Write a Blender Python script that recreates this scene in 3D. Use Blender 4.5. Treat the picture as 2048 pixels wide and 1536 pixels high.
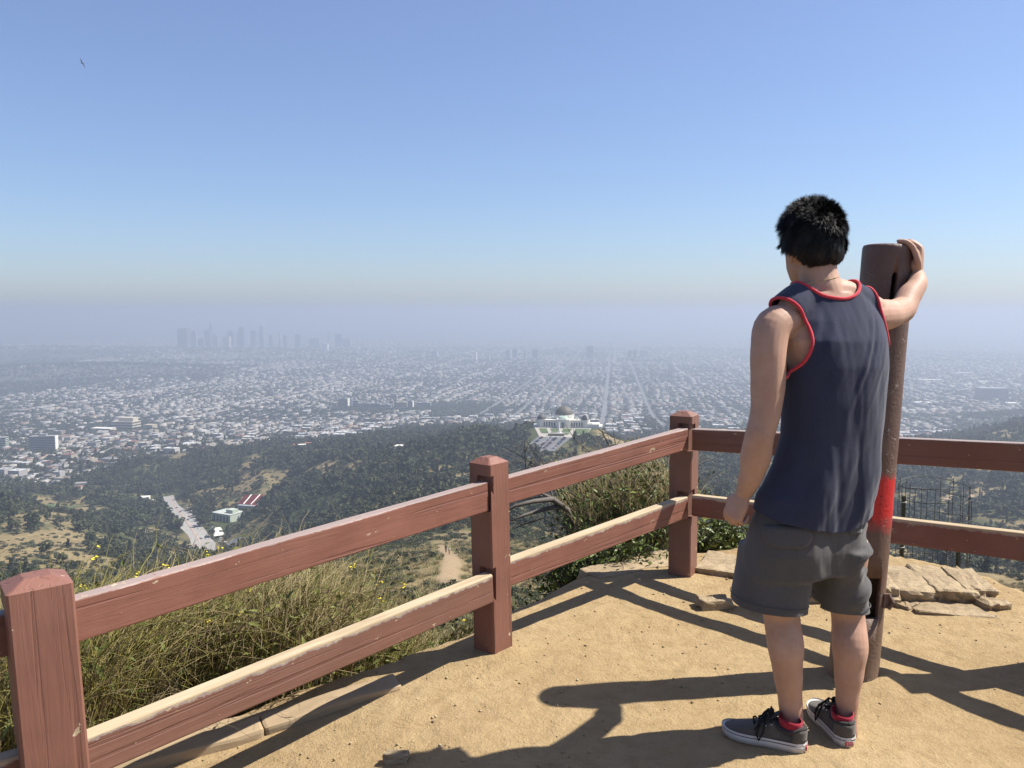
import bpy, bmesh, math, random
import numpy as np
from mathutils import Vector, Matrix, Euler
random.seed(7)
RNG = np.random.default_rng(11)
SC = bpy.context.scene
for o in list(bpy.data.objects):
    bpy.data.objects.remove(o)
COL = SC.collection

# ------------------------------------------------------------------ camera
FPX, PITCH, CAMZ = 1650.0, math.atan(143 / 1650.0), 1.40
cam_d = bpy.data.cameras.new('camera')
cam = bpy.data.objects.new('camera', cam_d)
COL.objects.link(cam)
cam.location = (0, 0, CAMZ)
cam.rotation_euler = (math.pi / 2 - PITCH, 0, 0)
cam_d.sensor_width = 36.0
cam_d.lens = FPX / 2048 * 36.0
cam_d.clip_start = 0.05
cam_d.clip_end = 120000
SC.camera = cam

# ------------------------------------------------------------------ sky, sun, exposure
SUN_DIR = Vector((1.20, 0.20, 1.62)).normalized()
world = bpy.data.worlds.new('World')
SC.world = world
world.use_nodes = True
nt = world.node_tree
for n in list(nt.nodes):
    nt.nodes.remove(n)
sky = nt.nodes.new('ShaderNodeTexSky')
sky.sky_type = 'NISHITA'
sky.sun_disc = False
sky.sun_elevation = math.asin(SUN_DIR.z)
sky.sun_rotation = math.atan2(SUN_DIR.x, SUN_DIR.y)
sky.altitude = 0
sky.air_density = 1.0
sky.dust_density = 0.75
sky.ozone_density = 6.0
bg = nt.nodes.new('ShaderNodeBackground')
bg.inputs['Strength'].default_value = 0.088
wo = nt.nodes.new('ShaderNodeOutputWorld')
wb = nt.nodes.new('ShaderNodeMix'); wb.data_type = 'RGBA'; wb.blend_type = 'MULTIPLY'     # white balance of the phone
wb.inputs[0].default_value = 1.0; wb.inputs[7].default_value = (0.75, 0.775, 0.80, 1)
veil = nt.nodes.new('ShaderNodeMix'); veil.data_type = 'RGBA'; veil.blend_type = 'ADD'      # even veil of high haze over the whole sky
veil.inputs[0].default_value = 1.0; veil.inputs[7].default_value = (0.40, 0.32, 0.57, 1)
nt.links.new(sky.outputs[0], wb.inputs[6]); nt.links.new(wb.outputs[2], veil.inputs[6]); nt.links.new(veil.outputs[2], bg.inputs[0])
nt.links.new(bg.outputs[0], wo.inputs[0])

sun_d = bpy.data.lights.new('sun', 'SUN')
sun_d.energy = 5.0
sun_d.angle = math.radians(0.5)
sun_d.color = (1.0, 0.95, 0.87)
sun = bpy.data.objects.new('sun', sun_d)
COL.objects.link(sun)
sun.location = SUN_DIR * 50
sun.rotation_euler = SUN_DIR.to_track_quat('Z', 'Y').to_euler()

vs = SC.view_settings
vs.view_transform = 'Standard'
vs.look = 'None'
vs.exposure = 0.95
vs.gamma = 1.0
vs.use_curve_mapping = False
SC.render.engine = 'CYCLES'
cy = SC.cycles
cy.max_bounces = 6
cy.diffuse_bounces = 3
cy.glossy_bounces = 2
cy.transmission_bounces = 2
cy.transparent_max_bounces = 4
cy.volume_bounces = 1
cy.use_denoising = True
cy.sample_clamp_indirect = 6.0

# ------------------------------------------------------------------ helpers
CP, SP = math.cos(PITCH), math.sin(PITCH)
def P(px, py, Y):
    """photo pixel (2048 wide) at forward distance Y -> world point"""
    a = (px - 1024) / FPX
    b = (768 - py) / FPX
    t = Y / (CP + b * SP)
    return Vector((a * t, Y, CAMZ + (-SP + b * CP) * t))
def G(px, py, z=0.0):
    """photo pixel on the level z -> world point"""
    a = (px - 1024) / FPX
    b = (768 - py) / FPX
    t = (z - CAMZ) / (-SP + b * CP)
    return Vector((a * t, (CP + b * SP) * t, z))

def tag(o, label=None, cat=None, group=None, kind=None):
    if label: o['label'] = label
    if cat: o['category'] = cat
    if group: o['group'] = group
    if kind: o['kind'] = kind
    return o
def link(o, parent=None):
    COL.objects.link(o)
    if parent is not None:
        o.parent = parent
    return o
def empty(name, loc=(0, 0, 0), rz=0.0, label=None, cat=None, group=None):
    o = bpy.data.objects.new(name, None)
    COL.objects.link(o)
    o.location = loc
    o.rotation_euler = (0, 0, rz)
    o.empty_display_size = 0.1
    return tag(o, label, cat, group)
def mesh_obj(name, verts, faces, mat=None, parent=None, smooth=False, loc=None):
    me = bpy.data.meshes.new(name)
    me.from_pydata([tuple(v) for v in verts], [], [tuple(f) for f in faces])
    me.update()
    if mat: me.materials.append(mat)
    if smooth:
        me.polygons.foreach_set('use_smooth', [True] * len(me.polygons))
    o = bpy.data.objects.new(name, me)
    link(o, parent)
    if loc is not None: o.location = loc
    return o
def np_mesh(name, V, F, mat=None, smooth=False, attrs=None):
    """V (n,3) array, F (m,k) array with k = 3 or 4"""
    V = np.ascontiguousarray(V, dtype=np.float32); F = np.ascontiguousarray(F, dtype=np.int32)
    me = bpy.data.meshes.new(name)
    me.vertices.add(len(V)); me.vertices.foreach_set('co', V.ravel())
    k = F.shape[1]
    me.loops.add(F.size); me.loops.foreach_set('vertex_index', F.ravel())
    me.polygons.add(len(F))
    me.polygons.foreach_set('loop_start', np.arange(0, F.size, k, dtype=np.int32))
    try:
        me.polygons.foreach_set('loop_total', np.full(len(F), k, dtype=np.int32))
    except Exception:
        pass
    if smooth:
        me.polygons.foreach_set('use_smooth', np.ones(len(F), dtype=bool))
    me.update(calc_edges=True)
    if attrs:
        for nm, (dom, typ, arr) in attrs.items():
            a = me.attributes.new(nm, typ, dom)
            arr = np.ascontiguousarray(arr, dtype=np.float32)
            if typ == 'FLOAT_COLOR': a.data.foreach_set('color', arr.ravel())
            elif typ == 'FLOAT': a.data.foreach_set('value', arr.ravel())
            elif typ == 'FLOAT_VECTOR': a.data.foreach_set('vector', arr.ravel())
    if mat: me.materials.append(mat)
    return me
def bm_obj(name, bm, mat=None, parent=None, smooth=False, loc=None, rot=None):
    me = bpy.data.meshes.new(name)
    bm.normal_update()
    bm.to_mesh(me); bm.free()
    if mat: me.materials.append(mat)
    if smooth:
        me.polygons.foreach_set('use_smooth', [True] * len(me.polygons))
    o = bpy.data.objects.new(name, me)
    link(o, parent)
    if loc is not None: o.location = loc
    if rot is not None: o.rotation_euler = rot
    return o
def add_box(bm, c, s, rz=0.0, bevel=0.0):
    r = bmesh.ops.create_cube(bm, size=1.0)
    M = Matrix.Translation(c) @ Matrix.Rotation(rz, 4, 'Z') @ Matrix.Diagonal((s[0], s[1], s[2], 1))
    bmesh.ops.transform(bm, matrix=M, verts=r['verts'])
    if bevel > 0:
        es = list({e for v in r['verts'] for e in v.link_edges})
        bmesh.ops.bevel(bm, geom=es, offset=bevel, segments=2, affect='EDGES', profile=0.6)
def add_lathe(bm, prof, c=(0, 0, 0), n=24, a0=0.0, a1=2 * math.pi):
    """profile [(r,z)...] turned about Z"""
    full = abs(a1 - a0 - 2 * math.pi) < 1e-6
    cols = n if full else n + 1
    rings = []
    for r, z in prof:
        if r < 1e-6:
            rings.append([bm.verts.new((c[0], c[1], c[2] + z))])
        else:
            rings.append([bm.verts.new((c[0] + r * math.cos(a0 + (a1 - a0) * i / n), c[1] + r * math.sin(a0 + (a1 - a0) * i / n), c[2] + z)) for i in range(cols)])
    for A, B in zip(rings[:-1], rings[1:]):
        m = n
        for i in range(m):
            j = (i + 1) % cols
            if len(A) == 1 and len(B) == 1: continue
            if len(A) == 1: bm.faces.new((A[0], B[j], B[i])) if False else bm.faces.new((A[0], B[i], B[j]))
            elif len(B) == 1: bm.faces.new((A[i], A[j], B[0]))
            else: bm.faces.new((A[i], A[j], B[j], B[i]))
def tube_geo(pts, rad, n=6, cap=True):
    """swept tube along pts; rad float or list -> verts, faces"""
    pts = [Vector(p) for p in pts]
    m = len(pts)
    if not hasattr(rad, '__len__'): rad = [rad] * m
    V, F = [], []
    up = Vector((0.31, 0.17, 0.93)).normalized()
    prev = None
    for i, p in enumerate(pts):
        t = (pts[min(i + 1, m - 1)] - pts[max(i - 1, 0)])
        t = t.normalized() if t.length > 1e-9 else Vector((0, 0, 1))
        if prev is None:
            a = up if abs(t.dot(up)) < 0.9 else Vector((1, 0, 0))
            u = (a - t * a.dot(t)).normalized()
        else:
            u = (prev - t * prev.dot(t))
            u = u.normalized() if u.length > 1e-6 else prev
        prev = u
        w = t.cross(u)
        for k in range(n):
            an = 2 * math.pi * k / n
            V.append(p + (u * math.cos(an) + w * math.sin(an)) * rad[i])
    for i in range(m - 1):
        for k in range(n):
            k2 = (k + 1) % n
            F.append((i * n + k, i * n + k2, (i + 1) * n + k2, (i + 1) * n + k))
    if cap:
        F.append(tuple(range(n - 1, -1, -1)))
        F.append(tuple((m - 1) * n + k for k in range(n)))
    return V, F
class MB:
    def __init__(self): self.V, self.F = [], []
    def add(self, V, F):
        b = len(self.V); self.V += [tuple(v) for v in V]; self.F += [tuple(i + b for i in f) for f in F]
    def tube(self, pts, rad, n=6, cap=True): self.add(*tube_geo(pts, rad, n, cap))
    def box(self, c, s, rz=0.0):
        x, y, z = s[0] / 2, s[1] / 2, s[2] / 2
        ca, sa = math.cos(rz), math.sin(rz)
        V = [(c[0] + ca * a - sa * b, c[1] + sa * a + ca * b, c[2] + d) for a, b, d in
             ((-x, -y, -z), (x, -y, -z), (x, y, -z), (-x, y, -z), (-x, -y, z), (x, -y, z), (x, y, z), (-x, y, z))]
        self.add(V, [(3, 2, 1, 0), (4, 5, 6, 7), (0, 1, 5, 4), (1, 2, 6, 5), (2, 3, 7, 6), (3, 0, 4, 7)])
    def build(self, name, mat=None, parent=None, smooth=False, loc=None):
        return mesh_obj(name, self.V, self.F, mat, parent, smooth, loc)

def hash2(ix, iy, seed):
    h = (ix.astype(np.int64) * 374761393 + iy.astype(np.int64) * 668265263 + seed * 1442695041) & 0xFFFFFFFF
    h = ((h ^ (h >> 13)) * 1274126177) & 0xFFFFFFFF
    h = h ^ (h >> 16)
    return (h & 0xFFFFFF) / float(0xFFFFFF)
def vnoise(x, y, seed=0):
    x = np.asarray(x, float); y = np.asarray(y, float)
    ix, iy = np.floor(x), np.floor(y)
    fx, fy = x - ix, y - iy
    fx = fx * fx * fx * (fx * (fx * 6 - 15) + 10); fy = fy * fy * fy * (fy * (fy * 6 - 15) + 10)
    a, b = hash2(ix, iy, seed), hash2(ix + 1, iy, seed)
    c, d = hash2(ix, iy + 1, seed), hash2(ix + 1, iy + 1, seed)
    return (a * (1 - fx) + b * fx) * (1 - fy) + (c * (1 - fx) + d * fx) * fy
def fbm(x, y, seed=0, octv=4, gain=0.5):
    s = 0.0; a = 1.0; t = 0.0
    for i in range(octv):
        s = s + a * (vnoise(x * 2 ** i + 17.3 * i, y * 2 ** i - 9.1 * i, seed + i) * 2 - 1); t += a; a *= gain
    return s / t
def sstep(a, b, x):
    t = np.clip((x - a) / (b - a), 0, 1)
    return t * t * (3 - 2 * t)

# ------------------------------------------------------------------ materials
def new_mat(name):
    m = bpy.data.materials.new(name)
    m.use_nodes = True
    t = m.node_tree
    for n in list(t.nodes): t.nodes.remove(n)
    out = t.nodes.new('ShaderNodeOutputMaterial')
    b = t.nodes.new('ShaderNodeBsdfPrincipled')
    t.links.new(b.outputs[0], out.inputs[0])
    return m, t, b, out
def nd(t, typ, **kw):
    n = t.nodes.new(typ)
    for k, v in kw.items():
        if k.startswith('i_'):
            key = k[2:]
            key = int(key) if key.isdigit() else key.replace('_', ' ')
            n.inputs[key].default_value = v
        else:
            setattr(n, k, v)
    return n
def ramp(t, fac, stops, interp='LINEAR'):
    r = t.nodes.new('ShaderNodeValToRGB')
    r.color_ramp.interpolation = interp
    els = r.color_ramp.elements
    while len(els) < len(stops): els.new(0.5)
    for e, (p, c) in zip(els, stops):
        e.position = p
        e.color = (c[0], c[1], c[2], 1) if hasattr(c, '__len__') else (c, c, c, 1)
    t.links.new(fac, r.inputs[0])
    return r.outputs[0]
def mixc(t, fac, a, b, mode='MIX'):
    m = t.nodes.new('ShaderNodeMix'); m.data_type = 'RGBA'; m.blend_type = mode
    for s, v in ((m.inputs[0], fac), (m.inputs[6], a), (m.inputs[7], b)):
        if isinstance(v, bpy.types.NodeSocket): t.links.new(v, s)
        elif hasattr(v, '__len__'): s.default_value = (v[0], v[1], v[2], 1)
        else: s.default_value = v
    return m.outputs[2]
def math_n(t, op, a, b=None, clamp=False):
    m = t.nodes.new('ShaderNodeMath'); m.operation = op; m.use_clamp = clamp
    for s, v in ((m.inputs[0], a), (m.inputs[1], b)):
        if v is None: continue
        if isinstance(v, bpy.types.NodeSocket): t.links.new(v, s)
        else: s.default_value = v
    return m.outputs[0]
def noise_n(t, scale, detail=4, rough=0.55, vec=None, dist=0.0, out=0):
    n = t.nodes.new('ShaderNodeTexNoise')
    n.inputs['Scale'].default_value = scale; n.inputs['Detail'].default_value = detail
    n.inputs['Roughness'].default_value = rough; n.inputs['Distortion'].default_value = dist
    if vec is not None: t.links.new(vec, n.inputs['Vector'])
    return n.outputs[out]
def coords(t, kind='Object', scale=None):
    c = t.nodes.new('ShaderNodeTexCoord').outputs[kind]
    if scale:
        mp = t.nodes.new('ShaderNodeMapping'); mp.inputs['Scale'].default_value = scale
        t.links.new(c, mp.inputs[0]); return mp.outputs[0]
    return c
def bump(t, b, height, strength=0.3, dist=0.01):
    n = t.nodes.new('ShaderNodeBump'); n.inputs['Strength'].default_value = strength; n.inputs['Distance'].default_value = dist
    t.links.new(height, n.inputs['Height']); t.links.new(n.outputs[0], b.inputs['Normal'])
    return n
def simple(name, col, rough=0.8, var=0.15, scale=6.0, bmp=0.0, spec=0.3, metal=0.0, bdist=0.005):
    m, t, b, o = new_mat(name)
    b.inputs['Roughness'].default_value = rough
    b.inputs['Specular IOR Level'].default_value = spec
    b.inputs['Metallic'].default_value = metal
    v = coords(t)
    n = noise_n(t, scale, 5, 0.6, v)
    lo = [c * (1 - var) for c in col]; hi = [min(1, c * (1 + var)) for c in col]
    t.links.new(ramp(t, n, [(0.25, lo), (0.75, hi)]), b.inputs['Base Color'])
    if bmp: bump(t, b, n, bmp, bdist)
    return m
def foliage(name, c1, c2, rough=0.75, trans=0.15):
    """leaf material, tint varies per plant and per clump"""
    m, t, b, o = new_mat(name)
    oi = t.nodes.new('ShaderNodeObjectInfo').outputs['Random']
    n = noise_n(t, 0.9, 3, 0.6, coords(t, 'Object'))
    f = math_n(t, 'ADD', math_n(t, 'MULTIPLY', oi, 0.55), math_n(t, 'MULTIPLY', n, 0.55))
    t.links.new(ramp(t, f, [(0.15, c1), (0.85, c2)]), b.inputs['Base Color'])
    b.inputs['Roughness'].default_value = rough
    b.inputs['Specular IOR Level'].default_value = 0.25
    return m
def vcol_mat(name, attr='col', rough=0.85, spec=0.2):
    m, t, b, o = new_mat(name)
    a = nd(t, 'ShaderNodeAttribute', attribute_name=attr)
    t.links.new(a.outputs['Color'], b.inputs['Base Color'])
    b.inputs['Roughness'].default_value = rough
    b.inputs['Specular IOR Level'].default_value = spec
    return m
# ================================================================== terrain
CTRL = []
def cpx(px, py, Y):
    p = P(px, py, Y); CTRL.append((p.x, p.y, p.z))
def cz(px, z, Y):
    CTRL.append(((px - 1024) / FPX * Y, Y, z))
for px in (-500, 0, 350, 650, 900, 1150, 1450, 1750, 2050, 2600):
    cz(px, -2.9, 6.5)
for px, z in ((-500, -7), (0, -7), (350, -7), (650, -6), (900, -5.0), (1150, -6), (1450, -7.5), (1750, -6.5), (2050, -6), (2600, -6)):
    cz(px, z, 13)
for px, z in ((-500, -16), (0, -16), (350, -15), (650, -12.5), (900, -10.2), (1150, -13), (1450, -17), (1750, -15), (2050, -13), (2600, -13)):
    cz(px, z, 30)
for px, z in ((-500, -34), (0, -35), (400, -33), (650, -26), (900, -21), (1150, -26), (1450, -34), (1750, -31), (2050, -23), (2600, -23)):
    cz(px, z, 62)
for c in ((890, 1165, 110), (895, 1110, 175), (885, 1078, 260), (900, 1056, 320), (960, 1050, 330), (1060, 1055, 330), (1150, 1085, 260), (1250, 1060, 380),
          (760, 1092, 250), (650, 1132, 200), (560, 1170, 165), (950, 1120, 170), (1000, 1150, 150),
          (0, 1030, 820), (100, 1045, 800), (200, 1080, 770), (260, 1112, 740), (0, 1110, 560), (100, 1120, 560), (200, 1150, 520), (0, 1200, 330), (200, 1230, 280), (400, 1230, 250),
          (110, 1014, 1120), (50, 1003, 1180), (180, 1026, 1060), (-120, 1020, 900), (-300, 1010, 950), (-300, 1120, 560), (-500, 1000, 1000),
          (405, 1112, 890), (385, 1080, 960), (362, 1045, 1060), (338, 1015, 1200), (330, 995, 1310), (440, 1040, 1070), (500, 1016, 1150), (560, 1000, 1180),
          (480, 1085, 880), (560, 1085, 800), (640, 1060, 760), (700, 1036, 720), (800, 1005, 720), (880, 965, 800), (960, 940, 860), (1040, 960, 760),
          (560, 985, 1140), (640, 942, 1150), (560, 932, 1300), (700, 962, 1000), (520, 957, 1250), (760, 927, 1050), (850, 930, 950),
          (0, 958, 1480), (150, 950, 1480), (300, 932, 1480), (420, 920, 1470), (560, 907, 1430), (700, 897, 1300), (800, 908, 1150), (880, 889, 1150), (960, 872, 1120),
          (-300, 945, 1600), (0, 936, 1620), (100, 926, 1660), (300, 902, 1800), (500, 886, 1900), (700, 874, 2000), (900, 852, 2150), (1000, 842, 2250),
          (1250, 840, 2350), (1400, 850, 2250), (1600, 860, 2200), (1800, 872, 2100), (2048, 856, 2300), (2400, 850, 2300),
          (1245, 880, 1060), (1300, 896, 1030), (1380, 910, 1030), (1450, 912, 1150), (1560, 905, 1200), (1300, 930, 800), (1450, 965, 850), (1450, 1015, 600), (1350, 1000, 600),
          (1850, 955, 1050), (2000, 1000, 850), (1900, 1040, 750), (1950, 1100, 520), (2000, 1165, 350), (2040, 1208, 240), (1800, 1110, 480), (1700, 1010, 800), (1600, 1060, 560),
          (1850, 905, 1400), (1960, 880, 1500), (2048, 852, 1560), (2200, 820, 1600), (2400, 900, 1200), (2300, 1010, 800), (2300, 1150, 350)):
    cpx(*c)
ZOBS = -152.0
for px, Y in ((1078, 1060), (1185, 1060), (1130, 1110), (1085, 960), (1135, 960), (1110, 880), (1190, 1110), (1070, 1100)):
    cz(px, ZOBS, Y)
cz(1130, -235, 1330); cz(1040, -190, 1230); cz(1220, -230, 1250); cz(1200, -172, 960); cz(1020, -168, 960)
CT = np.array(CTRL)
def uv_of(x, y):
    return np.clip(np.arctan2(x, y), -1.25, 1.25) * 4.0, np.log(np.maximum(np.hypot(x, y), 3.0))
cu, cv = uv_of(CT[:, 0], CT[:, 1])
cs = (CAMZ - CT[:, 2]) / np.hypot(CT[:, 0], CT[:, 1])
def kern(d2): return np.sqrt(d2 + 0.004)
NC = len(CT)
Am = np.zeros((NC + 3, NC + 3))
Am[:NC, :NC] = kern((cu[:, None] - cu[None]) ** 2 + (cv[:, None] - cv[None]) ** 2) + np.eye(NC) * -0.004
Am[:NC, NC] = 1; Am[:NC, NC + 1] = cu; Am[:NC, NC + 2] = cv
Am[NC:, :NC] = Am[:NC, NC:].T
WT = np.linalg.solve(Am, np.concatenate([cs, np.zeros(3)]))
OBS = P(1128, 850, 1085); OBS.z = ZOBS
def seg_dist(x, y, pts):
    best = np.full(np.shape(x), 1e9)
    for (ax, ay), (bx, by) in zip(pts[:-1], pts[1:]):
        dx, dy = bx - ax, by - ay
        t = np.clip(((x - ax) * dx + (y - ay) * dy) / (dx * dx + dy * dy + 1e-9), 0, 1)
        best = np.minimum(best, np.hypot(x - ax - t * dx, y - ay - t * dy))
    return best
def g2(px, Y): return ((px - 1024) / FPX * Y, Y)
OBS_AXIS = [g2(1108, 900), g2(1132, 1000), g2(1132, 1100)]
ROAD_AXIS = [g2(410, 880), g2(388, 950), g2(362, 1060), g2(338, 1200), g2(330, 1310)]
TRAIL_AXIS = [g2(905, 90), g2(893, 115), g2(903, 150), g2(893, 178), g2(884, 215), g2(886, 260), g2(868, 300), g2(880, 322)]
def plain_z(R): return -(345 + 55 * (1 - np.exp(-np.maximum(R - 2500, 0) / 2500.0)))
def terrain_raw(x, y):
    x = np.asarray(x, float); y = np.asarray(y, float)
    sh = x.shape; x = x.ravel(); y = y.ravel()
    u, v = uv_of(x, y); R = np.maximum(np.hypot(x, y), 3.0)
    s = np.empty_like(x)
    for a in range(0, len(x), 20000):
        q = slice(a, a + 20000)
        K = kern((u[q, None] - cu[None]) ** 2 + (v[q, None] - cv[None]) ** 2)
        s[q] = K @ WT[:NC] + WT[NC] + WT[NC + 1] * u[q] + WT[NC + 2] * v[q]
    z = CAMZ - s * R
    m = sstep(60, 420, R) * (1 - sstep(1500, 2100, R))
    flat = np.minimum(sstep(45, 130, seg_dist(x, y, OBS_AXIS)), sstep(18, 90, seg_dist(x, y, ROAD_AXIS)))
    rid = 1 - np.abs(fbm(x / 210, y / 210, 5, 3)) * 2
    z = z + m * flat * (9 * fbm(x / 150, y / 150, 3, 4) + 9 * (rid - 0.55))
    z = z + sstep(15, 60, R) * (1 - sstep(250, 500, R)) * 1.6 * fbm(x / 22, y / 22, 8, 4)
    zo = ZOBS + 0 * x
    k = 1 - sstep(36, 62, seg_dist(x, y, OBS_AXIS)); z = z * (1 - k) + zo * k
    far = sstep(2250, 3000, R)
    zp = plain_z(R)
    hc = g2(160, 5300)
    zp = zp + 62 * np.exp(-(((x - hc[0]) / 900) ** 2 + ((y - hc[1]) / 600) ** 2))
    hc = g2(-50, 8200)
    zp = zp + 70 * np.exp(-(((x - hc[0]) / 2600) ** 2 + ((y - hc[1]) / 900) ** 2))
    hc = g2(2150, 2500)
    zp = zp + 60 * np.exp(-(((x - hc[0]) / 330) ** 2 + ((y - hc[1]) / 260) ** 2))
    z = z * (1 - far) + zp * far
    return z.reshape(sh)
# polar grid: fine in front, coarse behind
ph = np.concatenate([np.linspace(-math.pi, -0.75, 26, endpoint=False), np.linspace(-0.75, 0.75, 440, endpoint=False), np.linspace(0.75, math.pi, 27)])
lr = np.concatenate([np.linspace(math.log(3.0), math.log(60), 70, endpoint=False), np.linspace(math.log(60), math.log(500), 110, endpoint=False),
                     np.linspace(math.log(500), math.log(2600), 240, endpoint=False), np.linspace(math.log(2600), math.log(42000), 50)])
PH, LR = np.meshgrid(ph, lr, indexing='ij')
GX, GY = np.exp(LR) * np.sin(PH), np.exp(LR) * np.cos(PH)
GZ = terrain_raw(GX, GY)
def hz(x, y):
    """height of the built terrain sheet (bilinear on its grid)"""
    x = np.asarray(x, float); y = np.asarray(y, float)
    p = np.arctan2(x, y); l = np.log(np.maximum(np.hypot(x, y), 3.001))
    i = np.clip(np.searchsorted(ph, p) - 1, 0, len(ph) - 2); j = np.clip(np.searchsorted(lr, l) - 1, 0, len(lr) - 2)
    a = (p - ph[i]) / (ph[i + 1] - ph[i]); b = (l - lr[j]) / (lr[j + 1] - lr[j])
    return (GZ[i, j] * (1 - a) + GZ[i + 1, j] * a) * (1 - b) + (GZ[i, j + 1] * (1 - a) + GZ[i + 1, j + 1] * a) * b
def hz1(x, y): return float(hz(np.array([x]), np.array([y]))[0])
def px_of(x, y): return x / np.maximum(y, 1e-3) * FPX + 1024
BROWN = [(60, 650, 150, 0.25, 0.60), (640, 1120, 90, 0.08, 0.30), (530, 1230, 60, 0.07, 0.18), (760, 1000, 70, 0.08, 0.25), (1240, 1020, 40, 0.06, 0.7),
         (880, 150, 90, 0.6, 0.42), (1010, 200, 90, 0.5, 0.3), (930, 40, 260, 0.6, 0.28), (1960, 900, 60, 0.08, 0.25), (2020, 250, 120, 0.5, 0.45), (890, 315, 60, 0.12, 0.8)]
def veg_of(x, y):
    R = np.hypot(x, y); p = px_of(x, y)
    lam = np.clip(R * 0.11, 6, 90)
    v = 0.72 + (0.50 * fbm(x / 70, y / 70, 21, 4) + 0.42 * fbm(x / 26, y / 26, 25, 4)) * sstep(200, 500, R) + 0.6 * fbm(x / 14, y / 14, 23, 3) * (1 - sstep(250, 600, R)) + 0.15 * fbm(x / 25, y / 25, 29, 3)
    for bx, by, sp, sl, k in BROWN:
        v = v - k * np.exp(-((p - bx) / sp) ** 2 - ((np.log(np.maximum(y, 1)) - math.log(by)) / sl) ** 2)
    return np.clip(v, 0, 1)
def urban_of(x, y):
    p = px_of(x, y)
    lim = np.interp(p, [-300, 0, 100, 300, 500, 700, 900, 1000, 1100, 1250, 1400, 1600, 1800, 2048, 2400], [1640, 1600, 1620, 1720, 1800, 1850, 2000, 2050, 2100, 2000, 1950, 2000, 1950, 2150, 2150])
    lim = lim + 70 * fbm(x / 120, y / 120, 31, 3)
    return sstep(-30, 40, np.hypot(x, y) - lim)
VEG, URB = veg_of(GX, GY), urban_of(GX, GY)
TRL = 1 - sstep(1.0, 2.2, seg_dist(GX, GY, TRAIL_AXIS))
n1, n2 = PH.shape
idx = np.arange(n1 * n2).reshape(n1, n2)
Fq = np.stack([idx[:-1, :-1], idx[1:, :-1], idx[1:, 1:], idx[:-1, 1:]], -1).reshape(-1, 4)[:, ::-1]
colr = np.stack([VEG, URB, TRL, np.ones_like(VEG)], -1).reshape(-1, 4)

m_ter, t, b, _ = new_mat('hillside')
at = nd(t, 'ShaderNodeAttribute', attribute_name='col')
sx = nd(t, 'ShaderNodeSeparateColor'); t.links.new(at.outputs['Color'], sx.inputs[0])
ov = coords(t, 'Object')
n_big = noise_n(t, 0.02, 6, 0.65, ov); n_mid = noise_n(t, 0.16, 6, 0.65, ov); n_fin = noise_n(t, 1.7, 5, 0.65, ov)
tan = ramp(t, n_mid, [(0.25, (0.125, 0.09766, 0.04688)), (0.5, (0.1953, 0.1484, 0.07422)), (0.75, (0.2656, 0.2109, 0.1094))])
grn = ramp(t, n_mid, [(0.3, (0.02344, 0.03125, 0.0125)), (0.7, (0.06641, 0.07422, 0.02734))])
vf = math_n(t, 'ADD', sx.outputs[0], math_n(t, 'MULTIPLY', math_n(t, 'SUBTRACT', math_n(t, 'ADD', n_mid, n_fin), 1.0), 0.9))
hill = mixc(t, ramp(t, vf, [(0.40, 0.0), (0.62, 1.0)]), tan, grn)
dirt = ramp(t, n_fin, [(0.3, (0.2109, 0.1523, 0.08984)), (0.7, (0.2812, 0.2109, 0.1289))])
hill = mixc(t, sx.outputs[2], hill, dirt)
city = ramp(t, noise_n(t, 0.03, 8, 0.72, ov), [(0.30, (0.03516, 0.04297, 0.02734)), (0.5, (0.07812, 0.08203, 0.06641)), (0.62, (0.1328, 0.1289, 0.1172)), (0.75, (0.2344, 0.2266, 0.2109))])
t.links.new(mixc(t, sx.outputs[1], hill, city), b.inputs['Base Color'])
b.inputs['Roughness'].default_value = 0.95
b.inputs['Specular IOR Level'].default_value = 0.1
bump(t, b, math_n(t, 'ADD', n_mid, math_n(t, 'MULTIPLY', n_fin, 0.2)), 0.6, 1.2)
me = np_mesh('hills', np.stack([GX, GY, GZ], -1).reshape(-1, 3), Fq, m_ter, True, {'col': ('POINT', 'FLOAT_COLOR', colr)})
o = link(bpy.data.objects.new('hills', me)); tag(o, kind='structure')

# ------------------------------------------------------------------ haze
mh = bpy.data.materials.new('haze_air'); mh.use_nodes = True
t = mh.node_tree
for n in list(t.nodes): t.nodes.remove(n)
ho = t.nodes.new('ShaderNodeOutputMaterial'); pv = t.nodes.new('ShaderNodeVolumePrincipled')
pv.inputs['Color'].default_value = (0.495, 0.558, 0.660, 1)
pv.inputs['Density'].default_value = 2.25e-4
pv.inputs['Anisotropy'].default_value = 0.25
t.links.new(pv.outputs[0], ho.inputs['Volume'])
try: mh.cycles.homogeneous_volume = True
except Exception: pass
hb = MB(); hb.box((0, 0, (-425 + 68) / 2), (92000, 92000, 493))
hzo = hb.build('haze', mh); tag(hzo, kind='stuff')
hzo.display_type = 'WIRE'
# ================================================================== trees, shrubs, city
m_leaf_dark = foliage('leaf_dark', (0.0105, 0.0165, 0.0075), (0.046, 0.054, 0.023))
m_leaf_mid = foliage('leaf_mid', (0.0188, 0.0266, 0.0094), (0.070, 0.076, 0.031))
m_leaf_grey = foliage('leaf_grey', (0.03281, 0.0375, 0.02188), (0.07812, 0.07656, 0.04297))
m_leaf_dry = foliage('leaf_dry', (0.1016, 0.07812, 0.03906), (0.2031, 0.1562, 0.07812))
m_bark = simple('bark', (0.10, 0.08, 0.06), 0.9, 0.3, 3.0)

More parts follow.
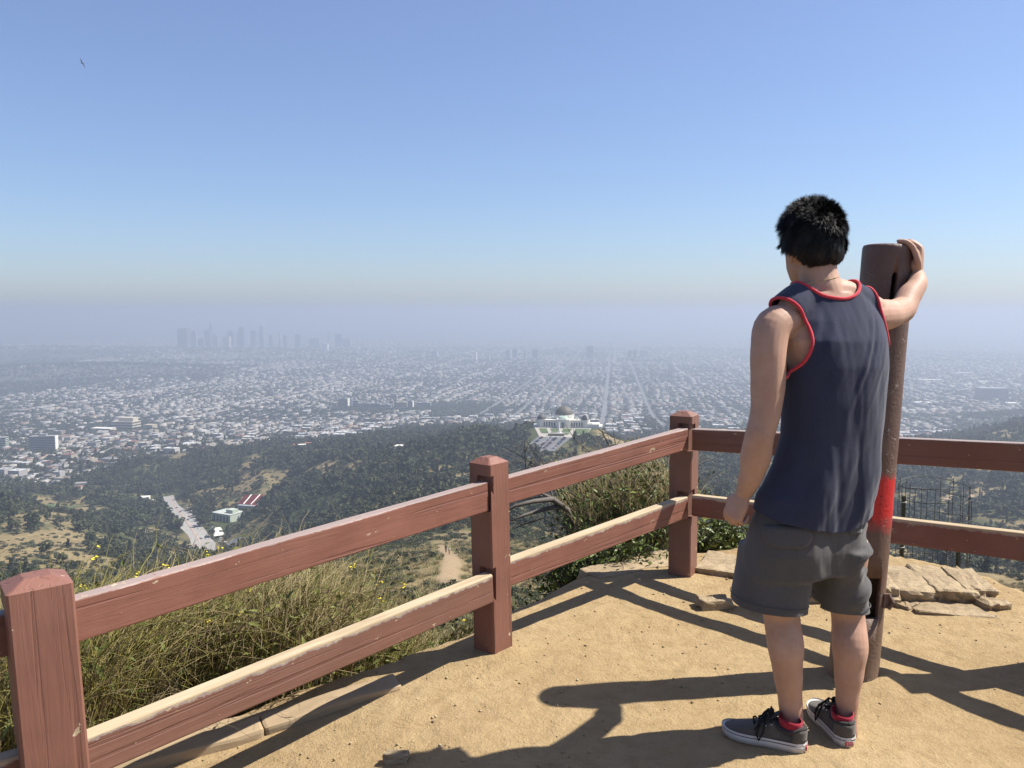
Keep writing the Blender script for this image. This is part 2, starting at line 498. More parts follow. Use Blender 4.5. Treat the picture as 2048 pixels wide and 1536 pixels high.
def clump_mesh(name, n, shape, mat, seed, leaf=0.09, lobes=7):
    """crown of unit size standing on z=0: small leaf clumps spread through several lobes"""
    r = np.random.default_rng(seed)
    if shape == 'round':
        L = np.stack([r.normal(0, .20, lobes), r.normal(0, .20, lobes), r.uniform(.42, .78, lobes)], 1); S = np.tile([.24, .24, .19], (lobes, 1)) * r.uniform(.7, 1.2, (lobes, 1))
    elif shape == 'pine':
        zz = np.linspace(.22, .93, lobes); w = (1.0 - zz) * .30 + .03
        L = np.stack([r.normal(0, .04, lobes), r.normal(0, .04, lobes), zz], 1); S = np.stack([w * r.uniform(.7, 1.3, lobes), w * r.uniform(.7, 1.3, lobes), np.full(lobes, .075)], 1)
    elif shape == 'cypress':
        zz = np.linspace(.1, .95, lobes); w = .10 * np.sqrt(np.clip(1.05 - zz, 0, 1)) + .01
        L = np.stack([0 * zz, 0 * zz, zz], 1); S = np.stack([w, w, np.full(lobes, .09)], 1)
    else:  # shrub
        L = np.stack([r.normal(0, .24, lobes), r.normal(0, .24, lobes), r.uniform(.12, .42, lobes)], 1); S = np.tile([.30, .30, .26], (lobes, 1)) * r.uniform(.6, 1.15, (lobes, 1))
    k = r.integers(0, lobes, n)
    d = r.normal(0, 1, (n, 3)); d /= np.linalg.norm(d, axis=1)[:, None]
    rad = r.uniform(.55, 1.05, n)[:, None]
    C = L[k] + d * S[k] * rad
    C[:, 2] = np.maximum(C[:, 2], .02)
    nrm = d + r.normal(0, .55, (n, 3)); nrm[:, 2] += .25; nrm /= np.linalg.norm(nrm, axis=1)[:, None]
    a = np.cross(nrm, r.normal(0, 1, (n, 3))); a /= np.linalg.norm(a, axis=1)[:, None]
    b = np.cross(nrm, a)
    s = (leaf * r.uniform(.5, 1.3, n))[:, None]
    bend = nrm * s * r.uniform(-.3, .5, (n, 1))
    V = np.stack([C - a * s - b * s * .5, C + a * s * .9 - b * s * .7 + bend, C + a * s * .8 + b * s * .8, C - a * s * .7 + b * s * .9 - bend], 1).reshape(-1, 3)
    F = np.arange(4 * n).reshape(-1, 4)
    return np_mesh(name, V, F, mat)
def trunk_mesh(name, h=0.55, r0=0.035, seed=0):
    rr = random.Random(seed); mb = MB()
    top = (rr.uniform(-.04, .04), rr.uniform(-.04, .04), h)
    mb.tube([(0, 0, -.06), (top[0] * .4, top[1] * .4, h * .5), top], [r0, r0 * .75, r0 * .4], 6)
    for k in range(3):
        a = rr.uniform(0, 6.28); z = h * rr.uniform(.5, .85)
        mb.tube([(top[0] * z / h, top[1] * z / h, z), (math.cos(a) * .16, math.sin(a) * .16, z + .18)], [r0 * .5, r0 * .2], 5)
    me = bpy.data.meshes.new(name); me.from_pydata(mb.V, [], mb.F); me.materials.append(m_bark); return me
CROWN = {'oak': [clump_mesh('crown', 300, 'round', m_leaf_dark, s, .075, 8) for s in (1, 2, 3)],
         'gum': [clump_mesh('crown', 240, 'round', m_leaf_mid, s, .08, 6) for s in (4, 5)],
         'pine': [clump_mesh('crown', 320, 'pine', m_leaf_dark, s, .06, 9) for s in (6, 7)],
         'cypress': [clump_mesh('crown', 200, 'cypress', m_leaf_dark, 8, .05, 9)],
         'grey': [clump_mesh('crown', 260, 'round', m_leaf_grey, 9, .07, 7)]}
SHRUB = [clump_mesh('shrub_mass', 420, 'shrub', m, s, .055, 7) for m, s in ((m_leaf_dark, 11), (m_leaf_mid, 12), (m_leaf_grey, 13), (m_leaf_dark, 14), (m_leaf_dry, 15))]
TRUNK = trunk_mesh('trunk', .5, .022, 3)
TEMPL = {}
def template(me):
    if me.name not in TEMPL:
        TEMPL[me.name] = bpy.data.objects.new('source_' + me.name, me)
    return TEMPL[me.name]
def scatter(name, pts, scl, rot, pick, meshes, label=None):
    """one object of kind stuff: instances of the given meshes on the points"""
    n = len(pts)
    me = bpy.data.meshes.new(name)
    me.vertices.add(n); me.vertices.foreach_set('co', np.ascontiguousarray(pts, np.float32).ravel())
    a = me.attributes.new('scl', 'FLOAT_VECTOR', 'POINT'); a.data.foreach_set('vector', np.ascontiguousarray(scl, np.float32).ravel())
    a = me.attributes.new('rot', 'FLOAT', 'POINT'); a.data.foreach_set('value', np.ascontiguousarray(rot, np.float32))
    a = me.attributes.new('pick', 'INT', 'POINT'); a.data.foreach_set('value', np.ascontiguousarray(pick, np.int32))
    o = link(bpy.data.objects.new(name, me)); tag(o, label, None, None, 'stuff')
    g = bpy.data.node_groups.new('scatter_' + name, 'GeometryNodeTree')
    g.interface.new_socket('Geometry', in_out='INPUT', socket_type='NodeSocketGeometry')
    g.interface.new_socket('Geometry', in_out='OUTPUT', socket_type='NodeSocketGeometry')
    N, L = g.nodes, g.links
    gi = N.new('NodeGroupInput'); go = N.new('NodeGroupOutput')
    m2p = N.new('GeometryNodeMeshToPoints'); iop = N.new('GeometryNodeInstanceOnPoints'); jn = N.new('GeometryNodeJoinGeometry')
    def attr(nm, typ):
        q = N.new('GeometryNodeInputNamedAttribute'); q.data_type = typ; q.inputs['Name'].default_value = nm; return q.outputs['Attribute']
    for m in reversed(meshes):
        oi = N.new('GeometryNodeObjectInfo'); oi.inputs['Object'].default_value = template(m); oi.inputs['As Instance'].default_value = True
        L.new(oi.outputs['Geometry'], jn.inputs[0])
    L.new(gi.outputs[0], m2p.inputs['Mesh']); L.new(m2p.outputs[0], iop.inputs['Points']); L.new(jn.outputs[0], iop.inputs['Instance'])
    iop.inputs['Pick Instance'].default_value = True
    L.new(attr('pick', 'INT'), iop.inputs['Instance Index']); L.new(attr('scl', 'FLOAT_VECTOR'), iop.inputs['Scale'])
    cx = N.new('ShaderNodeCombineXYZ'); L.new(attr('rot', 'FLOAT'), cx.inputs['Z']); L.new(cx.outputs[0], iop.inputs['Rotation'])
    L.new(iop.outputs[0], go.inputs[0])
    md = o.modifiers.new('scatter', 'NODES'); md.node_group = g
    return o
def fan(n, r0, r1, half=0.66, seed=1):
    r = np.random.default_rng(seed)
    p = r.uniform(-half, half, n); R = np.sqrt(r.uniform(r0 * r0, r1 * r1, n))
    return R * np.sin(p), R * np.cos(p), r
def visible(x, y, z, step=60):
    """does the built terrain leave the point in view of the camera?"""
    ok = np.ones(len(x), bool)
    for f in np.linspace(0.03, 0.985, step):
        gz = hz(x * f, y * f); lz = CAMZ + (z - CAMZ) * f
        ok &= (gz < lz + 0.3) | (np.hypot(x * f, y * f) < 8)
    return ok

# ---- hillside trees
TH = math.radians(7.0); CE, SE = math.cos(TH), math.sin(TH)
def avoid(x, y):
    ea = (x - OBS.x) * CE - (y - OBS.y - 14) * SE; nb = (x - OBS.x) * SE + (y - OBS.y - 14) * CE
    a = ((np.abs(ea - 3) < 46) & (nb > -93) & (nb < 34)) | ((ea > -38) & (ea < 18) & (nb <= -90) & (nb > -200)) | (seg_dist(x, y, ROAD_AXIS) < 14) | (seg_dist(x, y, TRAIL_AXIS) < 6)
    p = px_of(x, y)
    for bx, by, sp, sy in KEEP:
        a |= (np.abs(p - bx) < sp) & (np.abs(y - by) < sy)
    return a
KEEP = [(440, 1070, 32, 42), (520, 1155, 50, 40), (108, 1120, 52, 80), (806, 1120, 18, 40), (425, 985, 14, 40), (140, 1330, 22, 50), (275, 1270, 24, 40), (470, 915, 26, 30), (1245, 1020, 22, 30), (372, 960, 24, 60)]
x, y, r = fan(62000, 330, 2150, 0.68, 5)
v = veg_of(x, y); u = urban_of(x, y)
keep = (r.uniform(0, 1, len(x)) < np.clip((v - .38) * 2.2, 0, 1) * np.where(u > .5, .12, 1)) & ~avoid(x, y) & (r.uniform(0, 1, len(x)) < sstep(300, 520, np.hypot(x, y)))
x, y = x[keep], y[keep]
z = hz(x, y); R = np.hypot(x, y)
kinds = r.choice(5, len(x), p=[.38, .20, .17, .07, .18])
hgt = np.where(kinds == 0, r.uniform(6, 11, len(x)), np.where(kinds == 1, r.uniform(9, 16, len(x)), np.where(kinds == 2, r.uniform(10, 18, len(x)), np.where(kinds == 3, r.uniform(9, 15, len(x)), r.uniform(6, 11, len(x))))))
hgt = hgt * np.clip(.55 + .6 * (fbm(x / 60, y / 60, 77, 2) + .5), .45, 1.15) * np.interp(R, [300, 700, 1000], [.55, .8, 1])
wid = hgt * np.where(kinds == 0, r.uniform(1.05, 1.4, len(x)), np.where(kinds == 2, 1.1, 1.0))
vis = visible(x, y, z + hgt * .7) & (np.abs(px_of(x, y) - 1024) < 1060) & ~((px_of(x, y) > 1492) & (px_of(x, y) < 1800))
order = np.argsort(np.where(vis, -hgt * np.sqrt(wid / hgt) / R, 1e9))
NTREE = 290
top = order[:NTREE]; rest = np.ones(len(x), bool); rest[top] = False
pk_base = [0, 3, 5, 7, 8]; cnt = [3, 2, 2, 1, 1]
pick = np.array([pk_base[k] for k in kinds]) + (r.integers(0, 99, len(x)) % np.array([cnt[k] for k in kinds]))
ALLC = CROWN['oak'] + CROWN['gum'] + CROWN['pine'] + CROWN['cypress'] + CROWN['grey']
rot = r.uniform(0, 6.28, len(x))
scl = np.stack([wid, wid, hgt], 1)
scatter('forest', np.stack([x, y, z - .3], 1)[rest], scl[rest], rot[rest], pick[rest], ALLC)
TLAB = ['broad dark green oak standing on the wooded slopes below the lookout', 'tall loose grey green gum tree among the darker trees of the slopes',
        'pointed dark pine rising out of the wooded slopes below the lookout', 'slender dark cypress standing on the wooded slopes below the lookout', 'pale grey green rounded tree among the darker trees of the slopes']
TNAM = ['oak_tree', 'gum_tree', 'pine_tree', 'cypress_tree', 'pale_tree']
TGRP = ['oaks on the wooded slopes', 'gum trees on the wooded slopes', 'pines on the wooded slopes', 'cypresses on the wooded slopes', 'pale trees on the wooded slopes']
MARKS = [(1290, 900, 'over the upper rail left of the corner post'), (1430, 880, 'between the corner post and the elbow of the man'), (1445, 600, 'close over the lower rail behind the hanging hand'), (1300, 700, 'in the dip under the observatory slope'), (1900, 700, 'between the two right rails by the wire cage'), (1990, 620, 'at the foot of the right hillside'), (1960, 1080, 'midway up the right hillside'), (1830, 860, 'close beside the red band of the post'), (1110, 880, 'below the car park of the observatory'), (1010, 1010, 'on the slope left of the observatory'), (1060, 1090, 'beside the west end of the observatory hill'), (1240, 1010, 'on the slope right of the observatory lawn'), (1340, 1000, 'behind the corner post of the fence'),
         (1440, 1000, 'behind the hanging arm of the man'), (1440, 720, 'in the gap between the right rails and the arm'), (1850, 1050, 'in view above the lower right rail'), (1950, 850, 'under the pale track on the right hillside'), (2020, 1400, 'on the right hand ridge before the plain'), (1850, 1350, 'just above the upper right rail'),
         (300, 960, 'left of the wide canyon road'), (430, 900, 'between the canyon road and the left top rail'), (420, 1030, 'by the white tents of the theatre'), (500, 1230, 'behind the red seats of the open air theatre'), (560, 1080, 'right of the red theatre seats'), (600, 800, 'below the bare brown hillside above the rail'),
         (640, 1240, 'at the top of the bare brown hillside'), (760, 900, 'over the left top rail before the middle post'), (860, 780, 'just beyond the crest of the trail ridge'), (860, 1000, 'midway between the middle post and the plain white hall'), (800, 1200, 'around the plain white hall in the woods'), (960, 900, 'straight above the middle fence post'),
         (110, 1060, 'before the small green lawn at the far left'), (60, 1250, 'behind the small green lawn at the far left'), (40, 800, 'on the dry brown hill at the far left'), (230, 800, 'right of the dry brown hill'), (140, 1400, 'around the red roofed villas in the woods'), (60, 1560, 'before the grey apartment tower'), (300, 1500, 'on the last wooded ridge before the city'), (560, 1480, 'by the villas on the ridge'), (720, 1350, 'on the wooded crest before the hospital row')]
def near_mark(x, y, marks):
    p, l = px_of(x, y), math.log(max(y, 1))
    return min(marks, key=lambda m: ((p - m[0]) / 130) ** 2 + ((l - math.log(m[1])) / .22) ** 2)[2]
hq = np.quantile(hgt[top], [.33, .67]); wq = np.median((wid / hgt)[top])
KINDW = ['broad oak', 'loose gum tree', 'pointed pine', 'slender cypress', 'pale rounded tree']
for i in top:
    k = kinds[i]
    SZ = ('short', 'middling', 'tall')[int(np.searchsorted(hq, hgt[i]))]
    TLAB[k] = '%s dark %s %s' % (SZ, KINDW[k], near_mark(x[i], y[i], MARKS)) if k != 4 else '%s %s %s' % (SZ, KINDW[k], near_mark(x[i], y[i], MARKS))
    e = empty(TNAM[k], (x[i], y[i], z[i] - .3), rot[i], TLAB[k], 'tree', TGRP[k]); e.scale = (wid[i], wid[i], hgt[i])
    link(bpy.data.objects.new('crown', ALLC[pick[i]]), e); link(bpy.data.objects.new('trunk', TRUNK), e)

# ---- chaparral on the near slopes
x, y, r = fan(52000, 9, 700, 0.70, 9)
xn, yn, r2 = fan(2600, 8, 90, 0.70, 10)
x, y = np.concatenate([x, xn]), np.concatenate([y, yn])
v = veg_of(x, y); R = np.hypot(x, y)
keep = (r.uniform(0, 1, len(x)) < np.clip((v - .30) * 1.5, 0.02, .9)) & ~(seg_dist(x, y, TRAIL_AXIS) < 2.6) & (urban_of(x, y) < .5)
x, y, R = x[keep], y[keep], R[keep]
z = hz(x, y)
h = r.uniform(.5, 1.5, len(x)) * np.interp(R, [8, 40, 200, 500], [.45, .75, 1.1, 1.9])
w = h * r.uniform(1.1, 2.0, len(x))
pick = r.choice(5, len(x), p=[.30, .26, .2, .14, .10])
rot = r.uniform(0, 6.28, len(x))
vis = visible(x, y, z + h * .8, 40) & (np.abs(px_of(x, y) - 1024) < 1040) & (R > 22) & ~((px_of(x, y) > 1480) & (px_of(x, y) < 1800))
order = np.argsort(np.where(vis, -w / R, 1e9)); top = order[:240]; rest = np.ones(len(x), bool); rest[top] = False
scl = np.stack([w, w, h * 1.35], 1)
scatter('chaparral', np.stack([x, y, z - .12 * h], 1)[rest], scl[rest], rot[rest], pick[rest], SHRUB)
SLAB = ['low dark green chaparral shrub on the near slopes', 'low mid green chaparral shrub on the near slopes', 'low grey green sage shrub on the near slopes', 'low dark green chaparral shrub on the near slopes', 'low dry tan shrub on the near slopes']
SMARKS = [(760, 40, 'low over the left lower rail near its middle'), (640, 90, 'beyond the mustard clump over the left rail'), (820, 90, 'left of the middle post between its rails'), (940, 40, 'touching the outline of the middle post'), (720, 120, 'on the shaded flank left of the near trail bend'), (560, 60, 'above the mustard in the middle of the left rails'), (890, 60, 'on the slope right below the middle post'), (880, 130, 'beside the near bend of the trail'), (960, 160, 'right of the hikers on the trail'), (800, 170, 'left of the hikers on the trail'), (870, 300, 'by the pale bank where the trail ends'), (700, 60, 'seen over the left lower rail'),
          (600, 160, 'on the far left flank of the trail ridge'), (730, 220, 'along the crest left of the trail'), (1080, 150, 'behind the dead branch'), (1250, 150, 'hidden behind the big leafy shrub'), (1450, 120, 'below the corner post'), (1800, 100, 'in the gully below the wire cage'), (1990, 60, 'on the bare slope past the stone kerb'),
          (2020, 200, 'far down the slope past the stone kerb'), (1900, 350, 'in the valley under the right lower rail'), (200, 150, 'below the mustard at the nearest post'), (300, 400, 'in the left valley under the top rail'), (60, 600, 'on the dry brown hill'), (1020, 60, 'close under the plateau edge by the middle post'), (1600, 90, 'under the slope behind the man')]
wq2 = np.quantile(w[top], [.33, .67]); SW = ['dark green chaparral shrub', 'mid green chaparral shrub', 'grey green sage shrub', 'dark green round shrub', 'dry tan shrub']
for i in top:
    k = pick[i]
    SLAB[k] = '%s %s %s' % (('small', 'medium', 'large')[int(np.searchsorted(wq2, w[i]))], SW[k], near_mark(x[i], y[i], SMARKS))
    o = link(bpy.data.objects.new('hillside_shrub', SHRUB[k])); o.location = (x[i], y[i], z[i] - .12 * h[i]); o.scale = scl[i]; o.rotation_euler = (0, 0, rot[i])
    tag(o, SLAB[k], 'shrub', SW[k] + 's on the near slopes')
x, y, r = fan(26000, 380, 1500, 0.68, 29)
v = veg_of(x, y)
keep = (r.uniform(0, 1, len(x)) < np.clip(.55 - .35 * np.abs(v - .35), 0, 1) * (v < .62)) & ~avoid(x, y) & (urban_of(x, y) < .3)
x, y = x[keep], y[keep]; h = r.uniform(1.2, 3.4, len(x)); w = h * r.uniform(1.2, 2.2, len(x))
scatter('scrub', np.stack([x, y, hz(x, y) - .2 * h], 1), np.stack([w, w, h * 1.3], 1), r.uniform(0, 6.28, len(x)), r.choice(5, len(x), p=[.34, .2, .28, .1, .08]), SHRUB)
# dry grass tufts over the nearest slopes
def tuft_mesh(name, n, mat, seed):
    r = np.random.default_rng(seed)
    a = r.uniform(0, 6.28, n); rad = r.uniform(0, .5, n); lean = r.uniform(.1, .7, n); hh = r.uniform(.4, 1, n); wd = .022
    base = np.stack([rad * np.cos(a), rad * np.sin(a), 0 * a], 1); a2 = a + r.normal(0, .8, n)
    tip = base + np.stack([np.cos(a2) * lean * hh, np.sin(a2) * lean * hh, hh], 1)
    side = np.stack([-np.sin(a2 + r.normal(0, 1, n)), np.cos(a2), 0 * a], 1) * wd
    V = np.stack([base - side, base + side, tip], 1).reshape(-1, 3)
    return np_mesh(name, V, np.arange(3 * n).reshape(-1, 3), mat)
m_dry = foliage('dry_grass', (0.1562, 0.1211, 0.05859), (0.3125, 0.25, 0.1328), 0.85)
m_grn = foliage('green_grass', (0.07031, 0.08594, 0.02734), (0.1562, 0.1562, 0.05859), 0.8)
TUFT = [tuft_mesh('tuft', 60, m_dry, 1), tuft_mesh('tuft', 60, m_dry, 2), tuft_mesh('tuft', 60, m_grn, 3)]
x, y, r = fan(26000, 6, 330, 0.70, 19)
xn, yn, r2 = fan(7000, 6, 70, 0.70, 20)
x, y = np.concatenate([x, xn]), np.concatenate([y, yn])
keep = ~(seg_dist(x, y, TRAIL_AXIS) < 1.9) & (r.uniform(0, 1, len(x)) < np.clip(1.2 - veg_of(x, y), .18, 1))
x, y = x[keep], y[keep]; R = np.hypot(x, y)
s = r.uniform(.35, .8, len(x)) * np.interp(R, [6, 60, 300], [.6, 1, 1.7])
scatter('dry_grass', np.stack([x, y, hz(x, y) - .03], 1), np.stack([s * 1.7, s * 1.7, s], 1), r.uniform(0, 6.28, len(x)), r.choice(3, len(x), p=[.42, .38, .2]), TUFT)

# ------------------------------------------------------------------ city
def city_xy(e, n): return e * CE + n * SE, -e * SE + n * CE
ROOFC = np.array([(0.4434, 0.4367, 0.4166), (0.3091, 0.3091, 0.3024), (0.2016, 0.2016, 0.2016), (0.1613, 0.1411, 0.1209), (0.1747, 0.08738, 0.06047), (0.08738, 0.08738, 0.09073), (0.2553, 0.215, 0.168), (0.3359, 0.3024, 0.2553)])
WALLC = np.array([(0.4032, 0.383, 0.3493), (0.3225, 0.2822, 0.2284), (0.2553, 0.2486, 0.2351), (0.3762, 0.3493, 0.3024), (0.2217, 0.1814, 0.1478), (0.3225, 0.3024, 0.2889)])
rc = np.random.default_rng(44)
E, Nn, W, D, H, BIG, ROT = [], [], [], [], [], [], []
def add_lots(e0, e1, n0, n1, pitch, lot, keepp, sc):
    cols = np.arange(e0, e1, pitch)
    for ci, c in enumerate(cols):
        big_av = (round(c / pitch) % 5 == 0)
        for off in ((.30, .70) if pitch < 100 else (.2, .5, .8)):
            nn = np.arange(n0, n1, lot); nn = nn + rc.normal(0, lot * .12, len(nn))
            ee = c + off * pitch + rc.normal(0, pitch * .07, len(nn)) + 14 * np.sin(nn / 230. + ci)
            comm = big_av & (off < .4)
            m = (np.mod(nn + 37 * (ci // 5), 200) > 15) & (rc.uniform(0, 1, len(nn)) < keepp * (.55 + .6 * vnoise(ee / 130, nn / 130, 7)))
            nn, ee = nn[m], ee[m]; k = len(nn)
            apt = (rc.uniform(0, 1, k) < .17) | comm
            w = np.where(apt, rc.uniform(14, 30, k), rc.uniform(10, 16, k)) * sc; d = np.where(apt, rc.uniform(14, 26, k), rc.uniform(10, 15, k)) * sc
            h = np.where(apt, rc.uniform(6, 13, k), rc.uniform(3.5, 6.5, k)) * (1 + .25 * (sc - 1))
            E.append(ee); Nn.append(nn); W.append(w); D.append(d); H.append(h); BIG.append(apt)
add_lots(-2700, 2600, 1300, 4300, 72, 15, .92, .92)
add_lots(-4300, 4300, 4300, 7200, 84, 24, .70, 1.15)
add_lots(-7600, 7800, 7200, 12500, 140, 52, .62, 1.7)
E, Nn, W, D, H, BIG = [np.concatenate(q) for q in (E, Nn, W, D, H, BIG)]
X, Y = city_xy(E, Nn); R = np.hypot(X, Y); PX = px_of(X, Y)
CITY_KEEP = [(234, 2470, 80, 130), (770, 3100, 110, 160), (78, 1890, 36, 60), (930, 3000, 75, 330), (745, 2560, 40, 80)]
dens = np.clip(.9 + .55 * fbm(X / 420, Y / 420, 51, 3), 0.1, 1)
dens = dens * np.where((PX < 420) & (Y < 6200), np.interp(PX, [-100, 420], [.62, .95]), 1)
dens = dens * np.where((np.abs(X - g2(160, 5300)[0]) < 1000) & (np.abs(Y - 5300) < 700), .12, 1)
dens = dens * np.where((np.abs(PX - 2080) < 170) & (np.abs(Y - 2500) < 380), .10, 1)
ok = (urban_of(X, Y) > .75) & (Y > 0) & (np.abs(PX - 1024) < 1420) & (rc.uniform(0, 1, len(X)) < dens)
for bx, by, sp, sy in CITY_KEEP: ok &= ~((np.abs(PX - bx) < sp) & (np.abs(Y - by) < sy))
AV = [-30.0, 135.0, -330.0, -455.0]          # wide avenues, metres east of the view axis in the street grid
for a in AV: ok &= ~(np.abs(E - a) < 19)
E, Nn, W, D, H, BIG, X, Y, R, PX = [q[ok] for q in (E, Nn, W, D, H, BIG, X, Y, R, PX)]
twist = np.where(PX < 640, .35 * np.sin(X / 610.) + .3, 0) + rc.normal(0, .035, len(X))
RZ = -TH + twist
Zb = hz(X, Y)
WC = WALLC[rc.integers(0, len(WALLC), len(X))] * rc.uniform(.75, 1.1, (len(X), 1))
RCc = ROOFC[rc.choice(len(ROOFC), len(X), p=[.10, .14, .19, .16, .10, .15, .09, .07])] * rc.uniform(.75, 1.1, (len(X), 1))
vis = visible(X, Y, Zb + H, 50) & (np.abs(PX - 1024) < 1030) & ~((PX > 1500) & (PX < 1795))
order = np.argsort(np.where(vis, -np.sqrt(W * (D + 2 * H)) / R, 1e9)); top = order[:285]
rest = np.ones(len(X), bool); rest[top] = False
def gable_block(w, d, h, rz, kind):
    """wall box and roof of one house, unit: metres, origin at the ground"""
    wl, rf = MB(), MB()
    wl.box((0, 0, h / 2 - 1), (w, d, h + 2))
    o = .35
    if kind == 0:   # flat roof behind a parapet
        rf.box((0, 0, h + .08), (w + .3, d + .3, .16)); rf.box((w * .18, -d * .1, h + .7), (w * .2, d * .22, 1.1))
    elif kind == 1: # gable
        V = [(-w / 2 - o, -d / 2 - o, h), (w / 2 + o, -d / 2 - o, h), (w / 2 + o, d / 2 + o, h), (-w / 2 - o, d / 2 + o, h), (-w / 2 - o, 0, h + d * .26), (w / 2 + o, 0, h + d * .26)]
        rf.add(V, [(0, 1, 5, 4), (2, 3, 4, 5), (0, 4, 3), (1, 2, 5), (3, 2, 1, 0)])
    else:           # hip
        V = [(-w / 2 - o, -d / 2 - o, h), (w / 2 + o, -d / 2 - o, h), (w / 2 + o, d / 2 + o, h), (-w / 2 - o, d / 2 + o, h), (-w * .2, 0, h + d * .24), (w * .2, 0, h + d * .24)]
        rf.add(V, [(0, 1, 5, 4), (2, 3, 4, 5), (3, 0, 4), (1, 2, 5), (3, 2, 1, 0)])
    return wl, rf
WM = [simple('stucco_%d' % i, tuple(c), .9, .08, .3) for i, c in enumerate(WALLC)]
RM = [simple('roof_%d' % i, tuple(c), .85, .12, .4) for i, c in enumerate(ROOFC)]
RN = ['white', 'pale grey', 'grey', 'brown', 'red tiled', 'charcoal', 'tan', 'cream']
HLIB = {}
CMARKS = [(30, 1700, 'below the greenish apartment tower'), (78, 1780, 'in front of the grey apartment tower'), (78, 2100, 'behind the grey apartment tower'), (170, 1800, 'right of the grey apartment tower'), (190, 2250, 'before the long beige hall'), (250, 2300, 'under the large beige building'), (330, 2350, 'right of the large beige building'), (330, 1850, 'just past the last wooded ridge'),
          (430, 1850, 'behind the ridge villas with red roofs'), (440, 2300, 'midway from the ridge to the hospital row'), (540, 2000, 'above the canyon theatre at the wood edge'), (560, 2500, 'left of the dark brick block'), (650, 2100, 'over the wooded crest left of the white hall'), (680, 2600, 'before the first hospital block'), (760, 2200, 'right behind the woods of the white hall'), (760, 2800, 'just before the hospital row'),
          (850, 2300, 'behind the woods above the middle post'), (900, 2700, 'before the dark park beside the hospital'), (980, 2500, 'left of the observatory and below the park'), (1050, 2350, 'behind the left dome of the observatory'), (1130, 2400, 'behind the main dome of the observatory'), (1200, 2350, 'behind the right dome of the observatory'), (1230, 2700, 'beside the long straight avenue'), (1300, 2300, 'above the top rail left of the corner post'), (1330, 2700, 'right of the long straight avenue'),
          (1420, 2350, 'left of the man over the top rail'), (1470, 2800, 'touching the outline of the hanging arm'), (1830, 2300, 'right of the metal post over the rail'), (1900, 2700, 'before the low white shed on the plain'), (2000, 2800, 'below the huge dark slab'), (250, 2800, 'behind the large beige building'), (480, 2800, 'far behind the ridge villas')]
for i in top:
    kind = 0 if BIG[i] else int(rc.integers(0, 3)); ri = int(rc.choice(len(ROOFC), p=[.22, .15, .14, .12, .15, .08, .07, .07])); wi = int(rc.integers(0, len(WALLC)))
    if kind and ri in (0, 1): ri = 4
    sz = 1 if BIG[i] else 0
    key = (kind, ri, wi, sz)
    if key not in HLIB:
        w, d, h = (24, 18, 9) if sz else (14, 12, 5)
        wl, rf = gable_block(w, d, h, 0, kind)
        mw = bpy.data.meshes.new('wall'); mw.from_pydata(wl.V, [], wl.F); mw.materials.append(WM[wi])
        mr = bpy.data.meshes.new('roof'); mr.from_pydata(rf.V, [], rf.F); mr.materials.append(RM[ri])
        HLIB[key] = (mw, mr, w, d, h)
    mw, mr, w, d, h = HLIB[key]
    nm = 'apartment_block' if sz else 'house'
    where = near_mark(X[i], Y[i], CMARKS)
    sz2 = 'long' if W[i] > 1.35 * D[i] else 'deep' if D[i] > 1.25 * W[i] else 'square'
    lab = ('%s %s flat roofed block %s' % (sz2, RN[ri], where)) if sz else ('%s %s %s roofed house %s' % ('low' if H[i] < 5 else 'two storey', RN[ri], ('flat', 'gable', 'hip')[kind], where))
    lab0 = ('%s flat roofed apartment block in the near streets of the city' % RN[ri]) if sz else ('small %s %s roofed house in the near streets of the city' % (RN[ri], ('flat', 'gable', 'hip')[kind]))
    e = empty(nm, (X[i], Y[i], Zb[i]), RZ[i], lab, 'building' if sz else 'house', lab0.replace(' in the near', 's in the near').replace('small ', ''))
    e.scale = (W[i] / w, D[i] / d, H[i] / h)
    link(bpy.data.objects.new('wall', mw), e); link(bpy.data.objects.new('roof', mr), e)
# all other buildings of the city: one mass of boxes
k = np.where(rest)[0]
n = len(k); hw, hd = W[k] / 2, D[k] / 2; ca, sa = np.cos(RZ[k]), np.sin(RZ[k])
cor = []
for sx_, sy_, tz in ((-1, -1, 0), (1, -1, 0), (1, 1, 0), (-1, 1, 0), (-1, -1, 1), (1, -1, 1), (1, 1, 1), (-1, 1, 1)):
    a, b_ = sx_ * hw, sy_ * hd
    cor.append(np.stack([X[k] + ca * a - sa * b_, Y[k] + sa * a + ca * b_, Zb[k] + np.where(tz, H[k], -2)], 1))
V = np.stack(cor, 1).reshape(-1, 3)
Fb = np.array([(4, 5, 6, 7), (0, 1, 5, 4), (1, 2, 6, 5), (2, 3, 7, 6), (3, 0, 4, 7)])
F = (np.arange(n)[:, None, None] * 8 + Fb[None]).reshape(-1, 4)
fc = np.concatenate([np.stack([RCc[k]] + [WC[k]] * 4, 1), np.ones((n, 5, 1))], -1).reshape(-1, 4)
m_city = vcol_mat('city_blocks')
me = np_mesh('city_buildings', V, F, m_city, False, {'col': ('FACE', 'FLOAT_COLOR', fc)})
o = link(bpy.data.objects.new('city_buildings', me)); tag(o, kind='stuff')
print('city boxes', n)
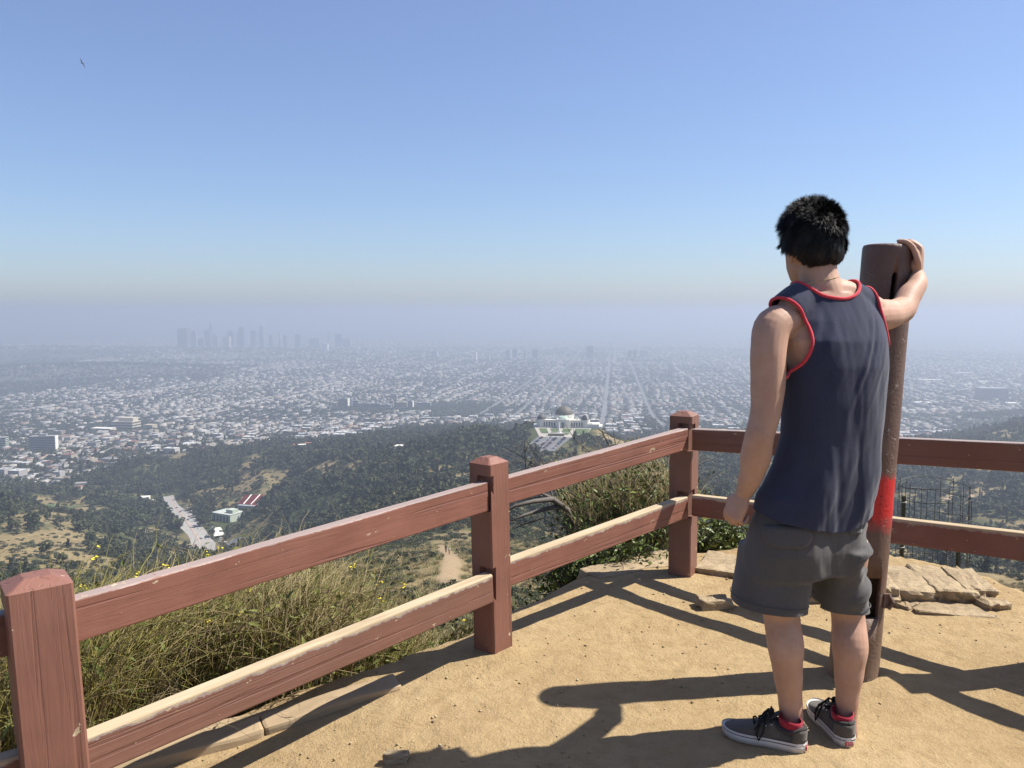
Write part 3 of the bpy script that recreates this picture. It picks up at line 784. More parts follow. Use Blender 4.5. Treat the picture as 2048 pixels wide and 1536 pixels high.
# street trees
CT2 = []
def city_trees(cnt, r0, r1, s0, s1, seed, bias=0.0):
    x, y, r = fan(cnt, r0, r1, 0.70, seed)
    e, n_ = x * CE - y * SE, x * SE + y * CE
    p = px_of(x, y)
    d = np.clip(.52 - .9 * fbm(x / 420, y / 420, 51, 3) + bias, .05, 1) * np.where(p < 420, 1.5, 1)
    hc = g2(160, 5300); d = np.where((np.abs(x - hc[0]) < 1000) & (np.abs(y - hc[1]) < 700), 1, d)
    d = np.where((np.abs(p - 930) < 75) & (np.abs(y - 3000) < 330), 1.5, d)
    d = np.where((np.abs(p - 2080) < 170) & (np.abs(y - 2500) < 380), 1.6, d)
    k = (urban_of(x, y) > .4) & (r.uniform(0, 1, len(x)) < d)
    for a in AV: k &= ~(np.abs(e - a) < 11)
    x, y = x[k], y[k]; h = r.uniform(s0, s1, len(x))
    CT2.append((x, y, h))
city_trees(46000, 1550, 3200, 4, 10, 61, .08)
city_trees(52000, 3000, 5200, 5, 11, 62, .06)
city_trees(46000, 5000, 9500, 8, 15, 63, .0)
x, y, h = [np.concatenate(q) for q in zip(*CT2)]
CTM = [clump_mesh('crown', 46, 'round', m_leaf_dark, 31, .16, 5), clump_mesh('crown', 46, 'round', m_leaf_mid, 32, .16, 5), clump_mesh('crown', 40, 'pine', m_leaf_dark, 33, .14, 6)]
w = h * RNG.uniform(1.0, 1.6, len(x))
scatter('city_trees', np.stack([x, y, hz(x, y) - .15 * h], 1), np.stack([w, w, h], 1), RNG.uniform(0, 6.28, len(x)), RNG.choice(3, len(x), p=[.55, .33, .12]), CTM)
print('city trees', len(x))
# ================================================================== roads, observatory, landmarks, cars
def strip(name, pts, width, off, mat, seg=10.0, across=4, kind='structure', closed=False):
    dense = []
    for a, b_ in zip(pts[:-1], pts[1:]):
        m = max(1, int(math.hypot(b_[0] - a[0], b_[1] - a[1]) / seg))
        dense += [(a[0] + (b_[0] - a[0]) * i / m, a[1] + (b_[1] - a[1]) * i / m) for i in range(m)]
    dense.append(pts[-1])
    V, F = [], []
    for i, p in enumerate(dense):
        q0, q1 = dense[max(0, i - 1)], dense[min(len(dense) - 1, i + 1)]
        tx, ty = q1[0] - q0[0], q1[1] - q0[1]; l = math.hypot(tx, ty); nx, ny = ty / l, -tx / l
        w = width[0] + (width[1] - width[0]) * i / (len(dense) - 1) if hasattr(width, '__len__') else width
        for k in range(across + 1):
            s = (k / across - .5) * w
            V.append((p[0] + nx * s, p[1] + ny * s, 0))
        if i:
            for k in range(across):
                a = (i - 1) * (across + 1) + k
                F.append((a, a + 1, a + across + 2, a + across + 1))
    A = np.array(V); zz = hz(A[:, 0], A[:, 1])
    if across >= 2:
        zz = zz.reshape(-1, across + 1).mean(1).repeat(across + 1) * .5 + zz * .5
    A[:, 2] = zz + off
    o = mesh_obj(name, A, F, mat)
    # make the normals face up
    if o.data.polygons[0].normal.z < 0: o.data.flip_normals()
    return tag(o, kind=kind)
m_conc = simple('concrete_road', (0.2812, 0.2656, 0.2422), .9, .14, .08)
m_asph = simple('asphalt', (0.1172, 0.1172, 0.1172), .9, .2, .1)
m_aven = simple('worn_avenue', (0.15, 0.147, 0.14), .9, .2, .02)
m_lawn = simple('mown_lawn', (0.05859, 0.08984, 0.02734), .9, .25, .05)
m_pave = simple('pale_path', (0.31, 0.285, 0.245), .9, .1, .2)
m_trail = simple('trail_dirt', (0.2812, 0.2109, 0.1289), .95, .2, .4)
m_line = simple('painted_median', (0.4062, 0.2812, 0.2188), .9, .1, .1)
strip('road', ROAD_AXIS, (30, 24), .35, m_conc)
strip('road_median', ROAD_AXIS, 1.6, .75, m_line, across=1)
strip('road', [g2(470, 915), g2(462, 880), g2(446, 850)], 20, .5, m_asph)
strip('path', [g2(1905, 900), g2(1940, 930), g2(1985, 880), g2(2060, 850)], 9, .6, m_trail)
strip('golf_green', [g2(62, 1130), g2(100, 1120), g2(136, 1165)], (40, 58), .8, m_lawn, seg=6, across=8)
for a in AV:
    pts = [city_xy(a, n_) for n_ in np.linspace(2250 if a > -100 else 2500, 9000, 30)]
    strip('avenue', pts, 17 if a == -30.0 else 9, 1.2, m_aven, seg=60)
for n_ in (2660, 3330, 4020, 4700):
    strip('cross_street', [city_xy(e, n_) for e in np.linspace(-1900, 1900, 24)], 18, 1.0, m_asph, seg=60)

# ---- observatory
m_white = simple('white_plaster', (0.70, 0.67, 0.59), .85, .05, .2)
m_cop = simple('weathered_copper', (0.1016, 0.08984, 0.06641), .6, .18, .3)
m_glass = simple('dark_window', (0.02344, 0.02734, 0.03125), .25, .1, 1, spec=.5)
m_dkdome = simple('dark_dome', (0.07031, 0.0625, 0.05469), .6, .15, .3)
m_cream = simple('cream_wall', (0.4844, 0.4375, 0.3438), .9, .08, .2)
ob = empty('observatory', (OBS.x, OBS.y + 14, ZOBS), -TH, 'white observatory with three dark domes on the hilltop above the lawn', 'observatory')
def olathe(name, prof, c, mat, n=28, smooth=True):
    bm = bmesh.new(); add_lathe(bm, prof, c, n); bmesh.ops.recalc_face_normals(bm, faces=bm.faces)
    return bm_obj(name, bm, mat, ob, False)
def obox(name, c, s, mat, par=None):
    mb = MB(); mb.box(c, s); return mb.build(name, mat, par or ob)
obox('wing', (-18.5, 0, 4.4), (21, 12, 10.8), m_white); obox('wing', (18.5, 0, 4.4), (21, 12, 10.8), m_white)
obox('parapet', (-18.5, -6.1, 10.0), (21, .5, .7), m_cream); obox('parapet', (18.5, -6.1, 10.0), (21, .5, .7), m_cream)
eb = obox('entrance_block', (0, -3, 5.4), (17, 15, 12.8), m_white)
pr = obox('portico', (0, -11.2, 5.6), (9.5, 2.2, 13.2), m_white)
dr = obox('door', (0, -12.4, 4.1), (4.4, .4, 7.4), m_glass)
for s in (-1.3, 1.3): obox('door_mullion', (s, -12.7, 4.1), (.35, .3, 7.4), m_white, dr)
olathe('rotunda', [(14.5, -1), (14.5, 9), (13.6, 9), (13.6, 13.4), (14.0, 13.4), (14.0, 14.2), (12.6, 14.2), (12.6, 15.8), (12.2, 15.8)], (0, 15, 0), m_white, 32)
for k in range(18):
    a = 2 * math.pi * k / 18; obox('merlon', (13.5 * math.cos(a), 15 + 13.5 * math.sin(a), 14.9), (1.1, 1.1, 1.4), m_white)
gd = olathe('main_dome', [(12.4, 15.7)] + [(12.4 * math.cos(t_), 15.7 + 11.4 * math.sin(t_)) for t_ in np.linspace(.04, 1.5707, 12)][:-1] + [(0, 27.1)], (0, 15, 0), m_cop, 36)
olathe('finial', [(.9, 26.9), (.7, 28.0), (0, 28.3)], (0, 15, 0), m_cop, 10)
olathe('front_drum', [(6.4, 11.6), (6.4, 12.9), (6.0, 12.9), (5.6, 14.2), (0, 14.8)], (0, -2.5, 0), simple('pale_green_copper', (0.42, 0.52, 0.43), .7, .1, .3), 24)
for sx_, rr in ((-29.5, 6.3), (29.5, 5.9)):
    tw = olathe('dome_tower', [(rr, -1), (rr, 9.8), (rr * 1.04, 9.8), (rr * 1.04, 10.6), (rr * .95, 10.6)], (sx_, -1, 0), m_white, 24)
    dm = olathe('small_dome', [(rr * .95, 10.5)] + [(rr * .95 * math.cos(t_), 10.8 + 6.4 * math.sin(t_)) for t_ in np.linspace(.02, 1.5707, 9)][:-1] + [(0, 17.2)], (sx_, -1, 0), m_dkdome, 26)
    if sx_ > 0:
        mb = MB()
        for t0, t1 in zip(np.linspace(.05, 1.5, 8)[:-1], np.linspace(.05, 1.5, 8)[1:]):
            for off in (-1.5, 1.5):
                pa = [(sx_ + .5 + math.cos(q) * rr * .99 * .55 + off * .35, -1 - math.cos(q) * rr * .99 * .84 + off, 10.8 + 6.6 * math.sin(q)) for q in (t0, t1)]
                mb.tube(pa, .32, 4)
        mb.build('shutter_rail', m_white, dm)
for s in (-1, 1):
    for k in range(5):
        wx = s * (11.5 + k * 3.4)
        w = obox('window', (wx, -6.05, 4.6), (1.5, .5, 5.2), m_glass); obox('sill', (wx, -6.3, 1.85), (1.9, .5, .3), m_white, w)
obox('terrace', (40, 4, 2.2), (16, 20, 6.4), m_white); obox('terrace', (47, 6, -1.5), (10, 22, 8), m_white)
obox('terrace', (-36, 2, 1.0), (8, 12, 4), m_white)
obox('wing_link', (35, 0, 3), (8, 8, 7.4), m_white)
def obs_xy(a, b_): return OBS.x + a * CE + b_ * SE, OBS.y + 14 - a * SE + b_ * CE
def flat_quad(name, pts, z, mat, kind='structure'):
    V = [(p[0], p[1], z) for p in pts]
    o = mesh_obj(name, V, [tuple(range(len(V)))], mat)
    if o.data.polygons[0].normal.z < 0: o.data.flip_normals()
    return tag(o, kind=kind)
flat_quad('forecourt', [obs_xy(*q) for q in ((-38, -10), (38, -10), (30, -92), (-24, -92))], ZOBS + .35, m_pave)
for q in ([(-31, -19), (-21, -19), (-15, -62), (-24, -62)], [(-16, -19), (-4, -19), (-4, -48), (-12, -48)], [(1, -19), (13, -19), (11, -50), (1, -50)], [(17, -19), (36, -19), (33, -66), (16, -66)], [(-13, -54), (-4, -54), (-4, -72), (-11, -72)], [(3, -56), (12, -56), (10, -72), (3, -72)]):
    flat_quad('lawn', [obs_xy(*p) for p in q], ZOBS + .75, m_lawn)
flat_quad('parking_lot', [obs_xy(*q) for q in ((-26, -92), (16, -92), (2, -196), (-34, -196))], ZOBS + .4, m_asph)
mo = empty('monument', (*obs_xy(-1.5, -66), ZOBS + .3), -TH, 'slim white stepped monument column on the lawn before the observatory', 'monument')
for nm, c, s in (('base', (0, 0, 1.0), (5.5, 5.5, 2.0)), ('pedestal', (0, 0, 3.2), (2.6, 2.6, 2.6))):
    mb = MB(); mb.box(c, s); mb.build(nm, m_white, mo)
bm = bmesh.new(); add_lathe(bm, [(1.25, 4.4), (.95, 9), (.55, 14.6), (0, 15.4)], n=8); bm_obj('shaft', bm, m_white, mo)
pl = empty('planter_wall', (*obs_xy(-4, -82), ZOBS + .3), -TH, 'low dark planter wall between the lawn and the parked cars', 'wall')
mb = MB(); mb.box((0, 0, 1.4), (20, 4, 3.0)); mb.build('wall_body', simple('dark_planter', (.16, .15, .11), .9, .2, .5), pl)
mb = MB(); mb.box((0, 0, 3.1), (20.6, 4.6, .35)); mb.build('coping', m_pave, pl)

# ---- cars
CARC = {'white': (.75, .75, .74), 'black': (.02, .02, .022), 'silver': (.42, .43, .45), 'dark grey': (.10, .10, .11), 'dark blue': (.03, .05, .12), 'dark red': (.22, .03, .03)}
CARM = {k: simple('car_paint_' + k.replace(' ', '_'), c, .35, .03, 1, spec=.5) for k, c in CARC.items()}
def car_parts():
    bm = bmesh.new(); add_box(bm, (0, 0, .62), (4.5, 1.8, .72), 0, .16)
    me = bpy.data.meshes.new('car_body'); bm.to_mesh(me); bm.free()
    V = [(-1.6, -.78, .97), (1.15, -.78, .97), (1.15, .78, .97), (-1.6, .78, .97), (-1.15, -.66, 1.48), (.45, -.66, 1.48), (.45, .66, 1.48), (-1.15, .66, 1.48)]
    mc = bpy.data.meshes.new('cabin'); mc.from_pydata(V, [], [(4, 5, 6, 7), (0, 1, 5, 4), (1, 2, 6, 5), (2, 3, 7, 6), (3, 0, 4, 7)]); mc.materials.append(m_glass)
    mb = MB(); mb.box((-.35, 0, 1.5), (1.7, 1.36, .07)); mr = bpy.data.meshes.new('roof'); mr.from_pydata(mb.V, [], mb.F)
    wb = MB(); wb.tube([(0, -.1, 0), (0, .1, 0)], .33, 10); mw = bpy.data.meshes.new('wheel'); mw.from_pydata(wb.V, [], wb.F); mw.materials.append(m_glass)
    return me, mc, mr, mw
cb, cc, crf, cw = car_parts()
CBM, CRM = {}, {}
for k, m in CARM.items():
    a = cb.copy(); a.materials.append(m); CBM[k] = a
    a = crf.copy(); a.materials.append(m); CRM[k] = a
def car(x, y, z, rz, colr_, where, group):
    where = where.replace('in the rows', 'in the %s rows' % ('first' if y > 985 else 'second' if y > 960 else 'third' if y > 935 else 'farther' if y > 915 else 'lowest')) if 'rows' in where else where
    o = link(bpy.data.objects.new('parked_car' if 'parked' in where else 'car', CBM[colr_])); o.location = (x, y, z); o.rotation_euler = (0, 0, rz)
    tag(o, colr_ + ' car ' + where, 'car', group)
    link(bpy.data.objects.new('cabin', cc), o); link(bpy.data.objects.new('roof', CRM[colr_]), o)
    for sx_ in (-1.4, 1.4):
        for sy_ in (-.82, .82):
            w = link(bpy.data.objects.new('wheel', cw), o); w.location = (sx_, sy_, .33)
rcar = random.Random(5)
cols = ['white', 'white', 'black', 'silver', 'silver', 'dark grey', 'black', 'dark blue', 'dark red']
for row, (xa, ang) in enumerate(((-20, 0), (-9, 0), (-2.5, 0), (8, 0))):
    for k in range(17):
        if rcar.random() < .14: continue
        b_ = -99 - k * 5.0
        sh = (b_ + 95) * .10
        x, y = obs_xy(xa + sh, b_)
        car(x, y, ZOBS + .42, -TH + rcar.uniform(-.06, .06) + (math.pi if rcar.random() < .5 else 0), rcar.choice(cols), 'parked in the rows of cars below the observatory lawn' if True else '', 'cars parked below the observatory')
for k in range(14):
    x, y = g2(1040 + k * 2.6 + rcar.uniform(-1, 1), 880 + rcar.uniform(-14, 14))
    car(x, y, hz1(x, y) + .3, rcar.uniform(0, 3.1), rcar.choice(cols), 'parked among the trees left of the observatory hill', 'cars parked among the trees')
for px_, Y_ in ((352, 1075), (346, 1085), (341, 1090), (355, 1098), (372, 1020), (380, 975), (378, 968), (352, 940), (357, 930), (361, 922), (366, 935), (330, 1180), (337, 1140), (372, 1050)):
    x, y = g2(px_ + 12, Y_)
    car(x, y, hz1(x, y) + .45, 1.5 + rcar.uniform(-.15, .15), rcar.choice(cols), 'on the wide pale road down in the canyon', 'cars on the canyon road')
for k in range(26):
    Y_ = 905 + k * 11; x, y = g2(np.interp(Y_, [880, 1060, 1200], [440, 392, 356]) + rcar.uniform(-3, 12), Y_)
    car(x, y, hz1(x, y) + .5, 1.5 + rcar.uniform(-.5, .5), rcar.choice(cols[:5]), 'parked along the edge of the pale canyon road', 'cars parked along the canyon road')

# ---- canyon buildings
def block(name, px, Y, w, d, h, rz, mat, label, cat='building', roof=None, bands=0, top=None, zoff=0.0, bandm=None, group=None):
    """building standing on the terrain: wall body, roof slab, window bands, roof box"""
    x, y = g2(px, Y); z = hz1(x, y) + zoff
    e = empty(name, (x, y, z), rz, label, cat, group)
    mb = MB(); mb.box((0, 0, h / 2 - 3), (w, d, h + 6)); mb.build('wall', mat, e)
    mb = MB(); mb.box((0, 0, h + .25), (w + .6, d + .6, .5)); mb.build('roof', roof or m_conc, e)
    for k in range(bands):
        zz = h * (k + .62) / bands
        mb = MB(); mb.box((0, 0, zz), (w + .5, d + .5, h / bands * .42)); mb.build('window_band', bandm or m_glass, e)
    if top:
        mb = MB(); mb.box((top[3] if len(top) > 3 else 0, 0, h + top[2] / 2), top[:3]); mb.build('roof_house', mat, e)
    return e
m_gry = simple('grey_wall', (0.2656, 0.2734, 0.2812), .9, .08, .1); m_dgry = simple('dark_wall', (0.1328, 0.1406, 0.1484), .8, .1, .1)
m_tanw = simple('tan_wall', (0.4062, 0.3359, 0.25), .9, .08, .1); m_pgreen = simple('pale_green_wall', (0.3906, 0.4375, 0.3594), .9, .08, .1)
m_redr = simple('red_roof', (0.3125, 0.1016, 0.0625), .9, .15, .2); m_beige = simple('beige_wall', (0.5156, 0.4531, 0.3516), .9, .06, .1)
m_blue = simple('blue_glass_wall', (0.1094, 0.1406, 0.1875), .4, .1, .05); m_brick = simple('brick_wall', (0.1875, 0.1172, 0.09375), .9, .1, .2)
e = block('theatre_building', 446, 1075, 34, 24, 11, -.5, m_pgreen, 'pale green flat roofed theatre building beside the canyon road', roof=simple('grey_roof', (.38, .40, .36), .9, .1, .2), top=(12, 10, 5, 8))
for k in range(5):
    mb = MB(); mb.box((-12 + k * 6, -12.2, 5), (1.6, .5, 7)); mb.build('window', m_glass, e)
am = empty('amphitheatre', (*g2(500, 1140), hz1(*g2(500, 1140))), -.25, 'open air theatre with dark red banks of seats among the trees', 'amphitheatre')
m_seat = simple('red_seats', (0.1875, 0.02734, 0.02734), .8, .15, .5)
for k, (xa, wa, y0, y1, z0) in enumerate(((-22, 9, 0, 20, 3), (-11, 10, 0, 24, 3), (0, 10, -2, 26, 3), (12, 11, -6, 18, 2.5), (27, 14, -6, 9, 6), (44, 16, -10, 2, 8))):
    mb = MB()
    n_ = 8
    for j in range(n_):
        mb.box((xa, y0 + (y1 - y0) * (j + .5) / n_, z0 + j * 1.1), (wa, (y1 - y0) / n_, 1.6))
    s = mb.build('seat_bank', m_seat, am)
    mb = MB(); mb.tube([(xa + wa / 2 + .8, y0 - 1, z0 + .6), (xa + wa / 2 + .8, y1, z0 + n_ * 1.1 + .9)], .8, 4); mb.build('aisle', m_white, am)
mb = MB(); mb.box((0, -8, 2), (40, 6, 4)); mb.build('stage_roof', m_gry, am)
for px_, Y_, w in ((424, 1000, 10), (421, 985, 8), (426, 972, 13)):
    x, y = g2(px_, Y_); z = hz1(x, y)
    tn = empty('tent', (x, y, z), .5, 'white peaked event tent by the theatre, %s' % ('farthest of the three' if Y_ == 1000 else 'smallest of the three' if Y_ == 985 else 'nearest of the three'), 'tent', 'event tents by the theatre')
    mesh_obj('canopy', [(-w / 2, -w / 3, 3), (w / 2, -w / 3, 3), (w / 2, w / 3, 3), (-w / 2, w / 3, 3), (-w * .3, 0, 6), (w * .3, 0, 6)], [(0, 1, 5, 4), (2, 3, 4, 5), (3, 0, 4), (1, 2, 5)], m_white, tn)
    for sx_ in (-1, 1):
        for sy_ in (-1, 1):
            mb = MB(); mb.tube([(sx_ * w * .47, sy_ * w * .31, -1), (sx_ * w * .47, sy_ * w * .31, 3)], .15, 4); mb.build('leg', m_white, tn)
block('clubhouse', 275, 1270, 18, 12, 5, .2, m_white, 'white low building in the trees left of the canyon road', roof=m_white)
block('annex', 292, 1255, 12, 8, 4, .2, m_white, 'small white annex beside the white low building in the trees', roof=m_conc)
block('villa', 140, 1330, 16, 10, 5, .3, m_beige, 'villa with red tiled roof half hidden in the trees', 'house', roof=m_redr)
block('villa', 152, 1365, 20, 11, 6, .3, m_white, 'white villa just behind the red roofed one in the trees', 'house', roof=m_conc)
block('villa', 134, 1300, 12, 9, 4, .3, m_tanw, 'lower red roofed villa in front of the white one in the trees', 'house', roof=m_redr)
block('reservoir_hall', 806, 1120, 24, 13, 8, -.15, m_white, 'plain white hall with slanting roof alone among the dark trees', roof=m_white)
for k, (px_, Y_, w, rm) in enumerate(((590, 1560, 15, m_redr), (612, 1540, 12, m_redr), (600, 1520, 13, m_white), (640, 1600, 14, m_white), (668, 1500, 15, m_redr), (682, 1480, 12, m_white), (420, 1640, 18, m_beige), (455, 1660, 16, m_redr), (490, 1650, 20, m_beige), (515, 1640, 14, m_redr), (370, 1690, 14, m_white), (395, 1650, 13, m_redr))):
    block('hillside_villa', px_, Y_, w, w * .7, 7, .2 * (k % 3), (m_white, m_beige, m_tanw)[k % 3],
          '%s walled villa with %s roof on the ridge above the canyon' % (('white', 'beige', 'tan')[k % 3], {m_redr: 'red', m_white: 'white', m_beige: 'beige'}[rm]), 'house', roof=rm, group='villas on the ridge')
# ---- landmarks of the plain
e = block('apartment_tower', 78, 1900, 54, 18, 36, .18, m_gry, 'broad grey balconied apartment tower with a white end wall', bands=9, top=(16, 10, 5))
mb = MB(); mb.box((27.6, 0, 17), (1.4, 19, 38)); mb.build('end_wall', m_white, e)
block('apartment_tower', -6, 2000, 24, 18, 30, .1, m_pgreen, 'greenish apartment tower cut by the photo edge beside the grey one', bands=7)
block('beige_complex', 246, 2480, 72, 40, 24, -.2, m_beige, 'large beige stepped building standing out of the low houses', roof=m_beige, top=(50, 24, 12, 8), bands=3)
block('beige_hall', 200, 2420, 66, 26, 10, -.2, m_beige, 'long low beige hall at the foot of the large beige building', roof=m_white)
block('beige_annex', 295, 2460, 30, 24, 14, -.2, m_tanw, 'square tan building at the near corner of the large beige building', roof=m_tanw)
HB = [(686, 3140, 36, 24, 33, m_dgry, 'dark office block with a white striped end, first of the hospital row', 6), (700, 3160, 14, 20, 28, m_blue, 'narrow blue glass block beside the dark office block', 0),
      (711, 3120, 22, 20, 26, m_gry, 'short grey block behind the long grey wards', 3), (729, 3090, 54, 22, 19, m_gry, 'long plain grey ward block of the hospital', 4), (751, 3080, 30, 22, 19, m_dgry, 'dark ward block next to the long grey one', 4),
      (770, 3060, 42, 24, 17, m_gry, 'grey ward block with a pale slanting end', 3), (782, 3110, 12, 14, 26, m_tanw, 'slim tan stair tower of the hospital', 5), (789, 3190, 16, 14, 44, m_cream, 'tall cream tower, highest of the hospital row', 8),
      (803, 3070, 42, 26, 24, m_tanw, 'tan block with a yellowish top on the hospital row', 4), (820, 3080, 18, 20, 28, m_blue, 'blue glass block with a white edge closing the hospital row', 0), (745, 2560, 52, 20, 13, m_brick, 'low dark brick block before the hospital row', 2),
      (848, 3120, 50, 22, 18, m_gry, 'low grey wing to the side of the hospital row', 3)]
for px_, Y_, w, d, h, mt, lab, bd in HB:
    e = block('hospital_block' if mt is not m_brick else 'brick_block', px_, Y_, w, d, h, -TH, mt, lab, bands=bd, top=(w * .4, d * .5, 4))
    if 'white striped' in lab or 'white edge' in lab:
        mb = MB(); mb.box((w / 2 + .6, 0, h / 2), (1.2, d, h)); mb.build('end_wall', m_white, e)
block('dark_hall', 1988, 3500, 110, 60, 52, -TH, m_dgry, 'huge dark slab building on the plain beyond the fence', roof=m_gry)
for px_, Y_, w, lab in ((1862, 4600, 120, 'long white roofed warehouse nearest the tall metal post'), (1930, 5200, 100, 'long white warehouse farthest out on the plain'), (1850, 3300, 60, 'low white roofed shed before the long warehouse'), (1975, 4500, 80, 'white flat warehouse above the huge dark slab'), (2030, 3300, 40, 'bright white block beside the huge dark slab')):
    block('warehouse', px_, Y_, w, 40, 8, -TH, m_white, lab, roof=m_white)
# downtown and mid-town towers: px centre, px width, top y, distance, material, label, crown
TW = [(367, 20, 657, 8600, m_dgry, 'broad dark tower at the near end of the downtown skyline', 'flat'), (378, 8, 655, 8700, m_dgry, 'dark tower with a white roof light behind the broad one', 'box'), (389, 10, 662, 8650, m_gry, 'grey tower standing against the broad dark one', 'flat'),
      (403, 13, 677, 8900, m_dgry, 'low dark block between the broad tower and the spired one', 'flat'), (416, 12, 660, 9000, m_dgry, 'dark tower at the foot of the spired tower', 'flat'), (423, 5, 646, 9300, m_blue, 'slender spired tower, tallest of the skyline', 'spire'),
      (431, 10, 669, 9100, m_gry, 'short grey tower next to the spired one', 'box'), (454, 14, 673, 8500, m_beige, 'beige slab tower low in front of the skyline', 'flat'), (463, 12, 662, 9200, m_dgry, 'dark tower behind the beige slab', 'flat'),
      (476, 5, 666, 9400, m_gry, 'narrow grey tower leaning on the tall dark one', 'flat'), (484, 11, 654, 9000, m_blue, 'tall flat topped blue tower in the middle of the skyline', 'box'), (508, 10, 661, 9200, m_blue, 'blue tower between the two tall ones', 'flat'),
      (524, 9, 650, 9300, m_gry, 'tall tower with a rounded crown in the skyline', 'round'), (543, 7, 670, 9300, m_dgry, 'small dark tower right after the rounded crown', 'flat'), (561, 4, 664, 9500, m_gry, 'very thin grey tower of the skyline', 'flat'),
      (571, 7, 671, 9300, m_dgry, 'dark stump tower beside the very thin one', 'flat'), (596, 10, 668, 9200, m_blue, 'lone bluish tower past the thin one', 'box'), (629, 20, 677, 9300, m_gry, 'wide low grey block far along the skyline', 'flat'),
      (657, 2, 664, 9600, m_dgry, 'needle thin mast tower far along the skyline', 'spire'), (652, 9, 687, 8200, m_white, 'short white tower in front of the skyline end', 'flat'), (677, 13, 668, 9300, m_blue, 'blue tower near the skyline end', 'flat'), (694, 18, 677, 9400, m_gry, 'wide grey tower closing the skyline', 'flat')]
TW += [(1017, 10, 700, 6900, m_gry, 'squat grey tower at the start of the mid town row', 'flat'), (1030, 9, 698, 7000, m_blue, 'bluish tower beside the squat grey one in mid town', 'flat'), (1050, 3, 700, 7000, m_dgry, 'thin mast like tower in mid town', 'spire'),
       (1070, 10, 697, 6900, m_dgry, 'round topped dark tower in mid town', 'round'), (1180, 14, 692, 6900, m_dgry, 'broad dark tower standing alone in mid town beside the avenue', 'flat'), (1259, 7, 701, 6900, m_dgry, 'first of the twin dark towers past the avenue', 'flat'),
       (1270, 7, 701, 6950, m_dgry, 'second of the twin dark towers past the avenue', 'flat'), (1288, 16, 701, 7100, m_gry, 'wide grey slab after the twin dark towers', 'flat'), (951, 5, 704, 6600, m_white, 'white tower between downtown and mid town', 'flat'), (978, 4, 709, 6500, m_beige, 'pale stub tower next to the white one', 'flat'), (870, 12, 702, 7200, m_gry, 'lone grey block between downtown and the white tower', 'flat')]
for px_, pw, ty, Y_, mt, lab, crown in TW:
    x, y = g2(px_, Y_); z = hz1(x, y); zt = P(px_, ty, Y_).z; h = zt - z; w = pw / FPX * Y_
    e = empty('tower', (x, y, z), -TH + .2 * ((px_ * 7) % 3 - 1), lab, 'skyscraper'); d = max(24, min(w, 46)) if w > 18 else w
    hm = h * .93 if crown in ('box', 'round', 'spire') else h
    mb = MB(); mb.box((0, 0, hm / 2 - 6), (w, d, hm + 12)); sh = mb.build('shaft', mt, e)
    mb = MB(); mb.box((0, 0, 9), (w * 1.35, d * 1.35, 18)); mb.build('podium', m_gry, e)
    if crown == 'box': mb = MB(); mb.box((0, 0, hm + h * .03), (w * .6, d * .6, h * .07)); mb.build('crown_block', mt, e)
    elif crown == 'round': bm = bmesh.new(); add_lathe(bm, [(w * .46, hm), (w * .44, hm + h * .035), (w * .3, hm + h * .06), (0, hm + h * .075)], n=12); bm_obj('crown_block', bm, mt, e)
    elif crown == 'spire': bm = bmesh.new(); add_lathe(bm, [(w * .4, hm), (w * .2, hm + h * .05), (w * .04, hm + h * .17), (0, hm + h * .18)], n=8); bm_obj('spire', bm, mt, e)
    else: mb = MB(); mb.box((w * .1, 0, h + 2), (w * .5, d * .4, 5)); mb.build('roof_house', m_gry, e)

# ---- hikers on the trail, bird
m_skin_f = simple('hiker_skin', (0.2734, 0.1562, 0.1016), .7, .05, 5); m_black = simple('dark_cloth', (0.02344, 0.02344, 0.02734), .9, .1, 5); m_pale = simple('pale_cloth', (0.4688, 0.4453, 0.4141), .9, .1, 5)
def hiker(px, Y, h, shirt, legs, label, dx=0.0):
    x, y = g2(px, Y); z = hz1(x, y)
    e = empty('person', (x, y, z), dx, label, 'person'); e.scale = (h / 1.75,) * 3
    def body(name, chains, mat):
        mb = MB()
        for pts, rad in chains: mb.tube(pts, rad, 8)
        return mb.build(name, mat, e, True)
    body('trousers', [([(-.1, 0, .95), (-.1, .05, .5), (-.11, -.08, .05)], [.10, .075, .055]), ([(.1, 0, .95), (.1, -.12, .52), (.11, .1, .06)], [.10, .075, .055]), ([(0, 0, .88), (0, 0, 1.02)], [.16, .16])], legs)
    body('shirt', [([(0, 0, .98), (0, 0, 1.2), (0, 0, 1.42), (0, 0, 1.48)], [.16, .155, .17, .08]), ([(-.2, 0, 1.4), (-.27, .03, 1.12)], [.07, .05]), ([(.2, 0, 1.4), (.27, -.03, 1.12)], [.07, .05])], shirt)
    body('body', [([(0, 0, 1.44), (0, .01, 1.54), (0, .02, 1.62), (0, .02, 1.70), (0, .01, 1.76)], [.055, .06, .095, .10, .03]), ([(-.27, .03, 1.13), (-.28, -.08, .92)], [.042, .03]), ([(.27, -.03, 1.13), (.28, .06, .92)], [.042, .03])], m_skin_f)
    body('hair', [([(0, .04, 1.66), (0, .04, 1.74), (0, .02, 1.79)], [.10, .105, .05])], m_black)
    for s, yy in ((-.11, -.1), (.11, .08)): body('shoe', [([(s, yy - .05, .04), (s, yy + .16, .03)], [.05, .04])], m_black)
hiker(889, 176, 1.72, m_black, m_black, 'hiker in dark clothes walking on the dirt trail below', .3)
hiker(896, 170, 1.55, m_pale, simple('bare_leg_tone', (.38, .24, .17), .7, .05, 5), 'hiker in pale top walking beside the dark one on the trail', .2)
bp = P(164, 126, 165)
bd_ = empty('bird', bp, .6, 'dark bird gliding alone high in the sky', 'bird')
bd_.rotation_euler = (.35, 1.12, .25); bd_.scale = (1.4, 1.4, 1.4)
bl = simple('dark_feathers', (.03, .028, .03), .8, .1, 5)
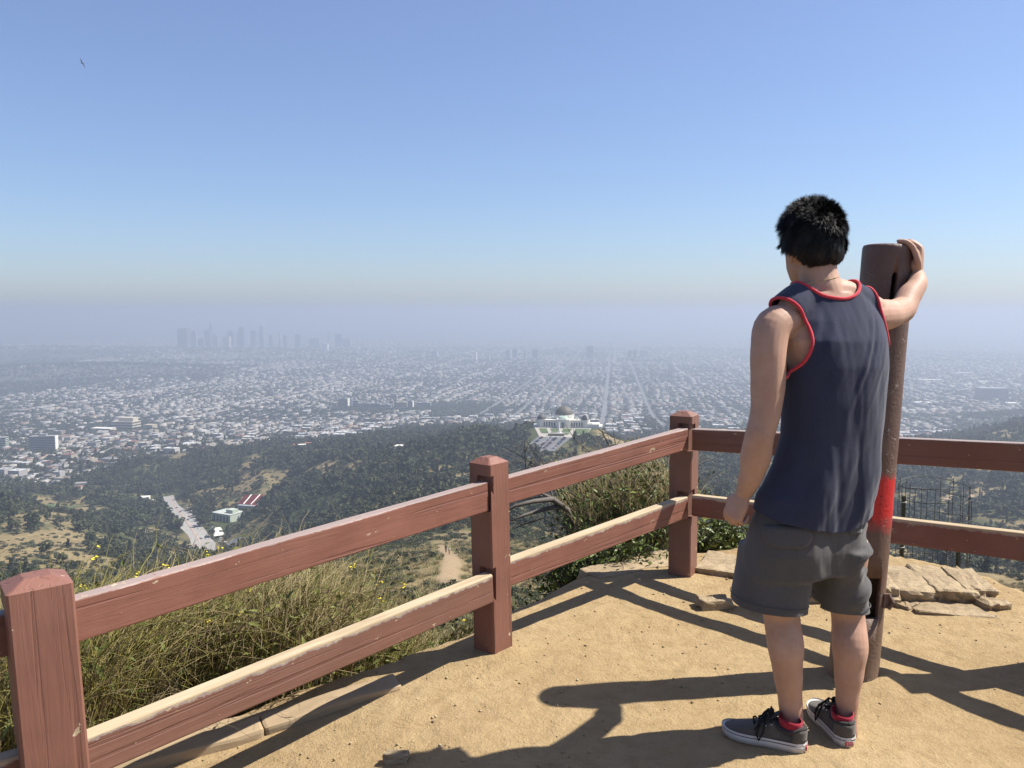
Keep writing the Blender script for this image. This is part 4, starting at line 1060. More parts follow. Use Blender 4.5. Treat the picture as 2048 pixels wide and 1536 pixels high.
bm = bmesh.new(); add_lathe(bm, [(0, -.30), (.05, -.22), (.075, -.05), (.065, .1), (.04, .2), (.035, .26), (0, .32)], n=10); bmesh.ops.rotate(bm, verts=bm.verts, matrix=Matrix.Rotation(math.pi / 2, 3, 'X')); bm_obj('body', bm, bl, bd_, True)
for s in (-1, 1):
    V = [(s * .04, -.10, .0), (s * .04, .14, .0), (s * .36, -.13, .10), (s * .36, .12, .10), (s * .64, -.02, .06), (s * .66, .12, .06)]
    V2 = [(a, b_, c - .014) for a, b_, c in V]
    mesh_obj('wing', V + V2, [(0, 2, 3, 1), (2, 4, 5, 3), (7, 9, 8, 6), (9, 11, 10, 8), (0, 6, 8, 2), (2, 8, 10, 4), (1, 3, 9, 7), (3, 5, 11, 9), (4, 10, 11, 5), (0, 1, 7, 6)], bl, bd_)
mesh_obj('tail', [(-.04, .22, 0), (.04, .22, 0), (.09, .46, .01), (-.09, .46, .01), (-.04, .22, -.015), (.04, .22, -.015), (.09, .46, -.005), (-.09, .46, -.005)], [(0, 1, 2, 3), (7, 6, 5, 4), (0, 4, 5, 1), (1, 5, 6, 2), (2, 6, 7, 3), (3, 7, 4, 0)], bl, bd_)
# ================================================================== the lookout: dirt, fence, post, stones
EDGE = [(-4.6, -3.0), (-3.4, -0.6), (-2.75, 0.8), (-2.2, 1.7), (-1.62, 2.38), (-1.1, 2.86), (-.66, 3.22), (-.2, 3.48), (.03, 3.82), (.44, 4.28), (.9, 4.62), (1.4, 4.80), (2.0, 4.62), (2.42, 4.25), (2.52, 3.92), (2.72, 3.98), (3.3, 3.7), (4.6, 2.6), (6.4, 0.4), (6.8, -3.0)]
def base_z(x, y):
    return .012 * fbm(x * 1.1, y * 1.1, 91, 3) + 0.05 * sstep(1.3, 2.6, np.asarray(x, float) + .35 * (np.asarray(y, float) - 3.2)) - .10 * sstep(-.05, -1.3, np.asarray(x, float))
def inside(x, y):
    c = np.zeros(np.shape(x), bool); E_ = EDGE
    for (ax, ay), (bx, by) in zip(E_, E_[1:] + E_[:1]):
        with np.errstate(divide='ignore', invalid='ignore'):
            c ^= ((ay > y) != (by > y)) & (x < (bx - ax) * (y - ay) / (by - ay + 1e-12) + ax)
    return c
gx, gy = np.meshgrid(np.arange(-6.0, 8.2, .04), np.arange(-3.0, 8.0, .04), indexing='ij')
sd = seg_dist(gx, gy, EDGE) * np.where(inside(gx, gy), -1, 1) + .07 * fbm(gx * 2.3, gy * 2.3, 95, 3)
gz = base_z(gx, gy) + .006 * fbm(gx * 9, gy * 9, 96, 3)
drop = np.maximum(sd, 0)
gz = gz - .62 * drop - .28 * drop ** 2 - .035 * sstep(0, .05, sd) + sstep(.1, .6, sd) * .10 * fbm(gx * 3, gy * 3, 97, 3)
# trodden dip at the foot of the post, low mound round it
gz = gz + .03 * np.exp(-(((gx - 1.42) / .16) ** 2 + ((gy - 3.02) / .13) ** 2)) + .02 * np.exp(-(((gx + .03) / .2) ** 2 + ((gy - 3.3) / .2) ** 2))
n1g, n2g = gx.shape
ig = np.arange(n1g * n2g).reshape(n1g, n2g)
keepq = (sd[:-1, :-1] < 2.9)
Fg = np.stack([ig[:-1, :-1], ig[1:, :-1], ig[1:, 1:], ig[:-1, 1:]], -1)[keepq]
used, inv = np.unique(Fg.ravel(), return_inverse=True)
Vg = np.stack([gx, gy, gz], -1).reshape(-1, 3)[used]
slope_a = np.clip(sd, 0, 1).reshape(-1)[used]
m_dirt, t, b, _ = new_mat('trodden_dirt')
ov = coords(t, 'Object')
n0 = noise_n(t, 1.3, 4, .6, ov); n1_ = noise_n(t, 14, 6, .7, ov); n2_ = noise_n(t, 95, 4, .7, ov); n3_ = noise_n(t, 380, 2, .6, ov)
c0 = ramp(t, n0, [(.3, (0.3359, 0.2383, 0.1211)), (.55, (0.3906, 0.2852, 0.1523)), (.75, (0.4297, 0.3242, 0.1836))])
nP = noise_n(t, 2.6, 5, .62, ov, .4)
c0 = mixc(t, ramp(t, nP, [(.50, 0.0), (.66, .55)]), c0, (.285, .195, .10))
c1 = mixc(t, ramp(t, n1_, [(.36, .5), (.56, 0.0)]), c0, (0.2578, 0.1758, 0.08594))
c2 = mixc(t, ramp(t, n2_, [(.60, 0.0), (.70, .55)]), c1, (0.4844, 0.3906, 0.25))
c3 = mixc(t, ramp(t, n3_, [(.28, .6), (.42, 0.0)]), c2, (0.1719, 0.1172, 0.0625))
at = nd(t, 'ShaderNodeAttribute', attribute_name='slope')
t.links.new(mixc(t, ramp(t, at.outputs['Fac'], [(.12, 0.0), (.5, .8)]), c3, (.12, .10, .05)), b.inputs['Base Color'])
b.inputs['Roughness'].default_value = .97; b.inputs['Specular IOR Level'].default_value = .08
n4_ = noise_n(t, 5.5, 4, .6, ov, .6)
hh = math_n(t, 'ADD', math_n(t, 'ADD', math_n(t, 'MULTIPLY', n1_, 1.0), math_n(t, 'MULTIPLY', n4_, 1.5)), math_n(t, 'ADD', math_n(t, 'MULTIPLY', n2_, .45), math_n(t, 'MULTIPLY', n3_, .16)))
bump(t, b, hh, .75, .022)
me = np_mesh('ground', Vg, inv.reshape(-1, 4), m_dirt, True, {'slope': ('POINT', 'FLOAT', slope_a)})
o = link(bpy.data.objects.new('ground', me)); tag(o, kind='structure')
if o.data.polygons[5000].normal.z < 0: o.data.flip_normals()
def gh(x, y):
    i = int(round((x + 6.0) / .04)); j = int(round((y + 3.0) / .04))
    return float(gz[min(max(i, 0), n1g - 1), min(max(j, 0), n2g - 1)])

# pebbles and grit
m_peb = vcol_mat('pebbles', 'col', .95)
rp = np.random.default_rng(3)
NP_ = 5200
px_, py_ = rp.uniform(-2.2, 3.0, NP_), rp.uniform(1.9, 4.7, NP_)
cl = (vnoise(px_ * 1.6, py_ * 1.6, 12) + .6 * vnoise(px_ * 6, py_ * 6, 13)) > rp.uniform(.35, 1.5, NP_)
ok = inside(px_, py_) & cl
px_, py_ = px_[ok], py_[ok]; m_ = len(px_)
rr = np.minimum(.0014 / rp.uniform(.12, 1, m_) ** 1.0, .0075)
oct_ = np.array([(1, 0, 0), (0, 1, 0), (-1, 0, 0), (0, -1, 0), (0, 0, .8), (0, 0, -.5)], float)
V = oct_[None] * rr[:, None, None] * rp.uniform(.6, 1.4, (m_, 6, 1))
V = V + np.stack([px_, py_, np.array([gh(a, c) for a, c in zip(px_, py_)]) + rr * .25], 1)[:, None, :]
Fo = np.array([(0, 1, 4), (1, 2, 4), (2, 3, 4), (3, 0, 4), (1, 0, 5), (2, 1, 5), (3, 2, 5), (0, 3, 5)])
pc = np.array([(0.3594, 0.2734, 0.1562), (0.3125, 0.2266, 0.125), (0.2578, 0.1875, 0.1094), (0.4062, 0.3359, 0.2188), (0.1719, 0.125, 0.07812)])[rp.choice(5, m_, p=[.34, .32, .2, .11, .03])]
pc = np.concatenate([np.repeat(pc, 8, 0), np.ones((m_ * 8, 1))], 1)
me = np_mesh('gravel', V.reshape(-1, 3), (np.arange(m_)[:, None, None] * 6 + Fo[None]).reshape(-1, 3), m_peb, False, {'col': ('FACE', 'FLOAT_COLOR', pc)})
o = link(bpy.data.objects.new('gravel', me)); tag(o, kind='stuff')

# ---- painted timber
def paint_mat(name, base, wear_lo, wear_hi, chips=.62, post=False):
    """painted wood in local coordinates: X along a rail (Z up a post); worn to bare timber near the top edge (local z = 0)"""
    m, t, b, _ = new_mat(name)
    v = coords(t, 'Object')
    oi = t.nodes.new('ShaderNodeObjectInfo').outputs['Random']
    sep = nd(t, 'ShaderNodeSeparateXYZ'); t.links.new(v, sep.inputs[0])
    mp = nd(t, 'ShaderNodeMapping'); mp.inputs['Scale'].default_value = (26, 26, 2.2) if post else (2.2, 26, 26); t.links.new(v, mp.inputs[0])
    cmb = nd(t, 'ShaderNodeCombineXYZ'); t.links.new(math_n(t, 'MULTIPLY', oi, 31.0), cmb.inputs[0]); t.links.new(math_n(t, 'MULTIPLY', oi, 17.0), cmb.inputs[2])
    t.links.new(cmb.outputs[0], mp.inputs['Location'])
    grain = noise_n(t, 1.0, 6, .62, mp.outputs[0], 1.2)
    mp2 = nd(t, 'ShaderNodeMapping'); mp2.inputs['Scale'].default_value = (34, 34, .8) if post else (.8, 34, 34); t.links.new(v, mp2.inputs[0]); t.links.new(cmb.outputs[0], mp2.inputs['Location'])
    crk = noise_n(t, 1.0, 5, .55, mp2.outputs[0], .9)
    line = ramp(t, crk, [(.34, 0.0), (.42, 1.0)])
    blot = noise_n(t, 5, 4, .6, v)
    col = mixc(t, ramp(t, blot, [(.3, 0.0), (.7, 1.0)]), [c * .84 for c in base], [min(1, c * 1.14) for c in base])
    col = mixc(t, math_n(t, 'MULTIPLY', ramp(t, oi, [(.3, 0.0), (.9, 1.0)]), .55), col, (base[0] * .78, base[1] * 1.0, base[2] * 1.0))
    fade = noise_n(t, 2.2, 3, .5, v)
    col = mixc(t, ramp(t, fade, [(.55, 0.0), (.75, .35)]), col, (base[0] * 1.15, base[1] * 1.5, base[2] * 1.6))
    col = mixc(t, math_n(t, 'MULTIPLY', math_n(t, 'SUBTRACT', 1.0, line), .35), col, [c * .55 for c in base])
    # bare timber
    wn = noise_n(t, 9 if not post else 14, 6, .7, v)
    wn2 = noise_n(t, 30, 3, .6, v)
    bare = ramp(t, grain, [(.3, (0.3125, 0.2344, 0.1406)), (.7, (0.4688, 0.3828, 0.2578))])
    edge = math_n(t, 'ADD', sep.outputs[2], math_n(t, 'ADD', math_n(t, 'MULTIPLY', math_n(t, 'SUBTRACT', wn, .5), wear_hi), math_n(t, 'MULTIPLY', math_n(t, 'SUBTRACT', wn2, .5), wear_hi * .4)))
    wear = math_n(t, 'GREATER_THAN', edge, -wear_lo)
    chip = math_n(t, 'GREATER_THAN', noise_n(t, 22, 3, .75, v), chips + .03)
    big = noise_n(t, 5.5, 7, .78, v)
    chip2 = math_n(t, 'GREATER_THAN', math_n(t, 'ADD', big, math_n(t, 'MULTIPLY', math_n(t, 'SUBTRACT', grain, .5), .25)), .685)
    msk = math_n(t, 'MAXIMUM', wear, math_n(t, 'MAXIMUM', chip, math_n(t, 'MULTIPLY', chip2, .75)))
    rim = math_n(t, 'GREATER_THAN', edge, -wear_lo - .006)
    col = mixc(t, math_n(t, 'MULTIPLY', rim, .5), col, (.36, .34, .31))
    t.links.new(mixc(t, msk, col, bare), b.inputs['Base Color'])
    rg = math_n(t, 'ADD', .52, math_n(t, 'MULTIPLY', msk, .4)); t.links.new(rg, b.inputs['Roughness'])
    b.inputs['Specular IOR Level'].default_value = .35
    h = math_n(t, 'ADD', math_n(t, 'MULTIPLY', grain, .7), math_n(t, 'ADD', math_n(t, 'MULTIPLY', line, .5), math_n(t, 'MULTIPLY', msk, -.5)))
    bump(t, b, h, .55, .006)
    return m
PB = (0.1992, 0.08594, 0.06094)
m_rail_top = paint_mat('paint_top_rail', PB, -.0030, .018, .65)
m_rail_low = paint_mat('paint_low_rail', PB, .010, .048, .64)
m_post = paint_mat('paint_post', PB, -.2, .02, .66, post=True)

fence = empty('wooden_fence', (G(995, 1318).x, G(995, 1318).y, 0), 0, 'red brown painted two rail timber fence along the edge of the lookout', 'fence')
FO = fence.location.copy()
def rail(name, A, B, h, th, mat, n=28, seed=0):
    """A,B: top edge of the near face (world); the timber is straight with slightly uneven faces"""
    A, B = Vector(A), Vector(B)
    ax = (B - A); L = ax.length; ax.normalize()
    side = Vector((ax.y, -ax.x, 0)).normalized()     # near side
    if side.y > 0: side = -side
    up = ax.cross(side); up = up if up.z > 0 else -up
    sec = []
    r = .006
    for cx_, cz_, a0 in ((-r, -r, 90), (-th + r, -r, 180), (-th + r, -h + r, 270), (-r, -h + r, 360)):
        pass
    prof = []
    for cy_, cz_, a0 in ((-r, -r, 0), (-th + r, -r, 90), (-th + r, -h + r, 180), (-r, -h + r, 270)):
        for q in (0, 45, 90): prof.append((cy_ + r * math.cos(math.radians(a0 + q)), cz_ + r * math.sin(math.radians(a0 + q))))
    V, F = [], []
    m = len(prof); rr_ = random.Random(seed)
    for i in range(n + 1):
        x = L * i / n
        for k, (yy, zz) in enumerate(prof):
            wob = .0035 * (vnoise(np.array([x * 3.1 + seed]), np.array([k * .7 + zz * 30]), seed)[0] - .5)
            sag = -.006 * math.sin(math.pi * i / n)
            V.append((x, yy + wob, zz + wob * .8 + sag * 0))
    for i in range(n):
        for k in range(m):
            k2 = (k + 1) % m
            F.append((i * m + k, (i + 1) * m + k, (i + 1) * m + k2, i * m + k2))
    F.append(tuple(range(m))); F.append(tuple(n * m + k for k in range(m - 1, -1, -1)))
    o = mesh_obj(name, V, F, mat, fence)
    M = Matrix((ax, side, up)).transposed().to_4x4()
    o.matrix_world = Matrix.Translation(A) @ M
    o.matrix_parent_inverse = Matrix.Identity(4)
    o.matrix_basis = Matrix.Translation(A - FO) @ M
    bm = bmesh.new(); bm.from_mesh(o.data); bmesh.ops.recalc_face_normals(bm, faces=bm.faces); bm.to_mesh(o.data); bm.free()
    return o
def boolean_cut(o, cutters):
    """real recesses: evaluate boolean differences and keep the resulting mesh"""
    tmp = []
    par, o.parent = o.parent, None
    o.matrix_basis = Matrix.Identity(4)
    for V, F in cutters:
        me = bpy.data.meshes.new('cut'); me.from_pydata([tuple(v) for v in V], [], F)
        bm = bmesh.new(); bm.from_mesh(me); bmesh.ops.recalc_face_normals(bm, faces=bm.faces); bm.to_mesh(me); bm.free()
        c = bpy.data.objects.new('cut', me); COL.objects.link(c); tmp.append(c)
        md = o.modifiers.new('b', 'BOOLEAN'); md.operation = 'DIFFERENCE'; md.object = c; md.solver = 'EXACT'
    dg = bpy.context.evaluated_depsgraph_get(); dg.update()
    me = bpy.data.meshes.new_from_object(o.evaluated_get(dg))
    mats = list(o.data.materials)
    o.modifiers.clear(); o.data = me; o.parent = par
    if not me.materials and mats: me.materials.append(mats[0])
    for c in tmp: bpy.data.objects.remove(c)
def obox_geo(c, ux, uy, uz):
    c, ux, uy, uz = Vector(c), Vector(ux), Vector(uy), Vector(uz)
    V = [c + ux * a + uy * b_ + uz * d for a, b_, d in ((-1, -1, -1), (1, -1, -1), (1, 1, -1), (-1, 1, -1), (-1, -1, 1), (1, -1, 1), (1, 1, 1), (-1, 1, 1))]
    return V, [(3, 2, 1, 0), (4, 5, 6, 7), (0, 1, 5, 4), (1, 2, 6, 5), (2, 3, 7, 6), (3, 0, 4, 7)]
def post(Cb, Ct, w, rdir, cap=.022, cuts=()):
    """Cb, Ct: bottom / top of the corner nearest the camera; rdir: direction of the right-hand face"""
    Cb, Ct = Vector(Cb), Vector(Ct)
    r = Vector((rdir[0], rdir[1], 0)).normalized(); bk = Vector((-r.y, r.x, 0))
    if bk.y < 0: bk = -bk
    ctr_b = Cb + (r + bk) * w / 2; ctr_t = Ct + (r + bk) * w / 2
    ax = (ctr_t - ctr_b).normalized(); H = (ctr_t - ctr_b).length
    e = .006; hw = w / 2
    prof = [(hw - e, hw), (hw, hw - e), (hw, -hw + e), (hw - e, -hw), (-hw + e, -hw), (-hw, -hw + e), (-hw, hw - e), (-hw + e, hw)][::-1]
    zs = [-.25 - H, -H, -H * .8, -H * .6, -H * .4, -H * .2, -.05, 0]
    V, F = [], []
    for z in zs:
        for (a, b_) in prof: V.append((a, b_, z))
    k0 = len(V)
    for (a, b_) in prof: V.append((a * .42, b_ * .42, cap))
    n = 8
    for i in range(len(zs)):
        for k in range(n):
            F.append((i * n + k, i * n + (k + 1) % n, (i + 1) * n + (k + 1) % n, (i + 1) * n + k))
    F.append(tuple(k0 + k for k in range(n))); F.append(tuple(range(n - 1, -1, -1)))
    o = mesh_obj('post', V, F, m_post, fence)
    M = Matrix((r, bk, ax)).transposed().to_4x4()
    W = Matrix.Translation(ctr_t) @ M
    bm = bmesh.new(); bm.from_mesh(o.data); bmesh.ops.recalc_face_normals(bm, faces=bm.faces); bm.to_mesh(o.data); bm.free()
    if cuts:
        Wi = W.inverted()
        boolean_cut(o, [([Wi @ v for v in Vc], Fc) for Vc, Fc in cuts])
    o.matrix_basis = Matrix.Translation(-FO) @ W
    return o
RAILS = {'t12': (P(118, 1209, 2.10), P(975, 965, 3.24)), 'l12': (P(150, 1484, 2.10), P(985, 1149, 3.24)),
         't23': (P(1006, 958.5, 3.335), P(1376, 857, 4.24)), 'l23': (P(1010, 1125, 3.335), P(1376, 994, 4.24)),
         't3r': (P(1384, 858, 4.24), P(2085, 889, 3.12)), 'l3r': (P(1384, 990, 4.24), P(2085, 1071, 3.12))}
p0 = Vector((-2.2, 1.05, 0)); p5 = Vector((3.05, 1.75, 0))
a1, b1 = RAILS['t12'][0], RAILS['l12'][0]; a4, b4 = RAILS['t3r'][1], RAILS['l3r'][1]
RAILS['t01'] = (Vector((p0.x, p0.y, .66)), a1 + Vector((-.09, -.02, -.01))); RAILS['l01'] = (Vector((p0.x, p0.y, .33)), b1 + Vector((-.09, -.02, -.01)))
RAILS['t4r'] = (a4 + Vector((.09, -.01, 0)), Vector((p5.x, p5.y, .80))); RAILS['l4r'] = (b4 + Vector((.09, -.01, 0)), Vector((p5.x, p5.y, .46)))
for i, (k, (A, B)) in enumerate(RAILS.items()):
    rail('rail', A, B, .118 if k[1:] == '12' else .112, .05, m_rail_top if k[0] == 't' else m_rail_low, seed=i + 3)
def mortise(key, end, depth=.075, out=.05):
    A, B = RAILS[key]; ax = (B - A).normalized(); side = Vector((ax.y, -ax.x, 0)).normalized()
    if side.y > 0: side = -side
    p = (A if end == 0 else B); s = 1 if end == 0 else -1
    c = p - side * .025 - Vector((0, 0, .048)) + ax * s * (out - depth * .2)
    return obox_geo(c, ax * .062, side * .036, Vector((0, 0, .071)))
post(P(56, 1536, 1.97) + Vector((.0, 0, -.02)), P(11, 1192, 1.97), .150, (.80, .6), cuts=[mortise('t01', 1), mortise('l01', 1)])
post(G(997, 1318), P(979, 931, G(997, 1318).y), .118, (.66, .75), cuts=[mortise('t12', 1), mortise('l12', 1)])
post(G(1383, 1158), P(1384, 834, G(1383, 1158).y), .122, (.50, .865), cuts=[mortise('t23', 1), mortise('l23', 1), mortise('t3r', 0), mortise('l3r', 0)])
post((2.15, 3.02, .04), (2.15, 3.02, .94), .122, (.9, .44))
post((p0.x - .06, p0.y - .02, -.06), (p0.x - .06, p0.y - .02, .74), .122, (.8, .6))
post((p5.x, p5.y - .02, .05), (p5.x, p5.y - .02, .95), .122, (.8, .6))

# ---- tall round metal post
PB0 = G(1706, 1352); PB0.z = -.0
PT0 = P(1777, 491, PB0.y + .02)
axp = (PT0 - PB0).normalized(); HP = (PT0 - PB0).length; RP = .0905
bm = bmesh.new()
prof = [(0, -.3), (RP * 1.04, -.3), (RP * 1.04, 0), (RP, .05)] + [(RP * (1 + .006 * math.sin(k * 1.7)), .05 + (HP - .08) * k / 14) for k in range(1, 15)] + [(RP * .985, HP - .012), (RP * .95, HP - .003), (RP * .86, HP), (0, HP + .004)]
add_lathe(bm, prof, n=48); bmesh.ops.recalc_face_normals(bm, faces=bm.faces)
m_pole, t, b, _ = new_mat('weathered_brown_metal')
v = coords(t, 'Object'); sep = nd(t, 'ShaderNodeSeparateXYZ'); t.links.new(v, sep.inputs[0])
nA = noise_n(t, 7, 5, .6, v); nB = noise_n(t, 32, 4, .65, v); nC = noise_n(t, 90, 3, .6, v)
col = ramp(t, nA, [(.3, (0.08984, 0.05156, 0.03906)), (.55, (0.1289, 0.07656, 0.05625)), (.75, (0.168, 0.1055, 0.07812))])
col = mixc(t, ramp(t, nB, [(.60, 0.0), (.66, .8)]), col, (0.2344, 0.1719, 0.1328))
zz = math_n(t, 'ADD', sep.outputs[2], math_n(t, 'MULTIPLY', math_n(t, 'SUBTRACT', noise_n(t, 20, 5, .7, v), .5), .10))
zr0 = (P(1745, 1055, PB0.y) - PB0).length; zr1 = (P(1745, 948, PB0.y) - PB0).length
red = math_n(t, 'MULTIPLY', ramp(t, math_n(t, 'SUBTRACT', zz, zr0 - .5), [(.495, 0.0), (.56, 1.0)]), ramp(t, math_n(t, 'SUBTRACT', zz, zr1 - .5), [(.485, 1.0), (.51, 0.0)]))
# spray wider on the side towards the fence
red = math_n(t, 'MULTIPLY', red, ramp(t, math_n(t, 'ADD', math_n(t, 'MULTIPLY', sep.outputs[0], 4.0), .75), [(.50, 0.0), (.62, 1.0)]))
col = mixc(t, red, col, (0.4844, 0.01953, 0.01562))
dust = ramp(t, math_n(t, 'ADD', sep.outputs[2], math_n(t, 'MULTIPLY', nA, .25)), [(.10, .75), (.55, 0.0)])
col = mixc(t, math_n(t, 'MULTIPLY', dust, .55), col, (0.2578, 0.1836, 0.1094))
t.links.new(col, b.inputs['Base Color']); b.inputs['Roughness'].default_value = .55; b.inputs['Specular IOR Level'].default_value = .4
hgt_ = math_n(t, 'ADD', math_n(t, 'MULTIPLY', ramp(t, nB, [(.62, 0.0), (.72, 1.0)]), -.8), math_n(t, 'MULTIPLY', nC, .25))
bump(t, b, hgt_, .9, .010)
tp = empty('metal_post', PB0, 0, 'tall brown round metal post with a red sprayed band and open hatch', 'post')
tp.rotation_euler = Vector((0, 0, 1)).rotation_difference(axp).to_euler()
pole = bm_obj('tube', bm, m_pole, tp)
pole.data.polygons.foreach_set('use_smooth', [abs(p.normal.z) < .7 for p in pole.data.polygons])
def pole_local(px, py, Y): return (P(px, py, Y) - PB0)
h0 = (P(1716, 1222, PB0.y) - PB0).length; h1 = (P(1722, 1143, PB0.y) - PB0).length
s0 = HP * .865; s1 = HP * .938
cut = [obox_geo((-.010, -RP, (h0 + h1) / 2), (.046, 0, 0), (0, .075, 0), (0, 0, (h1 - h0) / 2))]
V = []; n_ = 10
sl = [(-.009, s0), (.009, s0), (.014, s1 - .02), (.010, s1 - .004), (.004, s1), (-.002, s1 - .004), (-.006, s1 - .02)]
sxo = -.012
Vs = [(x_ + sxo, -RP * 1.3, z_) for x_, z_ in sl] + [(x_ + sxo, -RP * .1, z_) for x_, z_ in sl]
ns = len(sl)
Fs = [tuple(range(ns)), tuple(range(2 * ns - 1, ns - 1, -1))] + [(k, k + ns, (k + 1) % ns + ns, (k + 1) % ns) for k in range(ns)]
cut.append((Vs, Fs))
inner = [[.072 * math.cos(2 * math.pi * k / 24), .072 * math.sin(2 * math.pi * k / 24), z_] for z_ in (.12, HP - .10) for k in range(24)]
cut.insert(0, (inner, [tuple(range(23, -1, -1)), tuple(range(24, 48))] + [(k, (k + 1) % 24, 24 + (k + 1) % 24, 24 + k) for k in range(24)]))
boolean_cut(pole, cut)
hm = MB(); hm.box((.075, -.066, h0 + (h1 - h0) * .42), (.03, .012, .055)); hm.tube([(.075, -.085, h0 + (h1 - h0) * .25), (.092, -.082, h0 + (h1 - h0) * .42), (.078, -.07, h0 + (h1 - h0) * .6)], [.006, .009, .006], 6)
hm.build('hasp', m_pole, tp)

# ---- stones and kerbs
m_stone, t, b, _ = new_mat('sandy_stone')
v = coords(t, 'Object'); nA = noise_n(t, 3, 5, .6, v); nB = noise_n(t, 26, 6, .7, v)
col = ramp(t, nA, [(.3, (0.2578, 0.1953, 0.1211)), (.6, (0.3516, 0.2734, 0.1719)), (.8, (0.4062, 0.3281, 0.2188))])
t.links.new(mixc(t, ramp(t, nB, [(.35, .6), (.55, 0.0)]), col, (0.1875, 0.1406, 0.08594)), b.inputs['Base Color'])
b.inputs['Roughness'].default_value = .95; b.inputs['Specular IOR Level'].default_value = .1; bump(t, b, nB, .7, .02)
m_kerb = simple('concrete_kerb', (0.3125, 0.2344, 0.1445), .93, .16, 5, .5, .1, bdist=.01)
def rock(name, c, s, rz, seed, mat=None, parent=None, cuts=4, rough=.14, label=None, cat=None, group=None, tilt=(0, 0)):
    bm = bmesh.new(); bmesh.ops.create_cube(bm, size=1.0)
    bmesh.ops.bevel(bm, geom=list(bm.edges), offset=.035, segments=1, affect='EDGES')
    bmesh.ops.subdivide_edges(bm, edges=list(bm.edges), cuts=cuts, use_grid_fill=True)
    for q in bm.verts:
        n = np.array([q.co.x * 2.1 + seed * 3.3]), np.array([q.co.y * 2.1 + q.co.z * 1.7 - seed])
        d = fbm(n[0], n[1], seed, 3)[0]; d2 = fbm(n[0] * 3.1, n[1] * 2.7 + q.co.z * 5, seed + 9, 3)[0]
        q.co += q.co.normalized() * (d * rough + d2 * rough * .4)
        q.co.x *= s[0]; q.co.y *= s[1]; q.co.z *= s[2]
    o = bm_obj(name, bm, mat or m_stone, parent, False)
    base = parent.location if parent is not None else Vector((0, 0, 0))
    o.location = Vector(c) - base; o.rotation_euler = (tilt[0], tilt[1], rz)
    return tag(o, label, cat, group)
w1 = G(1700, 1190, .06); w2 = G(1985, 1205, .06)
sw = empty('stone_kerb', ((w1.x + w2.x) / 2, (w1.y + w2.y) / 2 + .15, 0), 0, 'low kerb of pale sandy stones at the drop beyond the metal post', 'kerb')
d_ = Vector((w2.x - w1.x, w2.y - w1.y, 0)); Lw = d_.length; d_.normalize(); nrm_ = Vector((-d_.y, d_.x, 0)); az = math.atan2(d_.y, d_.x)
xs = [(-.34, .24), (-.11, .20), (.08, .12), (.19, .22), (.40, .15), (.54, .11)]
for k, (a, l) in enumerate(xs):
    c = w1 + d_ * (a + l / 2) + nrm_ * (.20 - .02 * (k == 2)); c.z = .028 + .004 * (k % 3)
    rock('stone', c, (l * 1.30, .40 - .07 * (k == 5), .15 - .008 * (k % 2)), az + .05 * ((k * 5) % 3 - 1), 20 + k, parent=sw, rough=.12, cuts=8)
c = w1 + d_ * .16 + nrm_ * .23; rock('stone', (c.x, c.y, .020), (1.0, .36, .15), az, 36, parent=sw, rough=.03, cuts=9)
c = w1 + d_ * .44 - nrm_ * .06; rock('stone', (c.x, c.y, .005), (.36, .20, .09), az - .12, 31, parent=sw, rough=.12)
c = w1 + d_ * .24 - nrm_ * .04; rock('stone', (c.x, c.y, .02), (.08, .07, .06), .6, 32, parent=sw, rough=.2)
c = w1 + d_ * .60 + nrm_ * .02; rock('stone', (c.x, c.y, .02), (.11, .22, .12), az + .3, 33, parent=sw, rough=.2)
k1 = G(1400, 1133, .04); k2 = G(1620, 1160, .04)
kw = empty('kerb', ((k1.x + k2.x) / 2, (k1.y + k2.y) / 2, 0), 0, 'pale broken stone kerb behind the corner post of the fence', 'kerb')
d2_ = Vector((k2.x - k1.x, k2.y - k1.y, 0)); L2 = d2_.length; d2_.normalize(); n2_ = Vector((-d2_.y, d2_.x, 0)); az2 = math.atan2(d2_.y, d2_.x)
for k in range(3):
    c = k1 + d2_ * (L2 * (k + .5) / 3) + n2_ * .15; c.z = -.012
    rock('stone', c, (L2 / 3 * 1.25, .34, .10), az2 + .04 * (k - 1), 40 + k, parent=kw, rough=.11, cuts=8)
for k, (px0, py0, sx_, sy_, rz_) in enumerate(((1300, 1128, .34, .28, .25), (1225, 1148, .30, .20, .5))):
    c = G(px0, py0); rock('flat_stone', (c.x, c.y + .06, -.034), (sx_, sy_, .09), rz_, 50 + k, rough=.07, cuts=7, label=('flat pale slab set in the dirt left of the corner post', 'smaller pale slab at the plateau edge left of the flat one')[k], cat='stone')
c = G(1432, 1216); rock('rock', (c.x, c.y + .02, .010), (.14, .09, .065), .1, 61, rough=.2, label='angular brown rock lying on the dirt left of the shorts', cat='rock')
c = G(792, 1512); rock('rock', (c.x, c.y, -.006), (.075, .035, .035), -.1, 62, rough=.2, label='small pale stone sunk in the dirt in front of the fence', cat='rock')
c = G(1068, 1262); rock('rock', (c.x - .9, c.y + .25, .0), (.05, .03, .03), -.1, 63, rough=.2, label='small pale stone at the brink behind the middle post', cat='rock')
q0, q1 = G(806, 1370, 0), G(205, 1556, -.08)
for _ in range(3): q0, q1 = G(806, 1370, gh(q0.x, q0.y) + .012), G(205, 1556, gh(q1.x, q1.y) + .012)
mid = (q0 + q1) / 2; dq = q0 - q1; azq = math.atan2(dq.y, dq.x)
kk = empty('concrete_kerb', mid, 0, 'long flat concrete kerb sunk in the dirt under the left rails', 'kerb')
kk.rotation_euler = (0, -math.asin(dq.z / dq.length), azq)
nn_ = 2
